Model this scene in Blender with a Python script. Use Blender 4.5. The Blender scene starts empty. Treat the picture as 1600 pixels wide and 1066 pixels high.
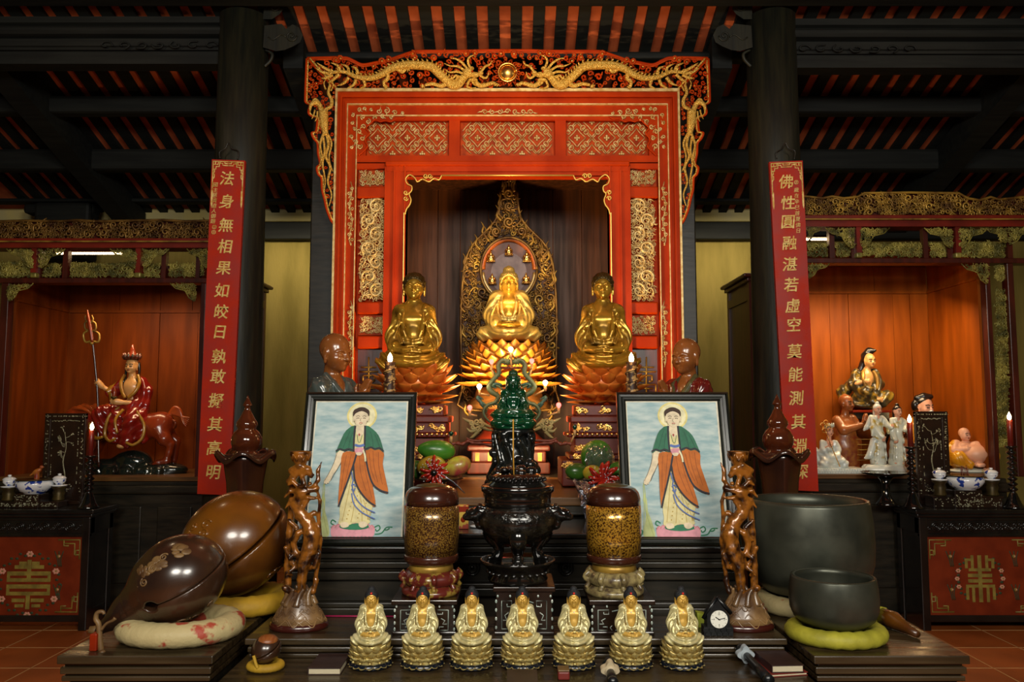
import bpy, bmesh, math, random
import numpy as np
from mathutils import Vector, Matrix, Euler
PI = math.pi
SC = bpy.context.scene
COL = SC.collection
sin, cos = math.sin, math.cos

# ------------------------------------------------------------------ camera, light, exposure
CAM_Z, F_PX = 1.5, 1250.0
TILT = math.atan2(107.0, F_PX)
cam_data = bpy.data.cameras.new('camera')
cam = bpy.data.objects.new('camera', cam_data)
COL.objects.link(cam)
cam.location = (0, 0, CAM_Z)
cam.rotation_euler = (PI / 2 + TILT, 0, 0)
cam_data.sensor_fit = 'HORIZONTAL'
cam_data.sensor_width = 36.0
cam_data.lens = 36.0 * F_PX / 1600.0
cam_data.clip_start, cam_data.clip_end = 0.05, 60
SC.camera = cam
SC.view_settings.view_transform = 'Standard'
SC.view_settings.look = 'None'
SC.view_settings.gamma = 1
SC.view_settings.use_curve_mapping = False
SC.view_settings.exposure = 0.0
world = bpy.data.worlds.new('world')
SC.world = world
world.use_nodes = True
world.node_tree.nodes['Background'].inputs[0].default_value = (0.35, 0.55, 0.6, 1)
world.node_tree.nodes['Background'].inputs[1].default_value = 0.02

def lamp(name, kind, loc, power, color, target=None, **kw):
    d = bpy.data.lights.new(name, kind)
    d.energy, d.color = power, color
    for k, v in kw.items():
        setattr(d, k, v)
    o = bpy.data.objects.new(name, d)
    COL.objects.link(o)
    o.location = loc
    if target is not None:
        o.rotation_euler = (Vector(target) - Vector(loc)).to_track_quat('-Z', 'Y').to_euler()
    return o
# soft area fill added behind the camera, high and wide
lamp('front_fill', 'AREA', (-.8, -1.2, 3.2), 135, (1.0, .95, .84), (0, 5, 1.3), shape='ELLIPSE', size=1.7, size_y=1.0)
lamp('front_fill', 'AREA', (1.5, -1.2, 3.2), 150, (1.0, .95, .84), (0, 5, 1.3), shape='ELLIPSE', size=1.7, size_y=1.0)
# unseen point lights added under the roof to brighten its tile strips
lamp('roof_fill', 'POINT', (0, 4.25, 3.95), 10, (1.0, .74, .45), shadow_soft_size=.1)
lamp('roof_fill', 'POINT', (-2.9, 4.3, 3.95), 8, (1.0, .74, .45), shadow_soft_size=.1)
lamp('roof_fill', 'POINT', (2.9, 4.3, 3.95), 8, (1.0, .74, .45), shadow_soft_size=.1)
# warm floods of the altar
lamp('altar_flood', 'AREA', (-.03, 5.14, 1.34), 58, (1.0, .66, .3), (-.03, 6.1, 2.05), shape='RECTANGLE', size=.35, size_y=.12)
lamp('canopy_spot', 'SPOT', (0, 3.1, 3.6), 85, (1.0, .74, .42), (0, 5.6, 3.3), spot_size=1.0, spot_blend=.8, shadow_soft_size=.1)
lamp('niche_tube_left', 'AREA', (-2.75, 6.35, 2.36), 12, (1.0, .64, .34), (-2.7, 6.75, 1.0), shape='RECTANGLE', size=1.3, size_y=.1)
lamp('niche_tube_right', 'AREA', (2.7, 6.25, 2.36), 20, (1.0, .7, .38), (2.7, 6.65, 1.0), shape='RECTANGLE', size=1.2, size_y=.1)
# fill lights added behind the columns to brighten the plaster wall
lamp('wall_fill_left', 'AREA', (-2.0, 7.2, 3.2), 13, (1.0, .86, .6), (-2.0, 7.8, 1.6), shape='RECTANGLE', size=1.0, size_y=.1)
lamp('wall_fill_right', 'AREA', (2.0, 7.2, 3.2), 13, (1.0, .86, .6), (2.0, 7.8, 1.6), shape='RECTANGLE', size=1.0, size_y=.1)


# ------------------------------------------------------------------ where a point of the place lies
def W(u, v, Y):
    up, rt = (533 - v) / F_PX, (u - 800) / F_PX
    yc = cos(TILT) - up * sin(TILT)
    return Vector((rt * Y / yc, Y, CAM_Z + (sin(TILT) + up * cos(TILT)) * Y / yc))
def WX(u, v, Y): return W(u, v, Y).x
def WZ(v, Y): return W(800, v, Y).z

# ------------------------------------------------------------------ things, parts, setting
def thing(name, label, cat, loc=(0, 0, 0), rotz=0, group=None):
    o = bpy.data.objects.new(name, None)
    o.empty_display_size = .05
    COL.objects.link(o)
    o.location = loc
    o.rotation_euler = (0, 0, rotz)
    return tag(o, label, cat, group)
def tag(o, label, cat, group=None):
    o['label'], o['category'] = label, cat
    if group: o['group'] = group
    return o
def struct(o):
    o['kind'] = 'structure'
    return o
def dup(root, loc, rotz=None, label=None, group=None, scale=None):
    r = root.copy(); COL.objects.link(r); r.location = loc
    if rotz is not None: r.rotation_euler = (0, 0, rotz)
    if label: r['label'] = label
    if group: r['group'] = group
    if scale: r.scale = scale if hasattr(scale, '__len__') else (scale,) * 3
    for ch in list(root.children):
        c = ch.copy(); COL.objects.link(c); c.parent = r
        for g in list(ch.children):
            d = g.copy(); COL.objects.link(d); d.parent = c
    return r
def wloc(o):
    v = Vector(o.location)
    while o.parent:
        o = o.parent; v = v + Vector(o.location)
    return v

class MB:
    """collects shapes, build() links them as one mesh object"""
    def __init__(s):
        s.v, s.f, s.m, s.s = [], [], [], []
    def add(s, vs, fs, m=0, smooth=False):
        b = len(s.v)
        s.v.extend([tuple(p) for p in vs])
        for f in fs:
            s.f.append(tuple(b + i for i in f)); s.m.append(m); s.s.append(smooth)
        return s
    def addnp(s, V, Fq, m=0, smooth=True):
        return s.add(V.tolist(), Fq.tolist(), m, smooth)
    def box(s, x0, x1, y0, y1, z0, z1, m=0, bev=0.0):
        if x1 < x0: x0, x1 = x1, x0
        if y1 < y0: y0, y1 = y1, y0
        if z1 < z0: z0, z1 = z1, z0
        if bev <= 0:
            vs = [(x, y, z) for x in (x0, x1) for y in (y0, y1) for z in (z0, z1)]
            return s.add(vs, [(0,1,3,2),(4,6,7,5),(0,4,5,1),(2,3,7,6),(0,2,6,4),(1,5,7,3)], m)
        b = min(bev, (x1-x0)*.45, (y1-y0)*.45, (z1-z0)*.45)
        bm = bmesh.new()
        bmesh.ops.create_cube(bm, size=1)
        for q in bm.verts:
            q.co = Vector(((x0+x1)/2+q.co.x*(x1-x0), (y0+y1)/2+q.co.y*(y1-y0), (z0+z1)/2+q.co.z*(z1-z0)))
        bmesh.ops.bevel(bm, geom=bm.edges[:], offset=b, segments=2, affect='EDGES', profile=.5)
        s.addbm(bm, m); bm.free()
        return s
    def addbm(s, bm, m=0, smooth=False):
        bm.verts.index_update()
        s.add([v.co[:] for v in bm.verts], [tuple(v.index for v in f.verts) for f in bm.faces], m, smooth)
        return s
    def tube(s, pts, r, seg=7, m=0, flat=None, closed=False, up=None):
        """swept tube; r a number or one radius per point; flat=(axis vector, factor) squashes it"""
        P = np.array([tuple(p) for p in pts], float)
        n = len(P)
        if n < 2: return s
        R = np.full(n, float(r)) if not hasattr(r, '__len__') else np.array(r, float)
        if closed: T = np.roll(P, -1, 0) - np.roll(P, 1, 0)
        else: T = np.gradient(P, axis=0)
        T /= np.maximum(np.linalg.norm(T, axis=1), 1e-9)[:, None]
        a = np.array(up if up is not None else ((0, 0, 1) if abs(T[0][2]) < .9 else (1, 0, 0)), float)
        ring = []
        N = a - T[0] * a.dot(T[0]); N /= max(np.linalg.norm(N), 1e-9)
        vs = []
        for i in range(n):
            N = N - T[i] * N.dot(T[i]); N /= max(np.linalg.norm(N), 1e-9)
            B = np.cross(T[i], N)
            for k in range(seg):
                t = 2 * PI * k / seg
                off = (N * cos(t) + B * sin(t)) * R[i]
                if flat is not None:
                    ax = np.array(flat[0], float)
                    off = off - ax * off.dot(ax) * (1 - flat[1])
                vs.append(tuple(P[i] + off))
        fs = []
        for i in range(n if closed else n - 1):
            j = (i + 1) % n
            for k in range(seg):
                l = (k + 1) % seg
                fs.append((i*seg+k, i*seg+l, j*seg+l, j*seg+k))
        if not closed:
            fs.append(tuple(range(seg))[::-1]); fs.append(tuple((n-1)*seg+k for k in range(seg)))
        return s.add(vs, fs, m, True)
    def lathe(s, prof, c=(0, 0, 0), seg=32, m=0, sx=1, sy=1, ripple=None, flatcaps=True):
        """prof: (radius, height) pairs from the bottom up"""
        n = len(prof); vs = []
        for (r, z) in prof:
            for k in range(seg):
                t = 2*PI*k/seg
                q = 1 if ripple is None else ripple(t, z)
                vs.append((c[0]+r*q*cos(t)*sx, c[1]+r*q*sin(t)*sy, c[2]+z))
        fs = []
        for i in range(n-1):
            for k in range(seg):
                l = (k+1) % seg
                fs.append((i*seg+k, i*seg+l, (i+1)*seg+l, (i+1)*seg+k))
        if flatcaps:
            fs.append(tuple(range(seg))[::-1]); fs.append(tuple((n-1)*seg+k for k in range(seg)))
        return s.add(vs, fs, m, True)
    def ell(s, c, r, seg=14, rings=9, m=0, mat=None):
        vs, fs = [], []
        for i in range(rings+1):
            a = -PI/2 + PI*i/rings
            for k in range(seg):
                t = 2*PI*k/seg
                p = Vector((r[0]*cos(a)*cos(t), r[1]*cos(a)*sin(t), r[2]*sin(a)))
                if mat is not None: p = mat @ p
                vs.append((c[0]+p.x, c[1]+p.y, c[2]+p.z))
        for i in range(rings):
            for k in range(seg):
                l = (k+1) % seg
                fs.append((i*seg+k, i*seg+l, (i+1)*seg+l, (i+1)*seg+k))
        return s.add(vs, fs, m, True)
    def prism(s, poly, f0, f1, m=0, smooth=False):
        """poly: 2D outline, f0/f1 map (a,b) to the near and far face"""
        n = len(poly)
        vs = [tuple(f0(a, b)) for a, b in poly] + [tuple(f1(a, b)) for a, b in poly]
        fs = [tuple(range(n)), tuple(range(2*n-1, n-1, -1))]
        for i in range(n):
            j = (i+1) % n
            fs.append((i, i+n, j+n, j))
        return s.add(vs, fs, m, smooth)
    def xz(s, poly, y0, y1, m=0):
        return s.prism(poly, lambda a, b: (a, y0, b), lambda a, b: (a, y1, b), m)
    def build(s, name, mats, parent=None, world=True, kind=None, fix=True):
        me = bpy.data.meshes.new(name)
        off = wloc(parent) if (parent is not None and world) else Vector()
        V = np.array(s.v, float).reshape(-1, 3) - np.array(off)
        loc = (0, 0, 0)
        if parent is None:
            lo, hi = V.min(0), V.max(0)
            loc = ((lo[0]+hi[0])/2, (lo[1]+hi[1])/2, lo[2])
            V = V - np.array(loc)
        me.from_pydata(V.tolist(), [], s.f)
        if not hasattr(mats, '__len__'): mats = [mats]
        for q in mats: me.materials.append(q)
        me.polygons.foreach_set('material_index', s.m)
        me.polygons.foreach_set('use_smooth', s.s)
        if fix:
            bm = bmesh.new(); bm.from_mesh(me)
            bmesh.ops.recalc_face_normals(bm, faces=bm.faces[:])
            bm.to_mesh(me); bm.free()
        me.update()
        o = bpy.data.objects.new(name, me)
        COL.objects.link(o)
        if parent is not None: o.parent = parent
        o.location = loc
        if kind: o['kind'] = kind
        return o

def smooth_path(pts, n=6, closed=False):
    """Catmull-Rom through the points"""
    P = [Vector(p) for p in pts]; out = []
    k = len(P)
    for i in range(k if closed else k-1):
        if closed: p0, p1, p2, p3 = P[i-1], P[i], P[(i+1) % k], P[(i+2) % k]
        else: p0, p1, p2, p3 = P[max(i-1, 0)], P[i], P[i+1], P[min(i+2, k-1)]
        for j in range(n):
            t = j/n
            out.append(.5*((2*p1)+(p2-p0)*t+(2*p0-5*p1+4*p2-p3)*t*t+(3*p1-p0-3*p2+p3)*t**3))
    if not closed: out.append(P[-1])
    return out
def lerp(a, b, t): return a + (b-a)*t
def taper(n, r0, r1, r2=None):
    if r2 is None: return [lerp(r0, r1, i/(n-1)) for i in range(n)]
    return [lerp(r0, r1, 2*i/(n-1)) if i < (n-1)/2 else lerp(r1, r2, 2*i/(n-1)-1) for i in range(n)]

# ------------------------------------------------------------------ sculpted bodies: blended fields meshed as one surface
class Sculpt:
    def __init__(s, lo, hi, h):
        s.lo, s.h = np.array(lo, np.float32), h
        n = [int(math.ceil((hi[i]-lo[i])/h))+1 for i in range(3)]
        s.ax = [s.lo[i]+h*np.arange(n[i], dtype=np.float32) for i in range(3)]
        s.d = np.full(n, 1.0, np.float32)
    def _win(s, lo, hi, pad):
        sl = []
        for i in range(3):
            a = int(np.clip(math.floor((lo[i]-pad-s.lo[i])/s.h), 0, s.d.shape[i]-1))
            b = int(np.clip(math.ceil((hi[i]+pad-s.lo[i])/s.h)+1, a+1, s.d.shape[i]))
            sl.append(slice(a, b))
        X = s.ax[0][sl[0]][:, None, None]; Y = s.ax[1][sl[1]][None, :, None]; Z = s.ax[2][sl[2]][None, None, :]
        return tuple(sl), X, Y, Z
    def _mix(s, sl, d, k, op):
        c = s.d[sl]
        if op == 'u':
            hh = np.maximum(k-np.abs(c-d), 0)/k
            s.d[sl] = np.minimum(c, d)-hh*hh*k*.25
        else:
            hh = np.maximum(k-np.abs(c+d), 0)/k
            s.d[sl] = np.maximum(c, -d)+hh*hh*k*.25
    def ell(s, c, r, k=.02, op='u', rot=None):
        m = max(r) if rot is not None else None
        rr = (m, m, m) if m else r
        sl, X, Y, Z = s._win([c[i]-rr[i] for i in range(3)], [c[i]+rr[i] for i in range(3)], k+2*s.h)
        x, y, z = X-c[0], Y-c[1], Z-c[2]
        if rot is not None:
            M = np.array(rot.inverted() if hasattr(rot, 'inverted') else Euler(rot).to_matrix().inverted())
            x, y, z = (M[i][0]*x+M[i][1]*y+M[i][2]*z for i in range(3))
        k0 = np.sqrt((x/r[0])**2+(y/r[1])**2+(z/r[2])**2)+1e-6
        k1 = np.sqrt((x/r[0]**2)**2+(y/r[1]**2)**2+(z/r[2]**2)**2)+1e-6
        s._mix(sl, (k0*(k0-1)/k1).astype(np.float32), max(k, 1e-4), op)
        return s
    def cap(s, a, b, ra, rb=None, k=.02, op='u'):
        rb = ra if rb is None else rb
        R = max(ra, rb)
        sl, X, Y, Z = s._win([min(a[i], b[i])-R for i in range(3)], [max(a[i], b[i])+R for i in range(3)], k+2*s.h)
        d = [b[i]-a[i] for i in range(3)]
        L = sum(q*q for q in d)+1e-9
        t = np.clip(((X-a[0])*d[0]+(Y-a[1])*d[1]+(Z-a[2])*d[2])/L, 0, 1)
        q = np.sqrt((X-a[0]-d[0]*t)**2+(Y-a[1]-d[1]*t)**2+(Z-a[2]-d[2]*t)**2)-(ra+(rb-ra)*t)
        s._mix(sl, q.astype(np.float32), max(k, 1e-4), op)
        return s
    def chain(s, pts, rad, k=.02, op='u'):
        n = len(pts)
        R = [rad]*n if not hasattr(rad, '__len__') else rad
        for i in range(n-1): s.cap(pts[i], pts[i+1], R[i], R[i+1], k, op)
        return s
    def box(s, c, hx, k=.02, op='u', rnd=.01):
        sl, X, Y, Z = s._win([c[i]-hx[i] for i in range(3)], [c[i]+hx[i] for i in range(3)], k+rnd+2*s.h)
        q = [np.abs(A-c[i])-hx[i]+rnd for i, A in enumerate((X, Y, Z))]
        d = np.sqrt(sum(np.maximum(a, 0)**2 for a in q))+np.minimum(np.maximum(q[0], np.maximum(q[1], q[2])), 0)-rnd
        s._mix(sl, d.astype(np.float32), max(k, 1e-4), op)
        return s
    def warp(s, fn):
        X, Y, Z = s.ax[0][:, None, None], s.ax[1][None, :, None], s.ax[2][None, None, :]
        s.d = (s.d+fn(X, Y, Z)).astype(np.float32)
        return s
    def mesh(s):
        d = s.d
        d[0], d[-1], d[:, 0], d[:, -1], d[:, :, 0], d[:, :, -1] = (1.0,)*6
        ng = d < 0
        N = d.shape
        acc = np.zeros((N[0]-1, N[1]-1, N[2]-1, 3), np.float32)
        cnt = np.zeros((N[0]-1, N[1]-1, N[2]-1), np.float32)
        for ax in range(3):
            o1, o2 = [i for i in range(3) if i != ax]
            for b1 in (0, 1):
                for b2 in (0, 1):
                    st = [0, 0, 0]; st[o1], st[o2] = b1, b2
                    A = tuple(slice(st[i], st[i]+N[i]-1) for i in range(3))
                    e = list(A); e[ax] = slice(1, N[ax]); e = tuple(e)
                    idx = np.nonzero(ng[A] != ng[e])
                    a, b = d[A][idx], d[e][idx]
                    t = a/(a-b)
                    for i in range(3): acc[idx+(np.full(len(t), i),)] += (t if i == ax else st[i])
                    cnt[idx] += 1
        cells = np.nonzero(cnt > 0)
        vid = np.full(cnt.shape, -1, np.int64); vid[cells] = np.arange(len(cells[0]))
        V = (np.stack(cells, 1)+acc[cells]/cnt[cells][:, None])*s.h+s.lo
        F = []
        for ax in range(3):
            o1, o2 = (ax+1) % 3, (ax+2) % 3
            A = [slice(None)]*3; B = [slice(None)]*3
            A[ax], B[ax] = slice(0, -1), slice(1, None)
            x = ng[tuple(A)] != ng[tuple(B)]
            idx = np.nonzero(x)
            P = np.stack(idx, 1)
            ok = (P[:, o1] > 0) & (P[:, o2] > 0) & (P[:, o1] < N[o1]-1) & (P[:, o2] < N[o2]-1)
            P = P[ok]
            flip = ng[tuple(A)][tuple(P.T)]
            q = []
            for (e1, e2) in ((1, 1), (0, 1), (0, 0), (1, 0)):
                Q = P.copy(); Q[:, o1] -= e1; Q[:, o2] -= e2
                q.append(vid[tuple(Q.T)])
            q = np.stack(q, 1)
            q[~flip] = q[~flip][:, ::-1]
            F.append(q)
        return V.astype(float), np.concatenate(F)
    def build(s, name, mat, parent, sc=1.0, rot=None, off=(0, 0, 0)):
        V, F = s.mesh()
        V = V*sc
        if rot is not None: V = V @ np.array(rot.to_matrix()).T
        V = V+np.array(off)
        me = bpy.data.meshes.new(name)
        me.vertices.add(len(V)); me.vertices.foreach_set('co', V.astype(np.float32).ravel())
        me.loops.add(F.size); me.loops.foreach_set('vertex_index', F.astype(np.int32).ravel())
        me.polygons.add(len(F)); me.polygons.foreach_set('loop_start', np.arange(0, F.size, 4, dtype=np.int32))
        me.polygons.foreach_set('use_smooth', np.ones(len(F), bool))
        me.update(calc_edges=True); me.validate()
        me.materials.append(mat)
        o = bpy.data.objects.new(name, me)
        COL.objects.link(o); o.parent = parent
        return o

# ------------------------------------------------------------------ materials
MATS = {}
def mat(name, col, rough=.5, metal=0.0, col2=None, scale=8.0, stretch=(1, 1, 1), detail=4.0, lo=.35, hi=.65, bump=0.0, bscale=None,
        coat=0.0, rvar=0.0, emit=None, estr=0.0, spec=.5, alpha=None, trans=0.0, kind='noise', sss=0.0):
    m = bpy.data.materials.new(name); m.use_nodes = True
    nt = m.node_tree; N, L = nt.nodes, nt.links
    p = N['Principled BSDF']
    p.inputs['Roughness'].default_value = rough
    p.inputs['Metallic'].default_value = metal
    p.inputs['Base Color'].default_value = (*col, 1)
    p.inputs['Coat Weight'].default_value = coat
    p.inputs['Coat Roughness'].default_value = .12
    p.inputs['Specular IOR Level'].default_value = spec
    if trans: p.inputs['Transmission Weight'].default_value = trans
    if sss:
        p.inputs['Subsurface Weight'].default_value = sss
        p.inputs['Subsurface Radius'].default_value = (.02, .012, .008)
    if emit:
        p.inputs['Emission Color'].default_value = (*emit, 1); p.inputs['Emission Strength'].default_value = estr
    if col2 or bump or rvar:
        tc = N.new('ShaderNodeTexCoord'); mp = N.new('ShaderNodeMapping')
        mp.inputs['Scale'].default_value = stretch
        L.new(tc.outputs['Object'], mp.inputs['Vector'])
        if kind == 'voronoi':
            tx = N.new('ShaderNodeTexVoronoi'); tx.inputs['Scale'].default_value = scale; out = tx.outputs['Distance']
        elif kind == 'wave':
            tx = N.new('ShaderNodeTexWave'); tx.inputs['Scale'].default_value = scale
            tx.inputs['Distortion'].default_value = 6; tx.inputs['Detail'].default_value = detail; out = tx.outputs['Fac']
        else:
            tx = N.new('ShaderNodeTexNoise'); tx.inputs['Scale'].default_value = scale
            tx.inputs['Detail'].default_value = detail; out = tx.outputs['Fac']
        L.new(mp.outputs[0], tx.inputs['Vector'])
        mr = N.new('ShaderNodeMapRange')
        mr.inputs['From Min'].default_value, mr.inputs['From Max'].default_value = lo, hi
        L.new(out, mr.inputs['Value'])
        if col2:
            mx = N.new('ShaderNodeMix'); mx.data_type = 'RGBA'
            mx.inputs[6].default_value = (*col, 1); mx.inputs[7].default_value = (*col2, 1)
            L.new(mr.outputs[0], mx.inputs[0]); L.new(mx.outputs[2], p.inputs['Base Color'])
        if rvar:
            r2 = N.new('ShaderNodeMapRange')
            r2.inputs['To Min'].default_value, r2.inputs['To Max'].default_value = rough-rvar, rough+rvar
            L.new(mr.outputs[0], r2.inputs['Value']); L.new(r2.outputs[0], p.inputs['Roughness'])
        if bump:
            b = N.new('ShaderNodeBump'); b.inputs['Strength'].default_value = bump; b.inputs['Distance'].default_value = .01
            if bscale:
                t2 = N.new('ShaderNodeTexNoise'); t2.inputs['Scale'].default_value = bscale; t2.inputs['Detail'].default_value = 3
                L.new(mp.outputs[0], t2.inputs['Vector']); L.new(t2.outputs['Fac'], b.inputs['Height'])
            else: L.new(out, b.inputs['Height'])
            L.new(b.outputs[0], p.inputs['Normal'])
    MATS[name] = m
    return m

def C(h):
    h = h.lstrip('#'); o = []
    for i in (0, 2, 4):
        c = int(h[i:i+2], 16)/255
        o.append(c/12.92 if c <= .04045 else ((c+.055)/1.055)**2.4)
    return tuple(o)
M = {}
def dm(k, *a, **kw): M[k] = mat(k, *a, **kw)
dm('black_wood', C('#17150f'), .38, col2=C('#2a241a'), scale=5, stretch=(1, 6, 6), bump=.12, spec=.4)
dm('black_lacquer', C('#0e0d0b'), .22, col2=C('#1a1713'), scale=9, bump=.05, coat=.3)
dm('column_wood', C('#131510'), .5, col2=C('#232216'), spec=.3, scale=6, stretch=(5, 5, .5), bump=.25)
dm('beam_wood', C('#0c0e0d'), .7, col2=C('#161816'), spec=.25, scale=5, stretch=(.5, 5, 5), bump=.2)
dm('table_wood', C('#2a2114'), .3, col2=C('#40321e'), scale=4, stretch=(.6, 8, 8), bump=.08, rvar=.1)
dm('altar_brown', C('#4a3015'), .4, col2=C('#6b471f'), scale=4, stretch=(.7, 8, 8), bump=.1)
dm('olive_plaster', C('#7a6c36'), .85, col2=C('#8e7d42'), spec=.1, scale=3, stretch=(2.5, 2.5, .5), bump=.25, bscale=30)
dm('pale_plaster', C('#b5a566'), .85, col2=C('#a79c70'), scale=4, bump=.1)
dm('roof_tile', C('#b8572a'), .8, col2=C('#964019'), scale=6, bump=.1)
dm('floor_tile', C('#a0511c'), .5, col2=C('#86400f'), scale=3, bump=.05)
dm('grout', C('#b48a58'), .8)
dm('red_lacquer', C('#b23604'), .45, col2=C('#9a2903'), scale=5, stretch=(1, 1, .6), bump=.06, rvar=.06, spec=.06)
dm('red_deep', C('#8c2606'), .42, col2=C('#701a04'), scale=6, bump=.06, spec=.2)
dm('red_carved', C('#b5420a'), .45, col2=C('#8a2a04'), scale=25, spec=.1)
dm('maroon_wood', C('#4e1a10'), .35, col2=C('#35110a'), scale=5, stretch=(4, 4, .7), bump=.1)
dm('gold', (1.0, .66, .2), .3, 1.0, col2=(.9, .5, .12), scale=14, bump=.12, rvar=.08)
dm('gold_leaf', C('#f0cf6e'), .36, .35, col2=C('#c28f30'), scale=140, bump=.6, kind='voronoi', lo=.1, hi=.7)
dm('gold_trim', C('#d8b45a'), .4, .6)
dm('gold_pale', C('#d9c389'), .42, .35, col2=C('#b8914f'), scale=30)
dm('gold_aged', C('#b8923c'), .42, .4, col2=C('#5a3c14'), scale=9, bump=.2, rvar=.1)
dm('gold_green', C('#a39848'), .45, .3, col2=C('#4c4a1e'), scale=12)
dm('gold_brown', C('#8d6a30'), .45, .5, col2=C('#4a3012'), scale=10)
dm('plank_dark', C('#4f2b12'), .5, col2=C('#301808'), scale=3.5, stretch=(7, 7, .4), bump=.15, rvar=.06, spec=.25)
dm('plank_orange', C('#94490a'), .5, col2=C('#783804'), spec=.15, scale=3, stretch=(4, 4, .5), bump=.1)
dm('plank_red', C('#733306'), .5, col2=C('#592402'), spec=.15, scale=3, stretch=(4, 4, .5), bump=.1)

# ------------------------------------------------------------------ the setting
def roof_z(y): return 3.51+.322*(7.7-y)
mb = MB(); mb.box(-5.6, 5.6, -1.5, 8.0, -.12, 0); fl = struct(mb.build('floor', M['floor_tile']))
mb = MB()
for i in range(-13, 14): mb.box(i*.4-.003, i*.4+.003, 1.5, 7.8, 0, .0015)
for j in range(4, 20): mb.box(-5.5, 5.5, j*.4-.003, j*.4+.003, 0, .0015)
mb.build('joint', M['grout'], fl)
mb = MB(); mb.box(-5.6, 5.6, 7.8, 8.0, 0, 3.7); struct(mb.build('wall_back', M['olive_plaster']))
for nm_, xw in (('wall_left', -5.7), ('wall_right', 5.6)):
    mb = MB(); mb.box(xw, xw+.1, 2.2, 8.0, 0, 3.9); struct(mb.build(nm_, M['olive_plaster']))
zb0, zb1 = WZ(346, 7.8), WZ(312, 7.8)
mb = MB(); mb.box(-5.6, 5.6, 7.785, 7.8, zb0, zb1+.2); struct(mb.build('trim_1', M['pale_plaster']))
mb = MB(); mb.box(-5.6, 5.6, 7.68, 7.78, WZ(374, 7.7), WZ(347, 7.7), bev=.01); struct(mb.build('beam_back', M['beam_wood']))
mb = MB()
V = [(-5.6, 2.2, roof_z(2.2)), (5.6, 2.2, roof_z(2.2)), (5.6, 8.0, roof_z(8)), (-5.6, 8.0, roof_z(8))]
mb.add(V+[(a, b, c+.05) for a, b, c in V], [(0, 1, 2, 3), (7, 6, 5, 4), (0, 4, 5, 1), (1, 5, 6, 2), (2, 6, 7, 3), (3, 7, 4, 0)])
struct(mb.build('ceiling', M['roof_tile']))
proto = None
for i in range(-30, 31):
    x = .03+i*.158
    if proto is None:
        mb = MB()
        y0, y1 = 4.5, 7.95
        vs = []
        for y in (y0, y1):
            for dx in (-.04, .04):
                for dz in (-.04, -.002): vs.append((x+dx, y, roof_z(y)+dz))
        mb.add(vs, [(0, 1, 3, 2), (4, 6, 7, 5), (0, 2, 6, 4), (1, 5, 7, 3), (0, 4, 5, 1), (2, 3, 7, 6)])
        proto = struct(mb.build('rafter', M['beam_wood'])); bx0 = x
    else:
        c = proto.copy(); COL.objects.link(c); c.location.x = proto.location.x+(x-bx0)
def purlin(y, v0, v1, name='purlin'):
    mb = MB(); z0, z1 = WZ(v1, y), min(WZ(v0, y), roof_z(y)-.066)
    if z0 > z1-.02: z0 = z1-.1
    mb.box(-5.5, 5.5, y-.07, y+.07, z0, z1, bev=.03); struct(mb.build(name, M['beam_wood']))
purlin(5.14, -30, 4); purlin(6.13, 148, 180); purlin(6.78, 222, 268); purlin(7.52, 297, 318)
CY = 5.35
CX = [WX(379, 150, CY), WX(1207, 150, CY)]
XL, XR = CX
mb = MB(); mb.box(XL+.1, XR-.1, 5.58, 5.7, WZ(93, 5.6), roof_z(5.7)-.07, bev=.02); struct(mb.build('beam_centre', M['beam_wood']))
for sgn, x0, x1, va, vb in ((-1, -5.5, XL-.08, 28, 80), (1, XR+.08, 5.5, 31, 86)):
    mb = MB(); y = 5.32
    zt, zb = WZ(va, y), WZ(vb, y); h = zt-zb
    # moulded profile, swept along the beam
    pr = [(0, 0), (0, .08), (.012, .1), (.012, .3), (-.02, .34), (-.02, .38), (.03, .42), (.045, .5), (.045, .58), (.03, .66), (-.01, .7), (-.01, .74), (.02, .78), (.02, .96), (0, 1), (-.14, 1), (-.14, 0)]
    P0 = [(x0, y-a-.02, zb+b*h) for a, b in pr]; P1 = [(x1, y-a-.02, zb+b*h) for a, b in pr]
    n = len(pr)
    mb.add(P0+P1, [tuple(range(n)), tuple(range(2*n-1, n-1, -1))]+[(i, n+i, n+(i+1) % n, (i+1) % n) for i in range(n)])
    mb.box(x0, x1, y+.0, y+.12, zb-.09, zb-.002)
    rnd = random.Random(3)
    for q in range(7):        # carved leaf scrolls on the lower fillet
        xa = (x1-.12-q*.12) if sgn < 0 else (x0+.12+q*.12)
        mb.tube(smooth_path([(xa+.05*cos(t*1.1+q)*(1-t/7), y-.045, zb+.1*h+.03*sin(t*1.1+q)*(1-t/7)) for t in range(6)], 4), .006, 5)
    struct(mb.build('beam_moulded', M['beam_wood']))
for i, (x, vtop) in enumerate(((XL, 0), (XR, 0))):
    mb = MB()
    ztop = roof_z(CY)-.06
    mb.lathe([(.178, .12), (.177, 1.0), (.174, 2.2), (.169, 3.1), (.165, ztop)], (x, CY, 0), 40)
    mb.lathe([(.2, .0), (.26, .02), (.27, .07), (.25, .11), (.2, .125)], (x, CY, 0), 32)
    c = struct(mb.build('column', M['column_wood']))
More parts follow.
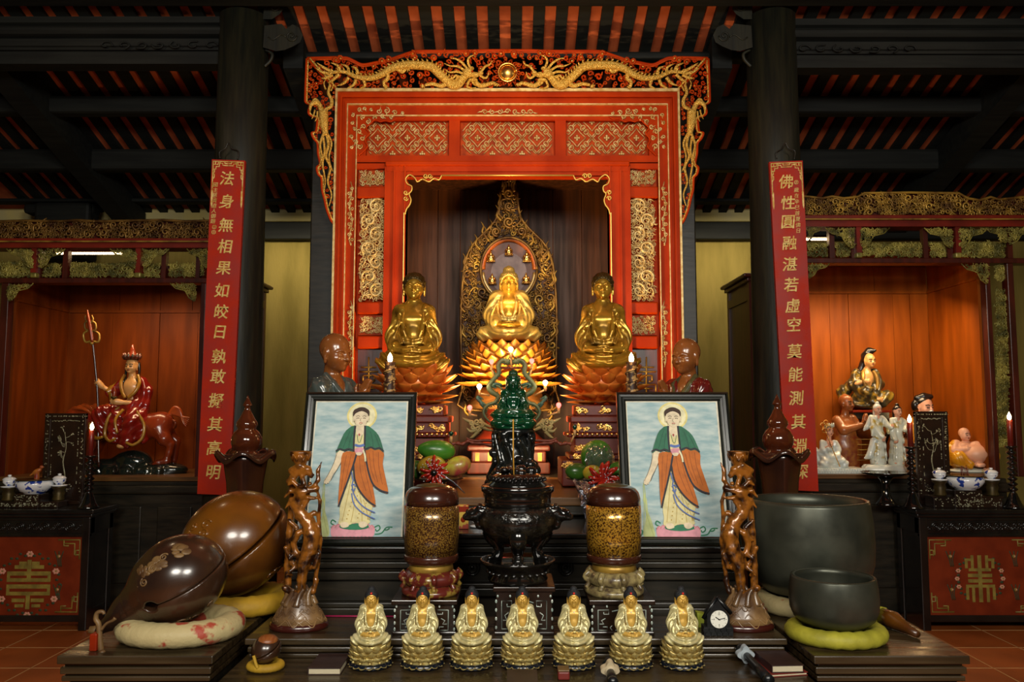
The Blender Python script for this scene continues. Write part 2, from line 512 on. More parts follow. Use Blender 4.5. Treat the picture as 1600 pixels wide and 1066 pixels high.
# carved scroll brackets at the column heads
for sx, cu, x in ((1, 445, XL), (-1, 1142, XR)):
    mb = MB()
    def BR(a, b, s=sx, c=cu): return (c+s*a, b)
    out = [BR(-32, 40), BR(-5, 37), BR(2, 45), BR(12, 38), BR(22, 43), BR(28, 55), BR(24, 66), BR(14, 72), BR(0, 78), BR(-14, 80), BR(-34, 74)]
    mb.prism(out, lambda a, b: W(a, b, 5.26), lambda a, b: W(a, b, 5.42))
    mb.tube([W(*BR(10+9*cos(t*.5)*(1-t/20), 56+9*sin(t*.5)*(1-t/20)), 5.255) for t in range(18)], .006, 5)
    mb.tube([W(*BR(-26+t*4, 58+4*sin(t*.9)), 5.255) for t in range(8)], .005, 5)
    out = [BR(-32, 0), BR(-8, -4), BR(-2, 14), BR(-8, 22), BR(-20, 30), BR(-34, 30)]
    mb.prism(out, lambda a, b: W(a, b, 5.28), lambda a, b: W(a, b, 5.4))
    mb.tube([W(*BR(-16+8*cos(t*.5)*(1-t/20), 10+8*sin(t*.5)*(1-t/20)), 5.275) for t in range(18)], .005, 5)
    mb.tube(smooth_path([W(*BR(-30, 78), 5.3), W(*BR(-20, 84), 5.3), W(*BR(-22, 94), 5.3), W(*BR(-32, 104), 5.3)], 5), .012, 6)
    struct(mb.build('beam_bracket', M['column_wood']))
# sloping truss beams under the roof
for x, dz, w in ((XL+.3, .1, .07), (XR-.3, .1, .07), (-3.7, .1, .09), (3.75, .1, .09)):
    mb = MB(); vs = []
    for y, d0 in ((5.5, dz), (7.75, dz)):
        for dx in (-w, w):
            for q in (-.3, -.067): vs.append((x+dx, y, roof_z(y)+q))
    mb.add(vs, [(0, 1, 3, 2), (4, 6, 7, 5), (0, 2, 6, 4), (1, 5, 7, 3), (0, 4, 5, 1), (2, 3, 7, 6)])
    struct(mb.build('beam_truss', M['beam_wood']))
for x in (-3.55,):
    mb = MB(); mb.box(WX(62, 330, 7.5), WX(148, 330, 7.5), 7.4, 7.6, 2.9, 3.45, bev=.03)
    mb.box(WX(40, 330, 7.5), WX(150, 330, 7.5), 7.45, 7.6, WZ(335, 7.5), WZ(320, 7.5), bev=.03)
    struct(mb.build('beam_post', M['beam_wood']))
# dark posts beside the shrine
for u0, u1 in ((486, 524), (1062, 1086)):
    mb = MB(); mb.box(WX(u0, 500, 5.78), WX(u1, 500, 5.78), 5.7, 5.9, 0, roof_z(5.8)-.32, bev=.01)
    struct(mb.build('column_shrine', M['black_wood']))

# ------------------------------------------------------------------ carving helpers, in picture measure at a given distance
def spiral(u, v, r, a0, turns, sg, n=16, shrink=.88):
    return [(u+r*(1-shrink*i/n)*cos(a0+sg*2*PI*turns*i/n), v+r*(1-shrink*i/n)*sin(a0+sg*2*PI*turns*i/n)) for i in range(n+1)]
def px(Y): return Y/F_PX
def ptube(mb, pts, r, Y, m=0, seg=6, dy=0.0, arc=0.0):
    """tube through picture points at distance Y; r in pixels (number or list); arc lifts the middle to the viewer"""
    n = len(pts)
    P = [W(p[0], p[1], Y-dy-arc*sin(PI*i/(n-1))) for i, p in enumerate(pts)]
    R = [q*px(Y) for q in r] if hasattr(r, '__len__') else r*px(Y)
    mb.tube(P, R, seg, m)
def sp2(pts, n=5):
    return [(p.x, p.y) for p in smooth_path([(a, b, 0) for a, b in pts], n)]
def pbox(mb, u0, v0, u1, v1, Y, d0, d1, m=0, bev=0):
    """box filling picture rectangle, from Y-d0 (near) to Y+d1; measured at its own rectangle"""
    mb.box(WX(u0, (v0+v1)/2, Y), WX(u1, (v0+v1)/2, Y), Y-d0, Y+d1, WZ(v1, Y), WZ(v0, Y), m, bev)
def leaf(mb, u, v, L, a, w, Y, m, dy=0.0):
    p = [(u+L*t*cos(a)+w*.5*sin(PI*t)*-sin(a), v+L*t*sin(a)+w*.5*sin(PI*t)*cos(a)) for t in (0, .25, .5, .75, 1)]
    ptube(mb, p, [.25*w, .5*w, .55*w, .35*w, .05*w], Y, m, 5, dy)
def in_poly(poly):
    def f(u, v):
        c = False; j = len(poly)-1
        for i in range(len(poly)):
            (xi, yi), (xj, yj) = poly[i], poly[j]
            if (yi > v) != (yj > v) and u < (xj-xi)*(v-yi)/(yj-yi)+xi: c = not c
            j = i
        return c
    return f
def fill(mb, poly, Y, r0, r1, seed, mats=(0,), tr=.24, dy=0.004, leaves=2, tries=900, core=None, skip=None, dense=.78, seg=5):
    """an outline packed with carved scrolls and leaves"""
    rnd = random.Random(seed); ins = in_poly(poly)
    us = [p[0] for p in poly]; vs = [p[1] for p in poly]
    put = []
    for k in range(tries):
        r = r0+(r1-r0)*rnd.random()**1.5 if k < tries*.5 else r0
        u, v = rnd.uniform(min(us), max(us)), rnd.uniform(min(vs), max(vs))
        if not all(ins(u+r*.8*a, v+r*.8*b) for a, b in ((1, 0), (-1, 0), (0, 1), (0, -1))): continue
        if skip and skip(u, v, r): continue
        if any((u-a)**2+(v-b)**2 < (dense*(r+c))**2 for a, b, c in put): continue
        put.append((u, v, r))
        a0, sg = rnd.uniform(0, 2*PI), rnd.choice((-1, 1))
        d = dy+rnd.uniform(0, .5)*r*px(Y)
        m = rnd.choice(mats)
        s = spiral(u, v, r*.95, a0, 1.25, sg, 11, .8)
        t0 = (u+r*1.7*cos(a0-sg*.7), v+r*1.7*sin(a0-sg*.7))
        ptube(mb, [t0]+s, [r*tr*.4]+[r*tr*q for q in taper(len(s), 1, .7)], Y, m, seg, d)
        if core is not None: mb.ell(W(u, v, Y-d-.002), (r*.28*px(Y),)*3, 7, 5, core)
        for q in range(leaves):
            a = rnd.uniform(0, 2*PI)
            leaf(mb, u+r*.7*cos(a), v+r*.7*sin(a), r*1.0, a+rnd.uniform(-.9, .9), r*.42, Y, rnd.choice(mats), d*.7)
    return put

YS = 5.6
shrine = thing('altar_shrine', 'tall red lacquered altar shrine with gilded dragon crest around the central golden statue', 'altar shrine', (0, YS+.2, 0))
RED, GT = M['red_lacquer'], M['gold_trim']
def mir(u): return 2*793-u

# crest: a mitred openwork board leaning forward, dragons facing a sun disc
def YC(v): return YS-.02-(143-v)/53*.13          # leans out to the viewer
class Lean:
    pass
def crest_side(sg, seed):
    """half of the crest; sg=1 is the left half"""
    f = (lambda u: u) if sg > 0 else mir
    mb = MB()                                       # 0 red, 1 gold, 2 orange red
    def T(pts, r, m, dy=0.0, seg=6):
        P = [W(f(a), b, YC(b)-dy) for a, b in pts]
        R = [q*px(YS) for q in r] if hasattr(r, '__len__') else r*px(YS)
        mb.tube(P, R, seg, m)
    top = [(480, 91), (535, 90), (550, 94), (566, 101), (586, 98), (606, 94), (624, 88), (642, 82), (656, 80), (721, 80), (760, 79), (793, 79)]
    T(sp2(top, 4), 2.4, 0)
    T(sp2([(a, b+2.5) for a, b in top], 4), 1.5, 2, .006)
    T([(480, 91), (527, 143)], 2.5, 0); T([(484, 91), (529, 141)], 1.6, 1, .008)
    T([(527, 141), (793, 141)], 2, 0)
    # dragon
    body = sp2([(514, 114), (537, 112), (557, 120), (580, 122), (597, 116), (611, 107), (631, 102), (654, 102), (673, 104), (684, 113), (697, 125), (707, 133), (717, 131), (724, 122), (731, 115)], 6)
    n = len(body)
    rad = [2.2+4.6*min(1, i/(n*.45)) if i < n*.8 else 6.8-1.2*(i-n*.8)/(n*.2) for i in range(n)]
    T(body, rad, 1, .022, 9)
    rnd = random.Random(seed)
    for i in range(2, n-8, 2):                      # back fins and scale rows
        a, b = body[i], body[i+1]; t = math.atan2(b[1]-a[1], b[0]-a[0])
        nx, ny = sin(t), -cos(t)
        r = rad[i]
        T([(a[0]+nx*r*.8, a[1]+ny*r*.8), (a[0]+nx*(r+2.2)-1.6*cos(t), a[1]+ny*(r+2.2)-1.6*sin(t)), (a[0]+nx*(r+3.6)-3.4*cos(t), a[1]+ny*(r+3.6)-3.4*sin(t))], [1.7, 1.3, .3], 1, .024, 5)
        for q in (-.5, 0, .5):
            mb.ell(W(f(a[0]+nx*r*q+rnd.uniform(-.3, .3)), a[1]+ny*r*q, YC(a[1])-.022-r*px(YS)*.85), (1.3*px(YS), .6*px(YS), 1.1*px(YS)), 6, 4, 1)
    # head, jaw, horns, beard, whiskers
    for c, r in (((731, 114), (9, 7, 8)), ((741, 117), (8.5, 6, 4.4)), ((751, 114), (4.6, 5, 3.4)), ((739, 125), (8, 5, 3)), ((737, 107), (4, 5, 2.8))):
        mb.ell(W(f(c[0]), c[1], YC(c[1])-.03), tuple(q*px(YS) for q in r), 12, 8, 1)
    mb.ell(W(f(738), 111.5, YC(112)-.058), (1.6*px(YS),)*3, 8, 6, 0)
    for p in ([(730, 108), (722, 98), (712, 92), (704, 91)], [(735, 107), (731, 96), (734, 89), (741, 86)], [(728, 112), (716, 104), (704, 103), (694, 99)], [(727, 117), (715, 112), (703, 113), (696, 109)],
              [(748, 116), (757, 122), (762, 119), (764, 112)], [(752, 112), (758, 104), (765, 101), (769, 95)], [(738, 128), (744, 133), (752, 133), (757, 129)], [(727, 120), (716, 121), (712, 126), (716, 132)],
              [(733, 126), (730, 134), (735, 138), (744, 137)], [(722, 122), (712, 118), (708, 122), (704, 119)]):
        q = sp2(p, 5); T(q, taper(len(q), 2.3, 1.9, .5), 1, .026, 6)
    # tail plumes
    for p in ([(520, 113), (505, 105), (495, 98)], [(518, 115), (504, 113), (493, 106)], [(520, 117), (508, 122), (500, 122)], [(532, 112), (528, 103), (517, 98)], [(545, 115), (543, 105), (533, 100)],
              [(530, 116), (520, 125), (512, 130)], [(545, 121), (537, 130), (527, 134)], [(556, 124), (552, 133), (542, 138)], [(568, 125), (570, 134), (561, 139)], [(560, 116), (556, 107), (549, 104)]):
        q = sp2(p, 5); T(q, taper(len(q), 2.9, 2.4, .5), 1, .018, 6)
    # legs with claws
    for p, cl in (([(604, 112), (606, 122), (600, 128), (601, 136)], (601, 136)), ([(700, 128), (690, 134), (676, 131), (664, 133)], (662, 134)), ([(742, 128), (752, 134), (768, 130), (775, 131)], (776, 131)), ([(620, 106), (628, 112), (634, 108)], (636, 108))):
        q = sp2(p, 5); T(q, taper(len(q), 4.2, 3.2, 2.2), 1, .026, 7)
        for k in range(4):
            a = -1.2+k*.8+(0 if cl[0] < 650 else 1.6 if cl[0] > 700 else 2.6)
            T([cl, (cl[0]+4*cos(a), cl[1]+3*sin(a)), (cl[0]+6*cos(a+.4), cl[1]+5*sin(a+.4))], [1.3, 1, .3], 1, .03, 5)
    # red clouds with gilt eyes
    near = [(a, b, r) for (a, b), r in zip(body, rad)]
    put = []
    outline = in_poly(top+[(793, 140), (530, 140)])
    for k in range(1700):
        r = rnd.uniform(3.2, 5.6) if k < 1200 else 2.4
        u, v = rnd.uniform(484, 793), rnd.uniform(80, 140)
        if not all(outline(u+r*a, v+r*b) for a, b in ((1, 0), (-1, 0), (0, 1), (0, -1))): continue
        if any((u-a)**2+(v-b)**2 < (r*.6+c)**2 for a, b, c in near): continue
        if any((u-a)**2+(v-b)**2 < (1.0*(r+c))**2 for a, b, c in put): continue
        if (u-731)**2+(v-114)**2 < 18**2 or (u-793)**2+(v-113)**2 < 21**2: continue
        if k > 1200 and rnd.random() < .5: continue
        put.append((u, v, r))
        s = spiral(u, v, r, rnd.uniform(0, 6.3), 1.1, rnd.choice((-1, 1)), 9, .7)
        T(s, r*.33, rnd.choice((0, 2, 2)), rnd.uniform(.0, .014), 6)
        if rnd.random() < .5: mb.ell(W(f(u), v, YC(v)-.008), (r*.3*px(YS),)*3, 6, 4, 1)
        a = rnd.uniform(0, 6.3)
        T([(u+r*cos(a), v+r*sin(a)), (u+1.9*r*cos(a+.4), v+1.9*r*sin(a+.4))], [r*.33, r*.15], 2, .004, 5)
    # clouds riding the upper edge
    for u, v in ((525, 94), (532, 91), (597, 95), (607, 93), (645, 84), (648, 90), (678, 90), (728, 84), (742, 83), (783, 84)):
        T(spiral(u, v, 5.2, rnd.uniform(0, 6), 1.2, 1, 10, .75), 1.7, 2, .012, 6)
        mb.ell(W(f(u), v, YC(v)-.016), (1.4*px(YS),)*3, 6, 4, 1)
    mb.build('dragon_crest', [M['red_lacquer'], M['gold_leaf'], M['red_carved']], shrine)
    # hanging side wing with a phoenix
    mb = MB()
    def YW(u): return YS-.02-(527-u)/49*.13
    def TW(pts, r, m, dy=0.0, seg=6):
        P = [W(f(a), b, YW(a)-dy) for a, b in pts]
        R = [q*px(YS) for q in r] if hasattr(r, '__len__') else r*px(YS)
        mb.tube(P, R, seg, m)
    edge = [(479, 92), (477, 150), (478, 160), (484, 164), (482, 176), (487, 181), (495, 184), (495, 198), (493, 206), (487, 208), (490, 216), (496, 224), (497, 240), (500, 256), (495, 262), (497, 272), (502, 278), (503, 296), (507, 312), (510, 326), (516, 342), (521, 350)]
    TW(sp2(edge, 4), 1.9, 0); TW(sp2([(a+2.4, b) for a, b in edge], 4), 1.3, 1, .006)
    TW([(525, 143), (523, 348)], 1.8, 0)
    wing = edge+[(523, 348), (525, 144)]
    fl = []
    for p, r in (([(516, 132), (513, 145), (518, 156), (517, 166), (508, 172), (505, 180)], (2, 3.2, 2.4)), ([(505, 174), (506, 194), (509, 212)], (8, 7, 3.5)), ([(504, 176), (496, 160), (486, 164), (484, 174)], (4.5, 4, 1)), ([(503, 172), (494, 156), (488, 158)], (4, 3, 1)),
                 ([(509, 206), (513, 226), (509, 244), (516, 262), (512, 284), (518, 304), (514, 322)], (2.6, 2.2, .8)), ([(506, 208), (500, 226), (503, 244), (499, 258)], (2.2, 1.8, .6)), ([(511, 208), (518, 224), (514, 246), (520, 268)], (2, 1.6, .6)),
                 ([(505, 214), (507, 236), (504, 256), (508, 282), (506, 300)], (2, 1.7, .6)), ([(509, 140), (506, 130), (511, 122)], (1.5, 1, .4)), ([(513, 140), (515, 128), (511, 118)], (1.5, 1, .4)), ([(517, 142), (521, 132), (518, 124)], (1.4, 1, .4)),
                 ([(492, 172), (490, 180), (487, 186)], (1.4, 1.2, .4)), ([(496, 174), (495, 184), (492, 190)], (1.4, 1.2, .4)), ([(500, 178), (500, 188), (498, 194)], (1.4, 1.2, .4))):
        q = sp2(p, 5); fl += q; TW(q, taper(len(q), *r), 1, .018, 7)
    inw = in_poly(wing); put = []
    for k in range(1500):
        r = rnd.uniform(2.2, 4.4)
        u, v = rnd.uniform(477, 525), rnd.uniform(95, 348)
        if not all(inw(u+r*a, v+r*b) for a, b in ((1, 0), (-1, 0), (0, 1), (0, -1))): continue
        if any((u-a)**2+(v-b)**2 < (r*.6+2.4)**2 for a, b in fl) or any((u-a)**2+(v-b)**2 < (.8*(r+c))**2 for a, b, c in put): continue
        put.append((u, v, r))
        TW(spiral(u, v, r, rnd.uniform(0, 6.3), 1.1, rnd.choice((-1, 1)), 9, .7), r*.32, rnd.choice((0, 2)), rnd.uniform(0, .01), 5)
        if rnd.random() < .6: mb.ell(W(f(u), v, YW(u)-.008), (r*.28*px(YS),)*3, 6, 4, 1)
    mb.build('phoenix_wing', [M['red_lacquer'], M['gold_leaf'], M['red_carved']], shrine)
crest_side(1, 5); crest_side(-1, 9)
mb = MB()
c = W(793, 113, YC(113)-.03)
mb.lathe([(.0, 0), (13.2*px(YS), 0), (13.2*px(YS), .012), (12*px(YS), .022), (10.5*px(YS), .03), (7*px(YS), .042), (3*px(YS), .048), (.001, .05)], (0, 0, 0), 36)
vs = [(c.x+x, c.y-z+.02, c.z+y) for x, y, z in mb.v]; mb.v = vs
mb.build('sun_disc', M['gold'], shrine)
mb = MB()
rnd = random.Random(2)
for k in range(14):
    a = 2*PI*k/14
    ptube(mb, spiral(793+17.5*cos(a), 113+17*sin(a), 3.6, a, 1.1, 1, 8, .7), 1.2, YC(113), 0, 5, .012)
    ptube(mb, [(793+19*cos(a), 113+19*sin(a)), (793+24*cos(a+.2), 113+22*sin(a+.2))], [1.6, .4], YC(113), 0, 5, .008)
ptube(mb, [(793+14.2*cos(2*PI*k/24), 113+14.2*sin(2*PI*k/24)) for k in range(25)], 1.5, YC(113), 1, 6, .03)
mb.build('sun_flames', [M['red_carved'], M['gold']], shrine)

# gilt edge line round the canopy opening and red moulded frame
def yv(): pass
zT = lambda v, Y=YS: WZ(v, Y)
xo = abs(WX(527, 143, YS)-WX(793, 143, YS)); XC = WX(793, 143, YS)
def sx(px_from_centre): return px_from_centre*xo/266.0     # measured at v = 143
mb = MB()
zt = zT(143); zbot = zT(715)
def frame_ring(mb, h0, h1, v0, v1, y0, y1, m=0, bottom=None):
    """posts between half widths h0 > h1 and a header between v0 and v1"""
    zb = zbot if bottom is None else bottom
    a0, a1 = sx(h0), sx(h1)
    for s in (-1, 1): mb.box(XC+s*a0, XC+s*a1, y0, y1, zb, zT(v0), m)
    mb.box(XC-a1, XC+a1, y0, y1, zT(v1), zT(v0), m)
frame_ring(mb, 266, 259, 146, 152, YS-.03, YS+.16)
frame_ring(mb, 259, 256, 152, 155, YS-.045, YS+.16)
frame_ring(mb, 256, 252, 155, 160, YS-.02, YS+.16)
frame_ring(mb, 252, 249, 160, 164, YS-.035, YS+.16)
mb.build('outer_moulding', RED, shrine)
mb = MB()
frame_ring(mb, 266.5, 263.5, 142, 146.5, YS-.05, YS-.02)
frame_ring(mb, 249, 247.8, 164, 165.6, YS-.03, YS+.03)
frame_ring(mb, 234.5, 233.2, 181, 182.6, YS-.02, YS+.02)
mb.build('gold_line', M['gold_pale'], shrine)
mb = MB(); frame_ring(mb, 249, 233, 164, 182, YS-.008, YS+.1); mb.build('inner_band', RED, shrine)
# gilt cloud scrolls on the band
rnd = random.Random(4)
for s in (1, -1):
    mb = MB()
    f = (lambda u: u) if s > 0 else mir
    for (u, v, r) in ((562, 171, 3.5), (570, 170, 3), (580, 171, 2.5), (592, 174, 4.5), (604, 173, 5.5), (617, 176, 4), (598, 181, 4), (612, 182, 4), (585, 184, 4), (575, 190, 4.5), (567, 183, 4), (551, 180, 3.2), (550, 192, 3), (554, 202, 3), (549, 214, 3.5), (561, 206, 4.5), (566, 216, 4), (556, 222, 4), (562, 229, 4.5), (549, 230, 2.8), (568, 198, 4), (629, 177, 2.5)):
        ptube(mb, [(f(a), b) for a, b in spiral(u, v, r, rnd.uniform(0, 6), 1.2, s, 10, .78)], 1.05, YS, 0, 5, .012)
        leaf(mb, f(u), v, r*1.8, rnd.uniform(0, 6.3), r*.4, YS, 0, .012)
    ptube(mb, [(f(a), b) for a, b in sp2([(634, 182), (628, 186), (618, 186), (610, 190), (602, 188), (594, 190), (586, 186), (580, 192), (572, 200), (577, 208), (570, 218), (574, 228), (568, 236), (560, 243)], 5)], 1.3, YS, 1, 6, .014)
    cb = [(549, 183), (634, 182), (628, 186), (618, 186), (610, 190), (602, 188), (594, 190), (586, 186), (580, 192), (572, 200), (577, 208), (570, 218), (574, 228), (568, 236), (560, 243), (549, 243)]
    mb.prism([(f(a), b) for a, b in cb], lambda a, b: W(a, b, YS-.006), lambda a, b: W(a, b, YS+.02), 1)
    # long sprays on the posts
    for v0, v1 in ((290, 380), (476, 570)):
        k = 0
        for v in range(v0+4, v1-4, 8):
            w = 3.2
            ptube(mb, [(f(a), b) for a, b in spiral(549.5-11+11+(-2.2 if k % 2 else 2.2)-1.5, v, w, (0 if k % 2 else PI)+.5, 1.2, 1 if k % 2 else -1, 9, .75)], .9, YS, 0, 5, .012)
            leaf(mb, f(548), v+4, 6, 1.2+1.0*(k % 2), 2, YS, 0, .012); k += 1
        ptube(mb, [(f(548+2.5*sin(t*.9)), v0-6+t*(v1-v0+10)/14) for t in range(15)], .8, YS, 0, 5, .01)
    mb.build('cloud_scrolls', [M['gold_pale'], RED], shrine)
mb = MB()
for k in range(-3, 4):
    ptube(mb, spiral(793+k*12, 174+abs(k)*.4, 4.5, k, 1.2, 1 if k % 2 else -1, 10, .78), 1.0, YS, 0, 5, .012)
    leaf(mb, 793+k*13, 175, 9, .2 if k > 0 else PI-.2, 2.2, YS, 0, .012)
mb.build('header_spray', M['gold_pale'], shrine)

# three lattice panels and their rails
mb = MB()
a = sx(233)
mb.box(XC-a, XC+a, YS+.05, YS+.1, zT(262), zT(180))
mb.box(XC-a, XC+a, YS-.005, YS+.06, zT(254), zT(243.5))
mb.box(XC-a, XC+a, YS-.005, YS+.06, zT(188), zT(182))
for h0, h1 in ((91, 74), (-74, -91), (-233, -220), (220, 233)): mb.box(XC+sx(h0), XC+sx(h1), YS+.0, YS+.06, zT(245), zT(183))
mb.box(XC-sx(188), XC+sx(188), YS-.05, YS+.06, zT(262), zT(254.5), bev=.008)
mb.box(XC-sx(186), XC+sx(186), YS-.035, YS+.06, zT(270), zT(262))
mb.build('panel_rail', RED, shrine)
def lattice(u0, u1, v0, v1, name):
    p = MB(); pbox(p, u0-1, v0-1, u1+1, v1+1, YS+.045, 0, .01, 0)
    mb = MB(); Y = YS+.045; hw, hh = 23.2, 25
    uc, vc = (u0+u1)/2, (v0+v1)/2
    def clip(pts):
        seg, out = [], []
        for q in pts:
            if u0+1 < q[0] < u1-1 and v0+1 < q[1] < v1-1: seg.append(q)
            else:
                if len(seg) > 1: out.append(seg)
                seg = []
        if len(seg) > 1: out.append(seg)
        return out
    for i in range(-4, 5):
        for j in range(-1, 2):
            for oi in (0, .5):
                cu, cv = uc+(i+oi)*hw*2, vc+(j+oi)*hh*2
                if cu < u0-hw or cu > u1+hw or cv < v0-hh or cv > v1+hh: continue
                for sa in (-1, 1):
                    for sb in (-1, 1):
                        def q(a, b): return (cu+sa*a*hw, cv+sb*b*hh)
                        for A in ([(0, .94), (.12, .8), (.28, .66)]+[(.42+.15*cos(t)*(1-.35*q/8), .64+.15*sin(t)*(1-.35*q/8)) for q, t in enumerate(np.linspace(PI*.9, -PI*.9, 9))],
                                  [(.94, 0), (.8, .12), (.68, .26)]+[(.64+.15*cos(t)*(1-.35*q/8), .42+.15*sin(t)*(1-.35*q/8)) for q, t in enumerate(np.linspace(-PI*.4, PI*1.3, 9))],
                                  [(.58, 0), (.4, .16), (.24, .3), (.1, .46), (0, .58)]):
                            for sgm in clip([q(*w) for w in A]): ptube(mb, sgm, .85, Y, 0, 5, .004)
                if u0+4 < cu < u1-4:
                    for a, b in ((3, 0), (-3, 0), (0, 3), (0, -3), (0, 0)):
                        if v0+2 < cv+b < v1-2: mb.ell(W(cu+a, cv+b, Y-.006), (2.0*px(Y), 1.2*px(Y), 2.0*px(Y)), 7, 5, 0)
    o = p.build(name, M['red_carved'], shrine); mb.build('gilt_tracery', M['gold_pale'], o)
lattice(573, 700, 188, 243, 'lattice_panel'); lattice(721, 864, 188, 243, 'lattice_panel'); lattice(884, 1012, 188, 243, 'lattice_panel')

# side bays: small panels, tall openwork, longevity screens
def side(s):
    f = (lambda u: u) if s > 0 else mir
    def pb(mb, u0, v0, u1, v1, Y, d0, d1, m=0, bev=0):
        a, b = sorted((f(u0), f(u1))); pbox(mb, a, v0, b, v1, Y, d0, d1, m, bev)
    mb = MB()
    pb(mb, 558, 256, 606, 264, YS, .01, .08); pb(mb, 558, 292, 606, 310, YS, .015, .08, 0, .01); pb(mb, 558, 472, 606, 491, YS, .015, .08, 0, .01); pb(mb, 558, 525, 606, 545, YS, .015, .08, 0, .01)
    x0, x1 = XC-s*sx(189), XC-s*sx(156)
    mb.box(x0, x1, YS-.03, YS+.08, zbot, zT(262))
    mb.box(XC-s*sx(156), XC-s*sx(158.5), YS-.042, YS+.08, zbot, zT(262))
    mb.box(XC-s*sx(172), XC-s*sx(175), YS-.042, YS+.08, zbot, zT(268))
    mb.box(XC-s*sx(233), XC-s*sx(189), YS+.05, YS+.08, zbot, zT(256))
    mb.build('side_post', RED, shrine)
    for v0, v1, sd, r0, r1 in ((264, 292, 11, 2.4, 4), (492, 524, 12, 2.2, 4)):
        p = MB(); pb(p, 560, v0, 604, v1, YS+.03, 0, .02); p = p.build('carved_panel', M['red_carved'], shrine)
        mb = MB(); a, b = sorted((f(562), f(602)))
        fill(mb, [(a, v0+2), (b, v0+2), (b, v1-2), (a, v1-2)], YS+.03, r0, r1, sd+s, tr=.32, leaves=2, dy=.006)
        mb.build('gilt_carving', M['gold_pale'], p)
    p = MB(); pb(p, 560, 310, 604, 472, YS+.055, 0, .02); p = p.build('openwork_panel', M['red_deep'], shrine)
    mb = MB(); a, b = sorted((f(561), f(603))); k = 0
    for v in range(322, 470, 22):
        ptube(mb, [(f(q), w) for q, w in spiral(576 if k % 2 else 588, v, 12, (PI if k % 2 else 0)-.8, 1.5, 1 if k % 2 else -1, 18, .85)], taper(19, 2.4, 1.6), YS, 0, 6, .0)
        k += 1
    fill(mb, [(a, 311), (b, 311), (b, 471), (a, 471)], YS+.01, 3.0, 6.2, 20+s, tr=.27, leaves=2, dy=.004, dense=.62, tries=1400)
    mb.build('gilt_carving', M['gold_pale'], p)
    # longevity character screen
    p = MB(); pb(p, 558, 545, 606, 715, YS+.03, 0, .02); p = p.build('screen_panel', M['maroon_wood'], shrine)
    mb = MB()
    def bar(u0, v0, u1, v1, w=1.3):
        d = MB(); ptube(mb, [(f(u0), v0), (f(u1), v1)], w, YS+.025, 0, 6)
    uc = 576
    for A in ((uc, 558, uc, 600), (uc-12, 574, uc+12, 574), (uc-15, 581, uc+15, 581), (uc-9, 587, uc+9, 587), (uc-9, 587, uc-9, 596), (uc+9, 587, uc+9, 596), (uc-9, 596, uc-4, 596), (uc+9, 596, uc+4, 596), (uc-15, 601, uc+18, 601), (uc-15, 601, uc-15, 612), (uc+18, 601, uc+18, 612), (uc-10, 607, uc+10, 607), (uc, 607, uc, 625), (uc-12, 614, uc+14, 614)): bar(*A)
    mb.build('longevity_symbol', M['gold_aged'], p)
side(1); side(-1)
# inner doorway header with cloud corners
mb = MB()
mb.box(XC-sx(189), XC+sx(189), YS-.025, YS+.08, zT(276), zT(268))
Y = YS-.03
for s in (1, -1):
    f = (lambda u: u) if s > 0 else mir
    out = [(634, 276), (690, 276), (684, 283), (676, 281), (668, 285), (659, 281), (651, 284), (647, 279), (641, 276), (636, 282), (641, 290), (644, 296), (640, 301), (642, 310), (641, 320), (637, 325), (635, 331), (632, 331)]
    mb.prism([(f(a), b) for a, b in out], lambda a, b: W(a, b, Y), lambda a, b: W(a, b, Y+.05))
hd = mb.build('doorway_header', RED, shrine)
mb = MB()
ptube(mb, [(690, 274), (896, 274)], 1.3, Y, 0, 6, .004)
for s in (1, -1):
    f = (lambda u: u) if s > 0 else mir
    ptube(mb, [(f(a), b) for a, b in sp2([(690, 274), (686, 281), (678, 279), (670, 284), (660, 280), (652, 284), (648, 278), (640, 273), (634, 279), (636, 287), (643, 291), (643, 298), (639, 303), (642, 312), (640, 320), (635, 327), (633, 335)], 5)], 1.2, Y, 0, 6, .008)
    for u, v, r in ((665, 275, 4), (672, 275, 4), (634, 301, 4), (634, 310, 4)):
        ptube(mb, [(f(a), b) for a, b in spiral(u, v, r, 0, 1.3, s, 12, .75)], 1.0, Y, 0, 5, .012)
    mb.box(XC-s*sx(158.7), XC-s*sx(157.4), YS-.05, YS-.04, zbot, zT(335))
mb.build('gilt_edge', M['gold_trim'], hd)
# planked interior
mb = MB()
yb = 6.75; n = 8
xa, xb = XC-sx(233), XC+sx(233)
edges = [xa, WX(618, 400, yb), WX(684, 400, yb), WX(719, 400, yb), WX(763, 400, yb), WX(826, 400, yb), WX(864, 400, yb), WX(909, 400, yb), WX(960, 400, yb), xb]
for i in range(len(edges)-1):
    mb.box(edges[i]+.003, edges[i+1]-.003, yb+(.006 if i % 2 else 0), yb+.03, 1.0, zT(250)+.15, 0)
mb.box(xa, xb, yb+.03, yb+.05, 1.0, zT(250)+.15, 1)
for s in (-1, 1): mb.box(XC+s*sx(200), XC+s*sx(204), YS+.08, yb+.03, 1.0, zT(250), 0)
mb.box(xa, xb, YS+.1, yb+.03, zT(250)+.1, zT(250)+.13, 0)
mb.build('back_boards', [M['plank_dark'], M['plank_orange']], shrine)
# plinth of the shrine
mb = MB(); mb.box(xa-.06, xb+.06, YS-.02, yb+.04, .0, 1.03, 0); mb.build('plinth', M['black_wood'], shrine)

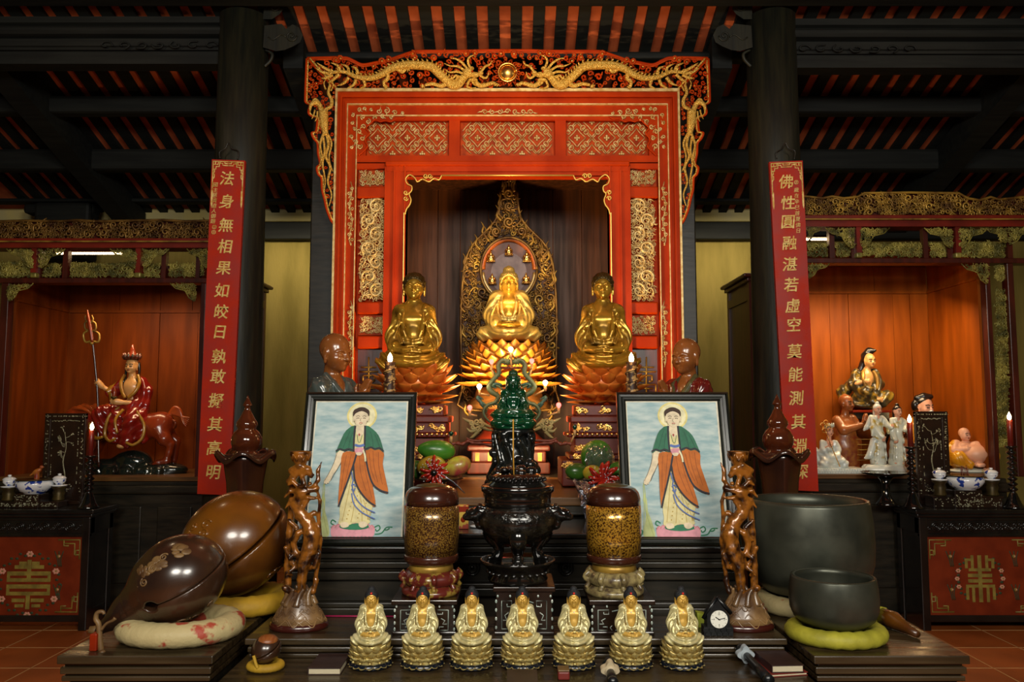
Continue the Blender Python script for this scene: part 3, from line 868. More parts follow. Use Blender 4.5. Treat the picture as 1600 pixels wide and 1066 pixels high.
# ------------------------------------------------------------------ side altars: carved cabinets with an open niche
def crestboard(mb, top, vb, Y, seed, r0, r1, mats, skip=None):
    poly = top+[(top[-1][0], vb), (top[0][0], vb)]
    mb.prism(poly, lambda a, b: W(a, b, Y+.03), lambda a, b: W(a, b, Y+.05), 1)
    ptube(mb, top, 2.2, Y, 0, 6, .004)
    fill(mb, poly, Y, r0, r1, seed, mats, tr=.3, leaves=3, dy=.0, dense=.66, tries=2200)
def corner_spandrel(mb, u, v, su, w, h, Y, seed):
    poly = [(u, v), (u+su*w, v), (u+su*w*.8, v+h*.28), (u+su*w*.45, v+h*.4), (u+su*w*.3, v+h*.8), (u+su*w*.1, v+h), (u, v+h)]
    ptube(mb, poly[1:-1], 1.1, Y, 0, 5, .0)
    fill(mb, poly, Y, 1.8, 4.5, seed, (0,), tr=.33, leaves=3, dense=.6, tries=500)
def niche(name, label, u0, u1, vrail, vpan, vbeam, vfloor, crest_top, YN, YB, plank, gold, xback, mull, spand, seed, posts):
    """u0..u1 opening; vrail=(top, bottom) of the red rail; vpan of the panel row; vbeam of the lower beam"""
    t = thing(name, label, 'altar niche', (WX((u0+u1)/2, vfloor, YN), (YN+YB)/2, 0))
    mb = MB()
    crestboard(mb, crest_top, vrail[0], YN, seed, 3.0, 7.0, (0,))
    mb.build('carved_crest', [M[gold], M['maroon_wood']], t)
    ua, ub = crest_top[0][0], crest_top[-1][0]
    mb = MB()
    pbox(mb, ua, vrail[0], ub, (vrail[0]+vrail[1])/2-2, YN, .05, .12, 0, .008)
    pbox(mb, ua, (vrail[0]+vrail[1])/2-2, ub, vrail[1]-5, YN, .03, .12, 0)
    pbox(mb, ua, vrail[1]-5, ub, vrail[1], YN, .045, .12, 0)
    o = mb.build('rail', M['rail_red'], t)
    mb = MB(); pbox(mb, ua, (vrail[0]+vrail[1])/2-3, ub, (vrail[0]+vrail[1])/2-1, YN, .055, .0)
    mb.build('gilt_line', M['gold_aged'], o)
    mb = MB()
    pbox(mb, ua, vpan[1], ub, vbeam, YN, .02, .1, 0, .006)
    for a, b in mull: pbox(mb, a, vpan[0], b, vpan[1]+1, YN, .0, .05)
    for a, b in posts:
        pbox(mb, a, vbeam, b, vfloor+4, YN, .015, .06, 0, .004)
    mb.build('frame', M['maroon_wood'], t)
    for (a, b) in spand[0]:                  # hanging red stubs
        mb = MB(); pbox(mb, a, vrail[1], b, vpan[1]-8, YN, .03, .05); pbox(mb, a-1, vpan[1]-8, b+1, vpan[1], YN, .04, .06, 1, .01)
        mb.build('hanging_post', [M['rail_red'], M['gold_green']], t)
    mb = MB()
    for k, (u, v, su, w, h) in enumerate(spand[1]): corner_spandrel(mb, u, v, su, w, h, YN-.03, seed+k)
    mb.build('corner_spandrels', M['gold_green'], t)
    for k, (a, v0, b, v1) in enumerate(spand[2]):
        mb = MB()
        fill(mb, [(a+1, v0+1), (b-1, v0+1), (b-1, v1-1), (a+1, v1-1)], YN+.03, 2.0, 5.5, seed+30+k, (0,), tr=.34, leaves=4, dense=.58, tries=1100)
        mb.build('openwork_panel', M['gold_green'], t)
    # niche lining: back planks, side walls, floor, ceiling
    xa, xb = WX(u0, vfloor, YN), WX(u1, vfloor, YN)
    zf, zc = WZ(vfloor, YN), WZ(vbeam, YN)+.12
    mb = MB()
    xl, xr = xa-.02, xb+.02
    rail_z = WZ(xback[0], YB)
    es = [xl]+[WX(u, 600, YB) for u in xback[1]]+[xr]
    for i in range(len(es)-1): mb.box(es[i]+.002, es[i+1]-.002, YB+(.004 if i % 2 else 0), YB+.03, zf, rail_z-.003)
    mb.box(xl, xr, YB-.012, YB+.03, rail_z, rail_z+.02)
    es = [xl]+[WX(u, 500, YB) for u in xback[2]]+[xr]
    for i in range(len(es)-1): mb.box(es[i]+.002, es[i+1]-.002, YB, YB+.03, rail_z+.02, zc)
    mb.box(xl, xr, YB+.03, YB+.04, zf, zc)
    mb.build('back_boards', M[plank], t)
    for s, x in ((-1, xl), (1, xr)):
        mb = MB()
        mb.box(x-.02 if s < 0 else x, x if s < 0 else x+.02, YN+.06, YB, zf, rail_z+.0)
        mb.box(x-.02 if s < 0 else x-.012, x+.012 if s < 0 else x+.02, YN+.06, YB, rail_z, rail_z+.02)
        mb.box(x-.02 if s < 0 else x, x if s < 0 else x+.02, YN+.06, YB, rail_z+.02, zc)
        mb.build('side_wall', M[plank], t)
    mb = MB(); mb.box(xl-.04, xr+.04, YN-.04, YB+.02, zf-.03, zf); mb.build('shelf', M['altar_brown'], t)
    mb = MB(); mb.box(xl-.02, xr+.02, YN+.06, YB+.03, zc, zc+.03); mb.build('ceiling_board', M['maroon_wood'], t)
    mb = MB()
    mb.box(xl-.1, xr+.1, YN-.02, YB, 0.02, zf-.03, 0, .01); mb.box(xl-.12, xr+.12, YN-.05, YB, zf-.13, zf-.06, 0, .015)
    for k in range(4):
        a = lerp(xl, xr, k/4)+.06; b = lerp(xl, xr, (k+1)/4)-.06
        mb.box(a, b, YN-.035, YN-.015, .2, zf-.22, 0, .01)
    mb.build('base_cabinet', M['black_wood'], t)
    return t, (xl, xr, zf, zc)
dm('rail_red', C('#7a2113'), .35, col2=C('#5c170d'), scale=5, bump=.08)
YNL, YNR = 6.15, 6.0
tl, LN = niche('altar_niche', 'dark carved altar niche holding the red-robed rider statue on a beast', 8, 312, (374, 389), (389, 435), 443, 745,
    [(-60, 347), (0, 346), (40, 345), (95, 346), (120, 344), (150, 346), (200, 345), (255, 344), (290, 346), (330, 345), (345, 346)], YNL, 6.95, 'plank_red', 'gold_brown',
    (489, (75, 172, 246, 306), (75, 186, 250, 300)),
    [(58, 64), (98, 106), (212, 219), (252, 259), (306, 312)],
    ([(52, 60), (214, 222), (-58, -50)],
     [(52, 389, -1, 42, 30), (60, 389, 1, 42, 30), (214, 389, -1, 42, 30), (222, 389, 1, 42, 30), (326, 389, -1, 34, 30), (10, 443, 1, 42, 28), (308, 443, -1, 42, 28)],
     [(-40, 407, 52, 435), (66, 410, 96, 434), (108, 409, 211, 435), (223, 410, 251, 435), (262, 410, 320, 434)]), 41,
    [(-4, 8), (310, 318), (322, 330)])
tr, RN = niche('altar_niche', 'dark carved altar niche holding the small white and painted statues', 1262, 1545, (338, 356), (356, 404), 412, 741,
    [(1236, 305), (1258, 307), (1285, 310), (1300, 307), (1318, 310), (1340, 308), (1350, 302), (1420, 301), (1498, 302), (1512, 310), (1530, 313), (1548, 308), (1560, 312), (1600, 308), (1640, 305)], YNR, 6.8, 'plank_orange', 'gold_aged',
    (459, (1300, 1330, 1400, 1427), (1368,)),
    [(1296, 1304), (1330, 1338), (1443, 1450), (1480, 1488), (1574, 1582)],
    ([(1336, 1344), (1490, 1498)],
     [(1336, 356, -1, 46, 32), (1344, 356, 1, 46, 32), (1490, 356, -1, 46, 32), (1498, 356, 1, 46, 32), (1262, 356, 1, 20, 20), (1574, 356, 1, 50, 26), (1574, 356, -1, 34, 24), (1262, 412, 1, 34, 22), (1546, 412, -1, 44, 32)],
     [(1260, 380, 1295, 403), (1305, 378, 1330, 403), (1345, 378, 1443, 403), (1452, 378, 1480, 403), (1500, 377, 1572, 403), (1553, 413, 1576, 440), (1554, 450, 1579, 700)]), 71,
    [(1545, 1553), (1580, 1590)])
# side panels of the cabinets facing the shrine, with a little cornice
for t, u0, YN, sgn in ((tr, 1174, YNR, 1), (tl, 374, YNL, -1)):
    x = WX(u0, 500, YN)
    mb = MB()
    mb.box(x, x+sgn*.04, YN, YN+.62, .1, WZ(440, YN), 0)
    mb.box(x-sgn*.012, x, YN+.0, YN+.05, .1, WZ(440, YN)); mb.box(x-sgn*.012, x, YN+.57, YN+.62, .1, WZ(440, YN))
    mb.box(x-sgn*.012, x, YN+.05, YN+.57, WZ(468, YN), WZ(455, YN))
    z = WZ(440, YN)
    mb.box(x-sgn*.03, x+sgn*.05, YN-.02, YN+.64, z, z+.03, 0, .008); mb.box(x-sgn*.06, x+sgn*.05, YN-.04, YN+.66, z+.03, z+.06, 0, .012)
    mb.box(x+sgn*.04, WX(1256 if sgn > 0 else 330, 500, YN), YN, YN+.03, .1, z)
    mb.build('side_panel', M['maroon_wood'], t)
# tube lamps inside the niches: housing and glowing tube
def tube_lamp(label, u0, u1, v, Y, n):
    t = thing('tube_lamp', label, 'lamp', W((u0+u1)/2, v, Y))
    a, b = W(u0, v, Y), W(u1, v, Y)
    mb = MB(); mb.box(a.x, b.x, Y-.02, Y+.02, a.z+.012, a.z+.03); mb.build('housing', M['black_wood'], t)
    mb = MB(); mb.tube([a, b], .009, 8); mb.build('tube', M['tube_glow'], t)
    return t
dm('tube_glow', (1, .75, .45), .4, emit=(1, .68, .36), estr=16)
tube_lamp('glowing lamp tube behind the carved panels above the rider statue', 88, 190, 396, 6.5, 4)
tube_lamp('glowing lamp tube behind the carved panels beside the couplet board', 1215, 1300, 374, 6.4, 3)

# ------------------------------------------------------------------ couplet boards with gilt characters
def text_mesh(mb, s, corner, ux, uz, size, m=0, depth=.004, shear=.12, bold=.012):
    """one character; centre at corner, ux / uz unit vectors in its plane"""
    cu = bpy.data.curves.new('t', 'FONT'); cu.body = s; cu.size = 1; cu.extrude = .02; cu.shear = shear; cu.offset = bold; cu.resolution_u = 2
    o = bpy.data.objects.new('t', cu); COL.objects.link(o)
    bpy.context.view_layer.update()
    me = bpy.data.meshes.new_from_object(o.evaluated_get(bpy.context.evaluated_depsgraph_get()))
    n = len(me.vertices); V = np.zeros(n*3); me.vertices.foreach_get('co', V); V = V.reshape(-1, 3)
    lo, hi = V.min(0), V.max(0)
    c = (lo+hi)/2
    ux, uz = np.array(ux), np.array(uz)
    nrm = np.cross(ux, uz)
    P = np.array(corner)+((V[:, 0]-c[0])*size)[:, None]*ux+((V[:, 1]-c[1])*size)[:, None]*uz+(V[:, 2]/.02*depth)[:, None]*nrm
    mb.add(P.tolist(), [tuple(p.vertices) for p in me.polygons], m)
    bpy.data.objects.remove(o); bpy.data.curves.remove(cu); bpy.data.meshes.remove(me)
dm('board_red', C('#b02c16'), .32, col2=C('#981f10'), scale=6, bump=.08, rvar=.08)
dm('gold_letter', C('#e6cd80'), .45, .15, col2=C('#c79a3f'), scale=40)
YB_ = 5.14
def couplet(label, quad, chars, pts, small, spt, seals, hook):
    tlc, trc, blc, brc = [W(a, b, YB_) for a, b in quad]
    t = thing('couplet_board', label, 'couplet board', ((blc.x+brc.x)/2, YB_, min(blc.z, brc.z)))
    mb = MB(); pr = [tlc, trc, brc, blc]
    d = Vector((0, .025, 0))
    mb.add([tuple(p) for p in pr]+[tuple(p+d) for p in pr], [(0, 1, 2, 3), (7, 6, 5, 4), (0, 4, 5, 1), (1, 5, 6, 2), (2, 6, 7, 3), (3, 7, 4, 0)])
    mb.build('board', M['board_red'], t)
    ux = (trc-tlc).normalized(); uz = (tlc-blc).normalized()
    w, h = (trc-tlc).length, (tlc-blc).length
    for ch, (u, v) in zip(chars, pts):
        mb = MB(); text_mesh(mb, ch, W(u, v, YB_)+Vector((0, -.001, 0)), ux, uz, .098); mb.build('character', M['gold_letter'], t)
    mb = MB()
    for i, ch in enumerate(small):
        p = spt[0]; u, v = p[0]+(spt[1][0]-p[0])*i/(len(small)-1), p[1]+(spt[1][1]-p[1])*i/(len(small)-1)
        text_mesh(mb, ch, W(u, v, YB_)+Vector((0, -.001, 0)), ux, uz, .034, bold=.0)
    for (u, v) in seals:
        c = W(u, v, YB_); s_ = .013
        for a, b, c2, d2 in ((-1, -1, 1, -.75), (-1, .75, 1, 1), (-1, -1, -.75, 1), (.75, -1, 1, 1), (-.5, -.5, .5, -.3), (-.5, .2, .5, .4), (-.1, -.5, .1, .5)):
            mb.box(c.x+a*s_, c.x+c2*s_, c.y-.003, c.y, c.z+b*s_, c.z+d2*s_)
    mb.build('small_inscription', M['gold_letter'], t)
    # gilt fretwork on the upper corners
    mb = MB()
    def B(a, b): return tlc+ux*(a*w)-uz*(b*w)+Vector((0, -.002, 0))
    for f in (lambda a: a, lambda a: 1-a):
        for L in ([(.04, .06), (.5, .06)], [(.05, .06), (.05, 1.0)], [(.12, .06), (.12, .16), (.05, .16)], [(.05, .3), (.14, .3), (.14, .22), (.24, .22), (.24, .12), (.34, .12), (.34, .18), (.5, .18)],
                  [(.12, .16), (.2, .16), (.2, .1), (.28, .1)], [(.05, .45), (.1, .45), (.1, .55), (.05, .62)], [(.1, .3), (.1, .4), (.04, .42)], [(.4, .06), (.4, .12), (.5, .12)]):
            mb.tube([B(f(a), b) for a, b in L], .0042, 5)
        mb.add([tuple(B(f(a), b)+Vector((0, dy, 0))) for dy in (-.003, .0) for a, b in ((.03, .95), (.03, 1.35), (.055, 1.47), (.08, 1.35), (.08, .95))],
               [(0, 1, 2, 3, 4), (9, 8, 7, 6, 5)]+[(i, i+5, (i+1) % 5+5, (i+1) % 5) for i in range(5)])
    mb.build('gilt_fretwork', M['gold_letter'], t)
    mb = MB(); mb.tube(smooth_path([W(hook-13, 248, YB_+.02), W(hook-14, 238, YB_+.02), W(hook-5, 232, YB_+.02), W(hook, 223, YB_+.02), W(hook+5, 232, YB_+.02), W(hook+15, 236, YB_+.02), W(hook+14, 250, YB_+.02)], 4), .004, 5)
    mb.build('hanging_wire', M['black_wood'], t)
couplet('red board of gilt characters on the column beside the rider statue', [(331, 249), (383, 251), (308, 772), (358, 774)], '法身無相果如皎日孰敢擬其高明',
    [(355, 279), (354, 315), (353, 352), (352, 385), (349, 419), (347, 454), (346, 487), (344, 519), (342, 557), (341, 588), (338, 626), (336, 663), (335, 700), (334, 738)],
    '國主慈濟道人御題', ((337, 289), (333, 346)), [(335, 355), (334, 363)], 357)
couplet('red board of gilt characters on the column beside the white porcelain statues', [(1202, 253), (1254, 251), (1229, 766), (1279, 768)], '佛性圓融湛若虛空莫能測其淵深',
    [(1228, 284), (1231, 317), (1231, 347), (1233, 380), (1234, 413), (1236, 445), (1238, 478), (1240, 507), (1241, 549), (1243, 585), (1244, 622), (1247, 659), (1249, 697), (1251, 737)],
    '歲在辛巳首夏佛日', ((1244, 297), (1247, 361)), [(1244, 285)], 1227)

# ------------------------------------------------------------------ figure sculpting
def TR(c, R=None):
    R = R or Matrix.Identity(3); c = Vector(c)
    return lambda p: tuple(c+R @ Vector(p))
def add_head(S, c, w, R=None, fat=0.0, ears=1.0, neck=None, feat=1.0):
    """c: middle of the head between the eyes' height; w: half width; faces -y before R"""
    T = TR(c, R); E = R.to_euler() if R else None; k = .12*w
    def e(p, r, kk=k, op='u'):
        S.ell(T([q*w for q in p]), [q*w for q in r], kk, op, R)
    e((0, .12, .32), (1, 1.12, 1.08)); e((0, -.12, -.25), (.88+fat*.1, .9, 1.0), .2*w)
    e((0, -.34, -.82), (.58+fat*.25, .56, .46), .3*w)
    for s in (-1, 1):
        e((s*.48, -.52, -.42), (.36+fat*.12,)*3, .25*w)
        e((s*.4, -1.0, -.03), (.28, .19, .16), .08*w, 'd')
        e((s*.4, -.8, -.08), (.21, .17, .1), .03*w)
        S.chain([T([q*w for q in p]) for p in ((s*.1, -.99, .1), (s*.4, -.96, .22), (s*.74, -.7, .08))], .07*w*feat, .08*w)
        e((s*.13, -1.05, -.42), (.11, .1, .09), .06*w)
        if ears:
            e((s*1.0, .06, -.05), (.12, .26, .36), .05*w)
            S.chain([T([q*w for q in p]) for p in ((s*1.02, .02, -.3), (s*1.0, -.02, -.3-.5*ears))], [.13*w, .12*w], .06*w)
        S.cap(T((s*.05*w, -1.0*w, -.7*w)), T((s*.27*w, -.86*w, -.68*w)), .065*w, .03*w, .04*w)
    S.cap(T((0, -.95*w, .05*w)), T((0, -1.17*w, -.38*w)), .1*w, .16*w, .08*w)
    S.cap(T((-.12*w, -.93*w, -.82*w)), T((.12*w, -.93*w, -.82*w)), .075*w, .075*w, .06*w)
    e((0, -.78, -1.08), (.26, .22, .2), .2*w)
    if neck is not None: S.cap(T((0, .1*w, -.6*w)), neck, .56*w, .62*w, .15*w)
def add_hand(S, wrist, palm, tips, r, thumb, k=.01):
    """palm: centre; tips: four finger tips; thumb: thumb tip"""
    S.cap(wrist, palm, r*1.5, r*1.7, k*1.5)
    w, p = Vector(wrist), Vector(palm)
    d = (p-w).normalized()
    n = len(tips)
    side = (Vector(tips[-1])-Vector(tips[0]))
    side = side.normalized() if side.length > 1e-4 else Vector((1, 0, 0))
    for i, t in enumerate(tips):
        root = p+side*((i-(n-1)/2)*r*.85)+d*r*.5
        t = Vector(t); mid = (root+t)/2+(d*r*.25)
        S.chain([tuple(root), tuple(mid), tuple(t)], [r*.52, r*.48, r*.36], k*.4)
    rt = p-d*r*.5-side*r*1.2
    t = Vector(thumb)
    S.chain([tuple(rt), tuple((rt+t)/2-side*r*.3), thumb], [r*.6, r*.52, r*.4], k*.5)
def fold(X, Y, Z, c, per, amp, sq=(1, 1, 1), win=None):
    d = np.sqrt(((X-c[0])*sq[0])**2+((Y-c[1])*sq[1])**2+((Z-c[2])*sq[2])**2)
    f = np.sin(d*2*PI/per)
    f = amp*np.sign(f)*np.abs(f)**.7
    return f if win is None else f*win
def sstep(a, b, x):
    t = np.clip((x-a)/(b-a), 0, 1); return t*t*(3-2*t)

def lotus_buddha(root, sc, skin, robe, hair, w=.105, kw=.36, sw=.2, res=.0085, off=(0, 0, 0), lean=0.0, chest=True, curls=True, gem=None, ush=1.0, fold_amp=.007, rotz=0.0, lapel=True, ar=.1, eo=.075, tw=1.0):
    """a figure in meditation, legs folded, hands in the lap; unit height, front -y"""
    B = Sculpt((-.5, -.46, -.03), (.5, .3, 1.04), res)
    hc = (0, -.015-lean, 1-2.0*w*(.85+.15*ush))
    add_head(B, hc, w, neck=(0, .0, .6))
    B.ell((0, .0, .5), (.165*tw, .115, .15), .06); B.ell((0, -.02, .34), (.15*tw, .125, .15), .06); B.ell((0, .02, .14), (.2*tw, .15, .13), .05)
    for s in (-1, 1):
        B.cap((s*.03, .02, .66), (s*sw*.8, 0, .59), .05, .06, .05)
        B.ell((s*.065, -.075, .5), (.075, .05, .055), .05)
        B.chain([(s*sw*.85, .0, .56), (s*(sw+eo), -.03, .36), (s*.17, -.22, .205)], [.055, .05, .035], .03)
        B.cap((s*.17, -.22, .205), (s*.075, -.27, .185), .036, .04, .02)
    # right hand lying on the left, thumbs meeting
    for q, z, s in ((.012, .165, 1), (-.006, .19, -1)):
        for i in range(4):
            B.chain([(s*.085, -.25-.018*i, z), (s*.0, -.262-.019*i, z-.006+.004*i), (-s*.06, -.25-.018*i, z+.004)], [.014, .0135, .01], .004)
    for s in (-1, 1): B.chain([(s*.085, -.245, .2), (s*.045, -.262, .222), (s*.006, -.262, .228)], [.017, .014, .011], .006)
    R = Sculpt((-.52, -.5, -.04), (.52, .34, .72), res)
    R.ell((0, .03, .44), (.2*tw, .135, .2), .06); R.ell((0, .03, .2), (.23*tw, .17, .2), .06)
    for s in (-1, 1):
        R.ell((s*sw*.75, .0, .59), (.11, .095, .065), .05); R.cap((s*.05, .04, .665), (s*sw*.8, 0, .6), .05, .07, .05)
        R.chain([(s*sw, .0, .545), (s*(sw+eo), -.03, .35), (s*.17, -.2, .215)], [ar*.85, ar, ar*.8], .04)
        R.chain([(s*(sw+eo), -.04, .3), (s*(sw+eo*.5), -.12, .16)], [ar*.9, ar*.7], .05)           # hanging sleeve
        R.chain([(s*.12, .0, .11), (s*kw, -.15, .085), (s*.06, -.3, .075)], [.12, .088, .07], .04)
        R.ell((s*(kw-.03), -.12, .08), (.11, .12, .085), .04)
    R.ell((0, -.22, .06), (.22, .14, .07), .05)
    # opening over the chest, hands kept clear
    R.ell((0, -.17, .47), (.085, .13, .21), .02, 'd'); R.cap((0, -.1, .62), (0, .0, .72), .085, .1, .02, 'd')
    R.ell((0, -.27, .215), (.11, .075, .055), .02, 'd')
    if lapel:
        for s in (-1, 1):
            R.chain([(s*.06, .06, .68), (s*.085, -.03, .64), (s*.092, -.07, .59), (s*.1, -.125, .5), (s*.088, -.155, .38), (s*.05, -.165, .29)], [.02, .02, .021, .021, .021, .018], .008)
            R.chain([(s*.1, .04, .615), (s*.13, -.055, .585), (s*.145, -.105, .48), (s*.14, -.14, .36), (s*.1, -.2, .26)], [.014, .015, .016, .016, .014], .012)
        R.chain([(-.1, -.155, .31), (0, -.175, .285), (.1, -.155, .31)], .02, .01)
        R.chain([(-.11, -.15, .275), (0, -.17, .25), (.11, -.15, .275)], .022, .01)
    # skirt falling in scallops over the seat
    for s in (-1, 1):
        for i in range(4): R.chain([(s*(.03+.02*i), -.32+.01*i, .085), (s*(.1+.06*i), -.29+.02*i, .11-.01*i), (s*(.22+.045*i), -.2, .13-.02*i)], [.01, .014, .01], .012)
        for i in range(3):
            q = (sw+eo)/.275
            R.chain([(s*q*(.15+.03*i), -.1-.05*i, .52-.05*i), (s*q*(.25+.015*i), -.12-.03*i, .42-.07*i), (s*q*(.31-.03*i), -.08-.04*i, .36-.08*i)], [.008, .013, .007], .012)
    R.chain([(-.07, -.345, .09), (-.035, -.36, .03), (0, -.37, .07), (.035, -.36, .03), (.07, -.345, .09)], .016, .02)
    def fn(X, Y, Z):
        out = 0
        leg = 1-sstep(.15, .2, Z); arm = sstep(.17, .24, Z)*sstep(.12, .2, np.abs(X))
        ax = np.abs(X)
        out = out+fold(ax, Y, Z, (.02, -.16, .24), .078, fold_amp, (1, .8, 1.2), leg)
        out = out+fold(ax, Y, Z, (.1, -.36, .3), .074, fold_amp*.8, (1, 1, .9), arm)
        return out
    R.warp(fn)
    def ft(o): return o
    rot = Euler((0, 0, rotz))
    rb = R.build('robe', robe, root, sc, rot, off); bd = B.build('body', skin, root, sc, rot, off)
    H = Sculpt((-.2, -.2, .6), (.2, .2, 1.06), res*.8)
    T = TR(hc)
    def e(p, r, k, op='u'): H.ell(T([q*w for q in p]), [q*w for q in r], k*w, op)
    e((0, .14, .4), (1.1, 1.18, 1.1), .1); e((0, .2, -.1), (1.02, 1.0, .75), .2)
    e((0, -1.05, -.42), (1.12, .98, 1.12), .1, 'd'); H.box(T((0, 0, -1.0*w)), (.2, .2, .55*w), .02, 'd')
    if ush: e((0, .12, 1.38), (.66*ush, .66*ush, .62*ush), .12)
    if curls:
        n = 9 if w > .09 else 8
        def hc_(X, Y, Z):
            x, y, z = (X-hc[0])/w, (Y-hc[1])/w, (Z-hc[2])/w
            th = np.arctan2(x, y+1e-6); ph = np.arctan2(z, np.sqrt(x*x+y*y)+1e-6)
            return -w*.07*(np.abs(np.cos(th*n+np.floor(ph*5/1.0)*PI*.5))*np.abs(np.cos(ph*5*PI/2)))
        H.warp(hc_)
    H.build('hair', hair, root, sc, rot, off)
    if gem:
        mb = MB(); c = Vector(off)+rot.to_matrix() @ (Vector(T((0, -.98*w, .95*w)))*sc)
        mb.ell(c, (w*.2*sc,)*3, 8, 6); mb.build('hair_jewel', gem, root, False)
    return hc

def petal(mb, c, phi, r, L, Wd, tilt, curl, cup, m=0, tip=.16, nu=6, nt=7, th=.004):
    """a pointed lotus petal growing outward from radius r round c, tilted up by tilt"""
    o, rr = Vector((cos(phi), sin(phi), 0)), Vector((-sin(phi), cos(phi), 0))
    z = Vector((0, 0, 1)); p = Vector(c)+o*r
    front, back = [], []
    a = tilt; q = Vector(p); dl = L/(nt-1)
    for i in range(nt):
        t = i/(nt-1)
        w = Wd*.5*(sin(PI*min(1, t*.62+.16))**.9)*(1 if t < .55 else max(0.0, 1-((t-.55)/.45)**1.7))
        w = max(w, Wd*.012)
        d = o*cos(a)+z*sin(a); nrm = (o*-sin(a)+z*cos(a))
        for k in range(nu+1):
            s = -1+2*k/nu
            pt = q+rr*(w*s)+nrm*(cup*w*(s*s)*1.0)-nrm*(th*.5)
            front.append(tuple(pt)); back.append(tuple(pt+nrm*th*(1-.8*abs(s))*(1-t*.6)))
        a += curl/(nt-1); q = q+d*dl
    n = nu+1; fs = []; off = len(front)
    for i in range(nt-1):
        for k in range(nu):
            a_, b_, c_, d_ = i*n+k, i*n+k+1, (i+1)*n+k+1, (i+1)*n+k
            fs.append((a_, b_, c_, d_)); fs.append((d_+off, c_+off, b_+off, a_+off))
    for i in range(nt-1):
        for k in (0, nu): fs.append((i*n+k, (i+1)*n+k, (i+1)*n+k+off, i*n+k+off))
    mb.add(front+back, fs, m, True)
def lotus(mb, c, rows, m=0):
    """rows: (height, ring radius, number, length, width, tilt degrees, curl degrees, cup, phase)"""
    for (h, r, n, L, w, t, cu, cup, ph) in rows:
        for i in range(n):
            petal(mb, (c[0], c[1], c[2]+h), 2*PI*(i+ph)/n, r, L, w, math.radians(t), math.radians(cu), cup, m)

# ------------------------------------------------------------------ materials of the statues
dm('gold_statue', C('#e8b440'), .3, .55, col2=C('#d09426'), scale=7, bump=.06, rvar=.07)
dm('gold_satin', C('#edcd72'), .36, .5, col2=C('#dcb350'), scale=7, bump=.04, rvar=.05)
dm('gold_dark', C('#b98c2c'), .3, .55, col2=C('#5a3f10'), scale=11, lo=.45, hi=.75, bump=.08, rvar=.08)
dm('hair_dark_gold', C('#4a3a18'), .4, .6)
dm('petal_gold', C('#e39a35'), .38, .35, col2=C('#b8641c'), scale=9, coat=.15)
dm('petal_orange', C('#e08a34'), .36, .25, col2=C('#b85a1c'), scale=9, coat=.2)
dm('pedestal_red', C('#6a2010'), .4, col2=C('#50160a'), scale=6, bump=.06)
dm('mauve', C('#7d5a55'), .6, col2=C('#59423f'), scale=7)
dm('orange_rim', C('#a8561c'), .4)

# ------------------------------------------------------------------ central statue with its flaming mandorla
YB0 = 6.05
cb = W(795, 600, YB0)
t = thing('buddha_statue', 'golden seated statue on a tall lotus throne at the centre of the red shrine', 'statue', (WX(795, 600, YB0), YB0, 1.035))
px0 = px(YB0)
# throne: stepped pedestal, drum posts, yellow table, lotus
mb = MB()
for (hw, z0, z1) in ((.30, 1.036, 1.12), (.27, 1.12, 1.2), (.3, 1.2, 1.24)): mb.box(cb.x-hw, cb.x+hw, YB0-.25, YB0+.25, z0, z1, 0, .012)
for k in range(6): mb.box(cb.x-.24+k*.09, cb.x-.24+k*.09+.03, YB0-.258, YB0-.25, 1.13, 1.19, 1)
pd = mb.build('pedestal', [M['maroon_wood'], M['gold_aged']], t)
zt0, zt1 = WZ(640, YB0), WZ(606, YB0)
mb = MB()
mb.lathe([(.25, 1.24), (.27, 1.27), (.2, 1.33), (.17, 1.38), (.2, zt0)], (cb.x, YB0, 0), 28)
mb.build('throne_stem', M['pedestal_red'], t)
mb = MB(); mb.lathe([(.23, zt0), (.315, zt0+.01), (.32, zt0+.05), (.26, zt0+.09), (.24, zt1)], (cb.x, YB0, 0), 32); mb.build('throne_table', M['altar_brown'], t)
R0 = 62*px0
mb = MB()
mb.lathe([(R0*.5, 0), (R0*.95, .1), (R0*.98, .24), (R0*.92, .31), (.01, .33)], (cb.x, YB0, WZ(604, YB0)), 32)
zl = WZ(604, YB0)
rows = []
for i in range(7):
    f = i/6
    rows.append((.01+.205*f, R0*(.80+.1*f), 18, R0*(.56-.15*f), R0*.40, lerp(-8, 78, f), lerp(34, 12, f), .35, .5*(i % 2)))
lotus(mb, (cb.x, YB0, zl), rows)
mb.build('lotus_throne', M['petal_gold'], t)
zseat = WZ(533, YB0)
sc = WZ(416, YB0)-zseat
lotus_buddha(t, sc, M['gold_statue'], M['gold_satin'], M['gold_satin'], w=.112, kw=.32, sw=.19, eo=.05, ar=.092, res=.008, off=(0, 0, zseat-1.035))
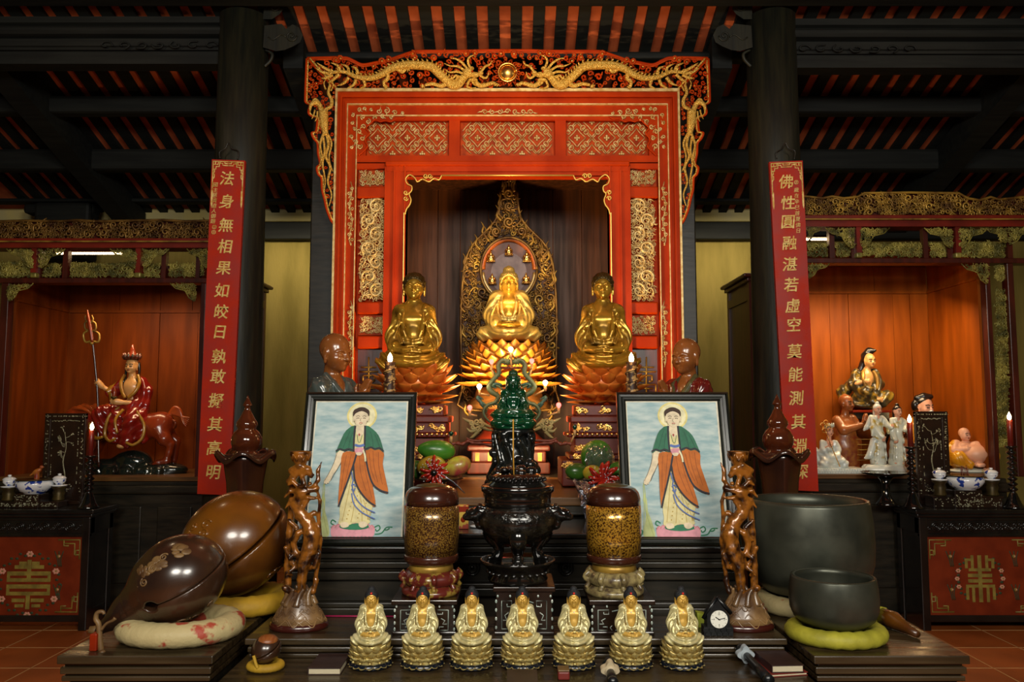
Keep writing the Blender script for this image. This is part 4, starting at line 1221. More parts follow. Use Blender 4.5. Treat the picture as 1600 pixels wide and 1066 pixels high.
# mandorla
YM = 6.28
mp = [(785, 279), (782, 300), (780, 322), (776, 340), (766, 354), (754, 366), (742, 378), (732, 394), (726, 414), (723, 440), (721, 470), (720, 510), (721, 560), (722, 610), (726, 640)]
mp = mp+[(2*795-a, b) for a, b in reversed(mp)]
mb = MB()
mb.prism(mp, lambda a, b: W(a, b, YM+.02), lambda a, b: W(a, b, YM+.06), 1)
ptube(mb, [(795+44*cos(q*PI/24), 421+50*sin(q*PI/24)) for q in range(49)], 2.2, YM, 0, 6, .03)
ptube(mb, sp2(mp[1:-1], 3), 2.0, YM, 0, 6, .01)
fill(mb, mp, YM+.0, 3.0, 8.5, 77, (0, 0, 0, 2), tr=.3, leaves=4, dy=.0, dense=.6, tries=3200, skip=lambda u, v, r: ((u-795)/48)**2+((v-421)/54)**2 < 1.0)
rnd = random.Random(8)
for k in range(40):            # flame tongues along the edge
    i = 2+int(k*(len(mp)-5)/40); u, v = mp[i]
    u += rnd.uniform(-3, 3); v += rnd.uniform(-8, 8); s = -1 if u < 795 else 1
    ptube(mb, sp2([(u-s*8, v+12), (u-s*1, v+4), (u-s*3, v-5), (u+s*1, v-12)], 4), taper(13, 2.2, 1.8, .3), YM, rnd.choice((0, 2)), 6, .014)
for u in (786, 790, 795, 800, 804): ptube(mb, sp2([(u, 300), (u+(795-u)*.2, 290), (u+(u-795)*.2, 277 + abs(u-795)*.6)], 4), taper(9, 2.6, 2, .3), YM, 0, 6, .012)
for (u, v, r) in ((795, 347, 9), (775, 362, 7), (815, 362, 7), (795, 322, 7), (795, 303, 8)):
    ptube(mb, spiral(u, v, r, 1.0, 1.6, 1 if u <= 795 else -1, 18, .8), 2.0, YM, 0, 6, .03)
md = mb.build('mandorla', [M['gold_brown'], M['plank_dark'], M['gold_aged']], t)
mb = MB()
mb.prism([(795+42*cos(q*PI/24), 421+48*sin(q*PI/24)) for q in range(48)], lambda a, b: W(a, b, YM+.012), lambda a, b: W(a, b, YM+.022), 0)
ptube(mb, [(795+41*cos(q*PI/30), 421+47*sin(q*PI/30)) for q in range(30, 61)], 4.5, YM, 1, 7, -.004)
ptube(mb, [(795+41*cos(q*PI/30), 421+47*sin(q*PI/30)) for q in range(1, 30)], 3, YM, 3, 6, .002)
mb.prism([(795+28*cos(q*PI/20), 428+33*sin(q*PI/20)) for q in range(40)], lambda a, b: W(a, b, YM+.007), lambda a, b: W(a, b, YM+.013), 2)
mb.build('halo_disc', [M['mauve'], M['orange_rim'], mat('halo_grey', C('#9a8280'), .5, col2=C('#6d5558'), scale=9), M['gold_pale']], md)
mini = None
for (u, v) in ((767, 402), (795, 392), (823, 402), (769, 437), (822, 436)):
    c = W(u, v+8, YM-.02)
    if mini is None:
        mini = thing('x', 'x', 'x', (0, 0, 0))
        S = Sculpt((-.05, -.04, -.005), (.05, .04, .1), .0022)
        S.ell((0, 0, .068), (.011, .011, .013), .004); S.ell((0, .002, .083), (.006, .006, .008), .004); S.cap((0, 0, .088), (0, 0, .096), .003, .001, .003)
        S.ell((0, 0, .043), (.019, .013, .02), .006); S.ell((0, -.004, .022), (.03, .02, .011), .006); S.ell((0, 0, .008), (.036, .022, .008), .003)
        for s in (-1, 1): S.chain([(s*.017, 0, .055), (s*.025, -.006, .038), (s*.008, -.019, .03)], [.007, .007, .005], .004)
        for i in range(-2, 3): S.ell((i*.014, -.017+abs(i)*.004, .009), (.007, .006, .008), .002)
        o1 = S.build('small_golden_figure', M['gold'], md); bpy.data.objects.remove(mini)
        o = o1
    else:
        o = o1.copy(); COL.objects.link(o)
    o.parent = md; o.location = c-wloc(md)

# ------------------------------------------------------------------ attendants on red carved pedestals
def attendant(label, uc, vtop, vseat, u0, u1, Y, rows, umid, seed, hairm, w, look=0.0):
    s = px(Y); x = WX(umid, 640, Y); ztab = 1.042
    t = thing('attendant_statue', label, 'statue', (x, Y, ztab), 0)
    zb = [WZ(v, Y) for v in (735, 716, 708, 694, 682, 676, 660, 650, 647, 633)]
    mb = MB(); hw = 62*s
    def bx(h, z0, z1, m=0, dep=.8): mb.box(x-h, x+h, Y-h*dep, Y+h*dep, z0, z1, m, .008)
    bx(hw*1.14, ztab, zb[1]); bx(hw*.95, zb[1], zb[2]); bx(hw*.82, zb[2], zb[4]); bx(hw*1.0, zb[4], zb[5]); bx(hw*.85, zb[5], zb[6]-.0); bx(hw*.92, zb[6], zb[7]); bx(hw*.78, zb[7], zb[9])
    rail = mb.build('pedestal', M['pedestal_red'], t)
    mb = MB(); yf = Y-hw*.8
    rnd = random.Random(seed)
    for (v0, v1, h, dep, nn) in ((697, 707, .82, .82, 3), (663, 675, .85, .85, 3), (636, 646, .78, .78, 3), (712, 716, .95, .95, 3), (722, 733, 1.14, 1.14, 4)):
        for k in range(nn):
            ua, ub = umid-h*62+124*h*k/nn+3, umid-h*62+124*h*(k+1)/nn-3
            sub = MB()
            Yf = Y-hw*.8*dep
            for q in range(8):
                uu, vv = rnd.uniform(ua+4, ub-4), rnd.uniform(v0+2, v1-2)
                ptube(mb, spiral(uu, vv, rnd.uniform(3, 5), rnd.uniform(0, 6), 1.2, rnd.choice((-1, 1)), 9, .7), 1.0, Yf, 0, 5, .004)
                leaf(mb, uu, vv, 7, rnd.uniform(0, 6), 2.6, Yf, 0, .004)
    for k in range(16): mb.ell(W(umid-58+k*7.7, 679, yf-.012), (2.2*s, 1.4*s, 2.2*s), 7, 5)
    mb.build('gilt_carving', M['gold'], rail)
    mb = MB(); mb.lathe([(24*s, zb[9]), (22*s, zb[9]+.02), (17*s, zb[9]+.05), (16*s, WZ(636, Y)), (24*s, WZ(631, Y))], (x, Y, 0), 24)
    mb.build('stem', M['red_lacquer'], t)
    mb = MB(); zl = WZ(632, Y)
    mb.lathe([(20*s, 0), (40*s, .04), (47*s, .12), (46*s, .2), (.01, .215)], (x, Y, zl), 28)
    lotus(mb, (x, Y, zl), [(a*1.45*s, b*s, n, L*s, wd*s, tl, cl, cp, ph) for (a, b, n, L, wd, tl, cl, cp, ph) in rows])
    mb.build('lotus_base', M['petal_orange'], t)
    zs = WZ(vseat, Y); sc = WZ(vtop, Y)-zs
    lotus_buddha(t, sc, M['gold_dark'], M['gold_dark'], hairm, w=w, kw=.245, sw=.125, eo=.055, ar=.078, tw=.8, res=.0066, off=(WX(uc, vseat, Y)-x, 0, zs-ztab), ush=.0, fold_amp=.017, rotz=look)
    return t
ROWS_L = [(0, 26, 10, 34, 24, 4, 6, .35, 0), (5, 34, 13, 36, 24, 6, 14, .4, .5), (12, 40, 14, 34, 24, 14, 22, .45, 0), (20, 43, 14, 30, 23, 26, 26, .5, .5), (28, 44, 14, 26, 22, 44, 26, .55, 0), (36, 42, 13, 24, 22, 64, 18, .55, .5)]
attendant('gilded seated monk statue on lotus left of the centre with arms at lap', 646, 423, 580, 575, 712, 5.05, ROWS_L, 648, 31, M['hair_dark_gold'], .1, .06)
attendant('gilded seated monk statue on lotus right of the centre nearest the boy column', 943, 423, 580, 893, 990, 5.05, ROWS_L, 945, 37, M['hair_dark_gold'], .098, -.1)

# ------------------------------------------------------------------ main altar tables
X8 = lambda u, Y: WX(u, 760, Y)
t = thing('altar_table', 'long brown topped altar table carrying the red pedestals and the fruit', 'altar table', (X8(795, 4.9), 4.9, 0))
mb = MB(); mb.box(-1.1, 1.06, 4.3, 5.56, .99, 1.035, 0, .006); mb.build('table_top', M['altar_brown'], t)
mb = MB(); mb.box(-1.08, 1.04, 4.32, 4.36, .95, .99, 0); mb.box(-1.09, 1.05, 4.31, 4.34, .94, .955, 0, .005); mb.box(-1.06, 1.02, 4.36, 5.54, .02, .95)
mb.build('table_body', M['black_wood'], t)
t = thing('altar_step', 'black stepped altar cabinet with round rosettes behind the incense burner', 'cabinet', (0, 3.9, 0))
mb = MB()
mb.box(-.42, .46, 3.75, 4.31, .905, .93, 0, .006)
mb.box(-.95, -.39, 3.385, 4.31, .905, .93, 0, .006); mb.box(.43, .975, 3.385, 4.31, .905, .93, 0, .006)
mb.build('top', M['black_lacquer'], t)
mb = MB()
for (za, zb, d) in ((.88, .905, .0), (.865, .88, .015), (.84, .865, .0), (.825, .84, .02), (.79, .825, .008), (.70, .79, .03), (.68, .70, .0), (.645, .68, -.01), (.02, .645, .03)):
    mb.box(-.4, .44, 3.765+d, 4.3, za, zb, 0, .004)
    mb.box(-.94, -.40, 3.4+d, 4.3, za, zb, 0, .004); mb.box(.44, .965, 3.4+d, 4.3, za, zb, 0, .004)
mb.build('body', M['black_wood'], t)
for u in (738, 884):
    c = W(u, 887, 3.79); mb = MB()
    for r in (.034, .022): mb.tube([(c.x+r*cos(q*PI/12), 3.79, c.z+r*sin(q*PI/12)) for q in range(24)], .0045, 6, closed=True, up=(0, 1, 0))
    mb.ell((c.x, 3.79, c.z), (.01, .008, .01), 10, 6); mb.build('rosette', M['black_lacquer'], t)

# ------------------------------------------------------------------ two framed paintings
dm('frame_black', C('#12140f'), .28, col2=C('#1d1f18'), scale=8, bump=.05, coat=.3)
dm('p_sky', C('#8fadb2'), .7, col2=C('#bccbc8'), scale=5, stretch=(2.5, 1, 9), detail=6)
PC = {'halo': '#e6d88c', 'halo2': '#ece6bb', 'skin': '#e6d5b4', 'hair': '#3b2417', 'green': '#2f6e52', 'dark': '#2a2a33', 'orange': '#c2691d', 'orange2': '#8f4410', 'cream': '#dfd39a', 'ochre': '#b79a4a',
      'pink': '#dd9aa6', 'blue': '#5b74b4', 'leaf': '#2c7a56', 'stream': '#bfc98a', 'mat': '#d9d4bf', 'line': '#5b4a38', 'red': '#b04a44', 'green2': '#1f5040', 'stem': '#a8b56a'}
PK = list(PC)
for k in PK: dm('p_'+k, C(PC[k]), .7, col2=tuple(q*.72 for q in C(PC[k])), scale=38, detail=6, lo=.4, hi=.75)
def painting(label, du, fr, pic):
    """fr: outer frame px (u0, u1, v0, v1); pic: picture px"""
    u0, u1, v0, v1 = fr; Yb, Yt = 3.455, 3.62
    def YY(v): return lerp(Yt, Yb, (v-v0)/(v1-v0))
    xm = WX((u0+u1)/2, 850, Yb)
    t = thing('framed_painting', label, 'framed picture', (xm, Yb, .93))
    zb_, zt_ = .932, WZ(v0, Yt)
    # true rectangle in a plane leaning back
    wl, wr = WX(u0, (v0+v1)/2, YY((v0+v1)/2)), WX(u1, (v0+v1)/2, YY((v0+v1)/2))
    def PL(a, b, d=0.0):
        """a: 0..1 across, b: 0..1 down, d towards the viewer"""
        n = Vector((0, -(zt_-zb_), Yt-Yb)).normalized()*-1
        n = Vector((0, -1, -.0)); 
        z = lerp(zt_, zb_, b); y = lerp(Yt, Yb, b)
        return Vector((lerp(wl, wr, a), y-d, z))
    def q2(u, v): return (u-u0)/(u1-u0), (v-v0)/(v1-v0)
    mb = MB()
    fw = ((pic[0]-u0)/(u1-u0), (u1-pic[1])/(u1-u0), (pic[2]-v0)/(v1-v0), (v1-pic[3])/(v1-v0))
    A = W_ = wr-wl
    pr = [(0, 0), (0, .03), (.18, .035), (.25, .02), (.5, .018), (.6, .026), (.8, .024), (.86, .012), (1, .008), (1, 0)]
    rings = []
    for p, d in pr:
        rings.append([PL(p*fw[0], p*fw[2], d), PL(1-p*fw[1], p*fw[2], d), PL(1-p*fw[1], 1-p*fw[3], d), PL(p*fw[0], 1-p*fw[3], d)])
    vs = [tuple(x) for r in rings for x in r]; n = len(rings); fs = []
    for i in range(n):
        j = (i+1) % n
        for k in range(4): fs.append((i*4+k, i*4+(k+1) % 4, j*4+(k+1) % 4, j*4+k))
    mb.add(vs, fs); mb.build('frame', M['frame_black'], t)
    mb = MB()
    mb.add([tuple(PL(a, b, d)) for d in (.004, -.012) for a, b in ((.01, .01), (.99, .01), (.99, .99), (.01, .99))], [(0, 1, 2, 3), (7, 6, 5, 4), (0, 4, 5, 1), (1, 5, 6, 2), (2, 6, 7, 3), (3, 7, 4, 0)], 0)
    lay = [.0045]
    mats = [M['p_sky']]+[M['p_'+k] for k in PK]
    def cv(a, b): return q2(460+a*.3377+du, 600+b*.3377)
    def poly(pts, c, sm=0):
        lay[0] += .00012
        if sm: pts = [(p.x, p.y) for p in smooth_path([(x, y, 0) for x, y in pts], sm, True)]
        ps = [PL(*cv(*p), lay[0]) for p in pts]
        # fan triangulation round the centroid keeps bent outlines clean enough when filled by bmesh
        bm = bmesh.new(); f = bm.faces.new([bm.verts.new(p) for p in ps])
        bmesh.ops.triangulate(bm, faces=[f]); mb.addbm(bm, 1+PK.index(c)); bm.free()
    def stroke(pts, w, c, sm=4):
        lay[0] += .00012
        P = [(p.x, p.y) for p in smooth_path([(x, y, 0) for x, y in pts], sm)]
        L, R = [], []
        for i in range(len(P)):
            a, b = P[max(i-1, 0)], P[min(i+1, len(P)-1)]
            dx, dy = b[0]-a[0], b[1]-a[1]; l = math.hypot(dx, dy)+1e-6
            ww = w/2
            L.append((P[i][0]-dy/l*ww, P[i][1]+dx/l*ww)); R.append((P[i][0]+dy/l*ww, P[i][1]-dx/l*ww))
        vs = [tuple(PL(*cv(*p), lay[0])) for p in L+R]; n = len(L)
        mb.add(vs, [(i, i+1, n+i+1, n+i) for i in range(n-1)], 1+PK.index(c))
    def disc(x, y, rx, ry, c, n=28): poly([(x+rx*cos(2*PI*i/n), y+ry*sin(2*PI*i/n)) for i in range(n)], c)
    # paper edge
    x0, x1, y0, y1 = (pic[0]-460-du)/.3377, (pic[1]-460-du)/.3377, (pic[2]-600)/.3377, (pic[3]-600)/.3377
    for P in ([(x0, y0), (x1, y0), (x1, y0+7), (x0, y0+7)], [(x0, y0), (x0+6, y0), (x0+6, y1), (x0, y1)], [(x1-8, y0), (x1, y0), (x1, y1), (x1-8, y1)]): poly(P, 'mat')
    disc(299, 157, 71, 68, 'halo'); disc(299, 157, 62, 59, 'halo2')
    # light green stream from the hand, lotus and leaves at the feet
    poly([(141, 478), (148, 520), (138, 560), (150, 580), (146, 640), (134, 727), (184, 727), (174, 660), (158, 610), (156, 560), (150, 540), (150, 500)], 'stream', 3)
    stroke([(146, 480), (150, 540), (146, 600), (160, 660), (178, 720)], 3, 'stem'); stroke([(142, 490), (142, 550), (140, 620), (132, 720)], 3, 'stem')
    for q in ([(385, 690), (405, 680), (412, 695), (398, 706), (392, 696)], [(390, 720), (420, 715), (440, 690), (468, 688)], [(212, 665), (195, 655), (190, 670), (205, 680), (190, 690)], [(110, 690), (128, 700), (120, 722), (100, 720)], [(430, 700), (445, 700), (455, 692)]): stroke(q, 6, 'leaf')
    for i in range(11):
        x = 205+i*17; y = 700-8*sin(PI*i/10)
        poly([(x-14, y-8), (x, y-34+abs(i-5)*2), (x+14, y-8), (x+10, 727), (x-10, 727)], 'pink', 3); stroke([(x-13, y-6), (x, y-32+abs(i-5)*2), (x+13, y-6)], 1.5, 'red')
    poly([(232, 690), (245, 668), (290, 672), (340, 665), (362, 690), (300, 700)], 'leaf', 3)
    # skirt
    poly([(262, 420), (250, 500), (226, 590), (228, 640), (225, 672), (262, 680), (300, 668), (340, 676), (368, 664), (352, 640), (375, 590), (340, 540), (300, 460)], 'cream', 3)
    for q in ([(270, 450), (255, 560), (240, 660)], [(285, 480), (290, 580), (280, 665)], [(310, 520), (325, 600), (330, 665)], [(330, 560), (350, 620), (355, 655)]): stroke(q, 2.5, 'ochre')
    for i in range(16): disc(240+(i*37 % 115), 520+(i*53 % 140), 3.2, 3.2, 'ochre', 8)
    poly([(235, 668), (262, 664), (272, 682), (250, 690), (236, 684)], 'skin', 3); poly([(318, 664), (345, 662), (356, 678), (335, 690), (318, 682)], 'skin', 3)
    # bare arm
    poly([(196, 328), (228, 332), (222, 372), (204, 412), (184, 444), (172, 474), (150, 486), (146, 468), (158, 448), (170, 424), (186, 380)], 'skin', 3)
    for q in ((150, 486), (158, 488), (166, 484)): stroke([(162, 460), (q[0]-2, q[1]-8), q], 5, 'skin')
    stroke([(197, 330), (186, 380), (170, 424), (148, 470)], 1.8, 'line'); stroke([(228, 334), (220, 376), (200, 420), (176, 470)], 1.8, 'line')
    # orange robe
    poly([(222, 340), (282, 334), (288, 350), (270, 420), (252, 490), (232, 545), (219, 592), (216, 520), (218, 430)], 'orange', 3)
    poly([(276, 336), (328, 322), (340, 330), (352, 400), (366, 480), (388, 592), (350, 566), (310, 520), (282, 462), (280, 400)], 'orange', 3)
    poly([(334, 320), (372, 318), (412, 338), (410, 390), (424, 450), (442, 530), (408, 516), (372, 490), (350, 440), (336, 380)], 'orange', 3)
    for q in ([(240, 350), (232, 420), (226, 520)], [(262, 345), (250, 430), (238, 510)], [(300, 345), (310, 430), (340, 520)], [(320, 340), (336, 440), (368, 550)], [(362, 330), (370, 400), (392, 480)], [(388, 335), (392, 400), (414, 490)], [(345, 340), (356, 410), (378, 470)]): stroke(q, 2.2, 'orange2')
    stroke([(286, 346), (274, 400), (252, 480), (234, 540), (220, 592)], 8, 'dark'); stroke([(276, 400), (286, 466), (312, 520), (352, 566), (388, 590)], 8, 'dark')
    stroke([(322, 322), (334, 380), (350, 440), (372, 490), (408, 518), (442, 528)], 8, 'dark')
    # chest, green cape
    poly([(272, 205), (322, 205), (326, 260), (322, 322), (300, 335), (276, 325), (270, 260)], 'cream', 3)
    poly([(280, 188), (316, 188), (322, 220), (312, 250), (298, 262), (284, 250), (274, 220)], 'skin', 3)
    poly([(272, 205), (232, 228), (212, 270), (190, 338), (208, 326), (228, 332), (250, 324), (272, 334), (275, 270)], 'green', 2)
    poly([(320, 205), (356, 224), (384, 254), (402, 300), (412, 338), (392, 322), (370, 326), (350, 316), (326, 326), (318, 260)], 'green', 2)
    stroke([(273, 206), (270, 250), (272, 330)], 9, 'dark'); stroke([(318, 206), (320, 260), (322, 322)], 9, 'dark')
    stroke([(190, 330), (208, 320), (228, 326), (250, 320), (274, 330)], 8, 'dark'); stroke([(326, 322), (350, 312), (370, 320), (392, 316), (411, 332)], 8, 'dark')
    for q in ([(250, 230), (236, 270), (222, 315)], [(262, 240), (252, 280), (248, 318)], [(345, 235), (356, 270), (362, 312)], [(366, 250), (380, 280), (392, 312)]): stroke(q, 2.2, 'green2')
    # sash, bow, ribbons, bowl in hand
    stroke([(276, 300), (298, 306), (320, 300)], 12, 'blue')
    for q in ([(280, 470), (276, 490), (284, 530)], [(272, 495), (284, 488), (292, 500)], [(274, 510), (284, 520), (290, 505)], [(284, 530), (310, 570), (345, 600), (388, 620)], [(276, 530), (290, 580), (330, 620), (388, 648)], [(270, 430), (276, 460), (282, 472)]): stroke(q, 5, 'blue')
    poly([(278, 318), (318, 316), (312, 344), (286, 346)], 'pink', 3); poly([(284, 338), (312, 336), (306, 350), (290, 350)], 'skin', 3)
    stroke([(316, 326), (326, 350), (330, 380)], 8, 'p' if False else 'halo2'); stroke([(284, 250), (290, 282), (300, 286), (308, 250)], 2, 'leaf')
    # face
    poly([(266, 140), (268, 180), (278, 202), (298, 212), (316, 202), (328, 180), (330, 140), (298, 124)], 'skin', 3)
    poly([(262, 168), (258, 140), (268, 124), (298, 116), (326, 124), (336, 140), (331, 168), (327, 148), (298, 134), (268, 148)], 'hair', 3)
    poly([(272, 128), (280, 118), (298, 114), (316, 118), (324, 128), (298, 130)], 'hair', 3)
    for s in (-1, 1):
        stroke([(298+s*6, 162), (298+s*14, 157), (298+s*24, 161)], 2.4, 'line'); stroke([(298+s*8, 170), (298+s*15, 168), (298+s*22, 171)], 2.6, 'hair')
        poly([(298+s*31, 160), (298+s*37, 158), (298+s*36, 186), (298+s*31, 184)], 'skin')
    stroke([(298, 168), (294, 182), (300, 184)], 1.6, 'line'); stroke([(290, 194), (298, 192), (306, 194)], 3.4, 'red'); stroke([(292, 199), (298, 200), (304, 199)], 1.5, 'line')
    disc(294, 250, 4, 6, 'red', 8)
    mb.build('picture', mats, t, fix=False)
painting('black framed painting of a standing robed figure left of the incense burner', 0, (471, 648, 613, 858), (486, 634, 628, 847))
painting('black framed painting of a standing robed figure right of the incense burner', 495, (967, 1145, 613, 856), (982, 1129, 628, 845))

# ------------------------------------------------------------------ dragon lamp arch with bulbs
dm('dragon_green', C('#3f5138'), .5, col2=C('#5a6540'), scale=20, bump=.1)
dm('cloud_cream', C('#a89660'), .55, col2=C('#8a7a48'), scale=12)
dm('cloud_red', C('#6d2f1d'), .5)
dm('leaf_teal', C('#35564a'), .5)
dm('bulb_white', (1, .85, .6), .3, emit=(1, .78, .45), estr=22)
dm('bulb_red', (1, .12, .1), .3, emit=(1, .1, .08), estr=5)
dm('bulb_green', C('#07301f'), .12, coat=.6)
dm('socket', C('#b9905a'), .5)
YD = 4.78
t = thing('dragon_lamp_stand', 'painted twin dragon stand with small coloured bulbs behind the green statue', 'lamp stand', (WX(800, 740, YD), YD, 1.036))
for s in (1, -1):
    f = (lambda u: u) if s > 0 else (lambda u: 1599-u)
    def K(a, b): return (f(640+a*.2063), 540+b*.2063)
    mb = MB()
    body = sp2([K(*p) for p in [(735, 118), (700, 112), (668, 150), (676, 205), (632, 262), (600, 310), (622, 352), (668, 384), (650, 430), (592, 452), (560, 500), (578, 548), (622, 590)]], 6)
    ptube(mb, body, taper(len(body), 3.2, 4.2, 1.6), YD, 0, 8)
    for i in range(2, len(body)-2, 2):
        a, b = body[i], body[i+1]; q = math.atan2(b[1]-a[1], b[0]-a[0])
        ptube(mb, [(a[0]+3*sin(q)*s, a[1]-3*cos(q)*s), (a[0]+6.2*sin(q)*s-1.5*cos(q), a[1]-6.2*cos(q)*s-1.5*sin(q))], [1.2, .2], YD, 0, 4)
    c = K(742, 122); mb.ell(W(*c, YD), (6*px(YD), 4*px(YD), 4.5*px(YD)), 10, 7)
    ptube(mb, [c, (c[0]+s*8, c[1]+2)], [3, 1.6], YD, 0, 7)
    for k in range(9):
        a = 2*PI*k/9
        ptube(mb, [(c[0]+3*cos(a), c[1]+3*sin(a)), (c[0]+11*cos(a+.2), c[1]+10*sin(a+.2))], [1.2, .2], YD, 0, 4)
    for p in ([(655, 300), (690, 320), (705, 350)], [(690, 210), (650, 215), (630, 190)], [(640, 440), (690, 450), (720, 430)]):
        ptube(mb, sp2([K(*q) for q in p], 4), taper(9, 2.2, 1.4), YD, 0, 6)
    mb.build('dragon', M['dragon_green'], t)
    mb = MB()
    for p in ([(590, 460), (530, 420), (515, 388), (560, 410)], [(560, 470), (545, 440), (528, 400)], [(700, 300), (660, 290), (630, 305), (660, 325)]):
        q = sp2([K(*w) for w in p], 4); ptube(mb, q, taper(len(q), 1.2, 3.4, .6), YD, 0, 6)
    mb.build('leaf', M['leaf_teal'], t)
    mb = MB()
    for (a, b, r) in ((470, 585, 22), (510, 580, 26), (540, 600, 22), (480, 620, 18), (520, 630, 24)):
        u, v = K(a, b); ptube(mb, spiral(u, v, r*.2, 0, 1.4, s, 12, .8), 1.5, YD, 0, 6, .01)
    for p in ([(480, 585), (430, 565), (400, 548)], [(500, 640), (460, 650), (432, 622)], [(520, 650), (480, 690), (455, 700)], [(540, 610), (600, 640), (650, 640)], [(530, 560), (560, 590), (620, 620), (680, 640)]):
        q = sp2([K(*w) for w in p], 4); ptube(mb, q, taper(len(q), 3.6, 2.4, .4), YD, 0, 6)
    mb.build('cloud', M['cloud_cream'], t)
    mb = MB()
    q = sp2([K(*w) for w in ((318, 748), (360, 740), (400, 748), (440, 725), (480, 738), (540, 742), (640, 760), (760, 770))], 4)
    ptube(mb, q, [2.6+.9*sin(i*1.7) for i in range(len(q))], YD, 0, 6)
    q = sp2([K(*w) for w in ((430, 700), (460, 715), (500, 722), (600, 720), (700, 740))], 4); ptube(mb, q, taper(len(q), 1, 3), YD, 0, 6)
    mb.build('cloud_branch', M['cloud_red'], t)
mb = MB()
mb.box(WX(770, 700, YD), WX(830, 700, YD), YD-.06, YD+.06, 1.037, 1.12, 0, .01)
ptube(mb, [(800, 712), (800, 580)], 3, YD, 0, 6, -.01); ptube(mb, [(776, 575), (824, 575)], 2, YD, 0, 6, -.01); ptube(mb, [(798, 548), (800, 580)], 1.5, YD, 0, 6, -.01)
mb.build('stand', M['cloud_red'], t)
PXD = px(YD)
def bulb(par, u, v, kind, Y=YD, post=None):
    c = W(u, v, Y-.02)
    mb = MB(); r = 3.9*PXD
    mb.lathe([(r*.45, -r*1.2), (r*.55, -r*.9), (r*.95, -r*.3), (r, .1*r), (r*.8, r*.65), (r*.35, r*.95), (.0005, r)], tuple(c), 12)
    mb.build('bulb', M[kind], par)
    mb = MB(); mb.lathe([(r*.55, -r*3.4), (r*.6, -r*1.2)], tuple(c), 10)
    if post: mb.tube([W(u, v+11, Y-.02), W(post[0], post[1], Y)], .006, 5)
    o = mb.build('socket', M['socket'], par)
BULBS = [(798, 546, 'bulb_white', (799, 575)), (768, 565, 'bulb_red', (772, 590)), (831, 564, 'bulb_red', (827, 590)), (749, 604, 'bulb_white', (765, 618)), (852, 598, 'bulb_white', (835, 618)),
         (734, 637, 'bulb_red', (745, 650)), (873, 633, 'bulb_red', (855, 650)), (705, 677, 'bulb_green', (706, 694)), (898, 667, 'bulb_green', (892, 692))]
for u, v, k, p in BULBS:
    bulb(t, u, v, k, post=p)
    if k == 'bulb_white': lamp('bulb_light', 'POINT', W(u, v, YD-.02)+Vector((0, -.06, .03)), .9, (1, .6, .25), shadow_soft_size=.03)
    if k == 'bulb_red': lamp('bulb_light_red', 'POINT', W(u, v, YD-.02)+Vector((0, -.06, .03)), .1, (1, .1, .06), shadow_soft_size=.03)

# ------------------------------------------------------------------ green statue on a black carved throne
dm('jade', C('#0d4a2c'), .1, col2=C('#063019'), scale=6, coat=.5, rvar=.03)
dm('black_stone', C('#0c0e0d'), .18, col2=C('#1c1f1d'), scale=12, coat=.4, bump=.1)
YJ = 4.42; s = px(YJ)
t = thing('green_buddha_statue', 'dark green glossy seated statue on a black carved throne above the incense burner', 'statue', (WX(802, 750, YJ), YJ, 1.036))
zs, zt_ = WZ(668, YJ), WZ(576, YJ)
k_ = .78*(zt_-zs)/.78
lotus_buddha(t, (zt_-WZ(664, YJ)), M['jade'], M['jade'], M['jade'], w=.12, kw=.26, sw=.15, eo=.05, ar=.072, tw=.85, res=.0085, off=(0, 0, WZ(640, YJ)-1.036-.09), ush=1.0, curls=True, fold_amp=.006)
S = Sculpt((-.25, -.2, -.02), (.25, .2, .5), .006)
h0 = zs-1.036
S.ell((0, 0, h0+.0), (.125, .1, .02), .02)
for a in (-1, 1):
    S.ell((a*.075, -.02, h0+.025), (.055, .075, .03), .01); S.ell((a*.075, -.02, h0+.07), (.055, .075, .022), .01)
S.box((0, .0, h0+.05), (.1, .07, .05), .02)
S.build('green_seat', M['jade'], t, 1.0)
S = Sculpt((-.3, -.22, -.006), (.3, .22, .42), .0062)
S.box((0, 0, .026), (.16, .12, .024), .02); S.ell((0, 0, h0*.55), (.1, .08, h0*.42), .04); S.ell((0, 0, h0-.02), (.12, .09, .03), .03)
rnd = random.Random(6)
for i in range(46):
    a = rnd.uniform(0, 2*PI); z = rnd.uniform(.03, h0-.03); r = lerp(.145, .09, z/h0)
    S.ell((r*cos(a), r*.8*sin(a), max(z, .036)), (rnd.uniform(.012, .03),)*3, .012)
for a in range(10):
    q = 2*PI*a/10; S.chain([(.15*cos(q), .12*sin(q), .035), (.135*cos(q+.5), .105*sin(q+.5), .1), (.105*cos(q+.9), .085*sin(q+.9), .18), (.115*cos(q+.5), .085*sin(q+.5), h0-.04)], [.012, .014, .012, .008], .01)
S.build('black_throne', M['black_stone'], t, 1.0)

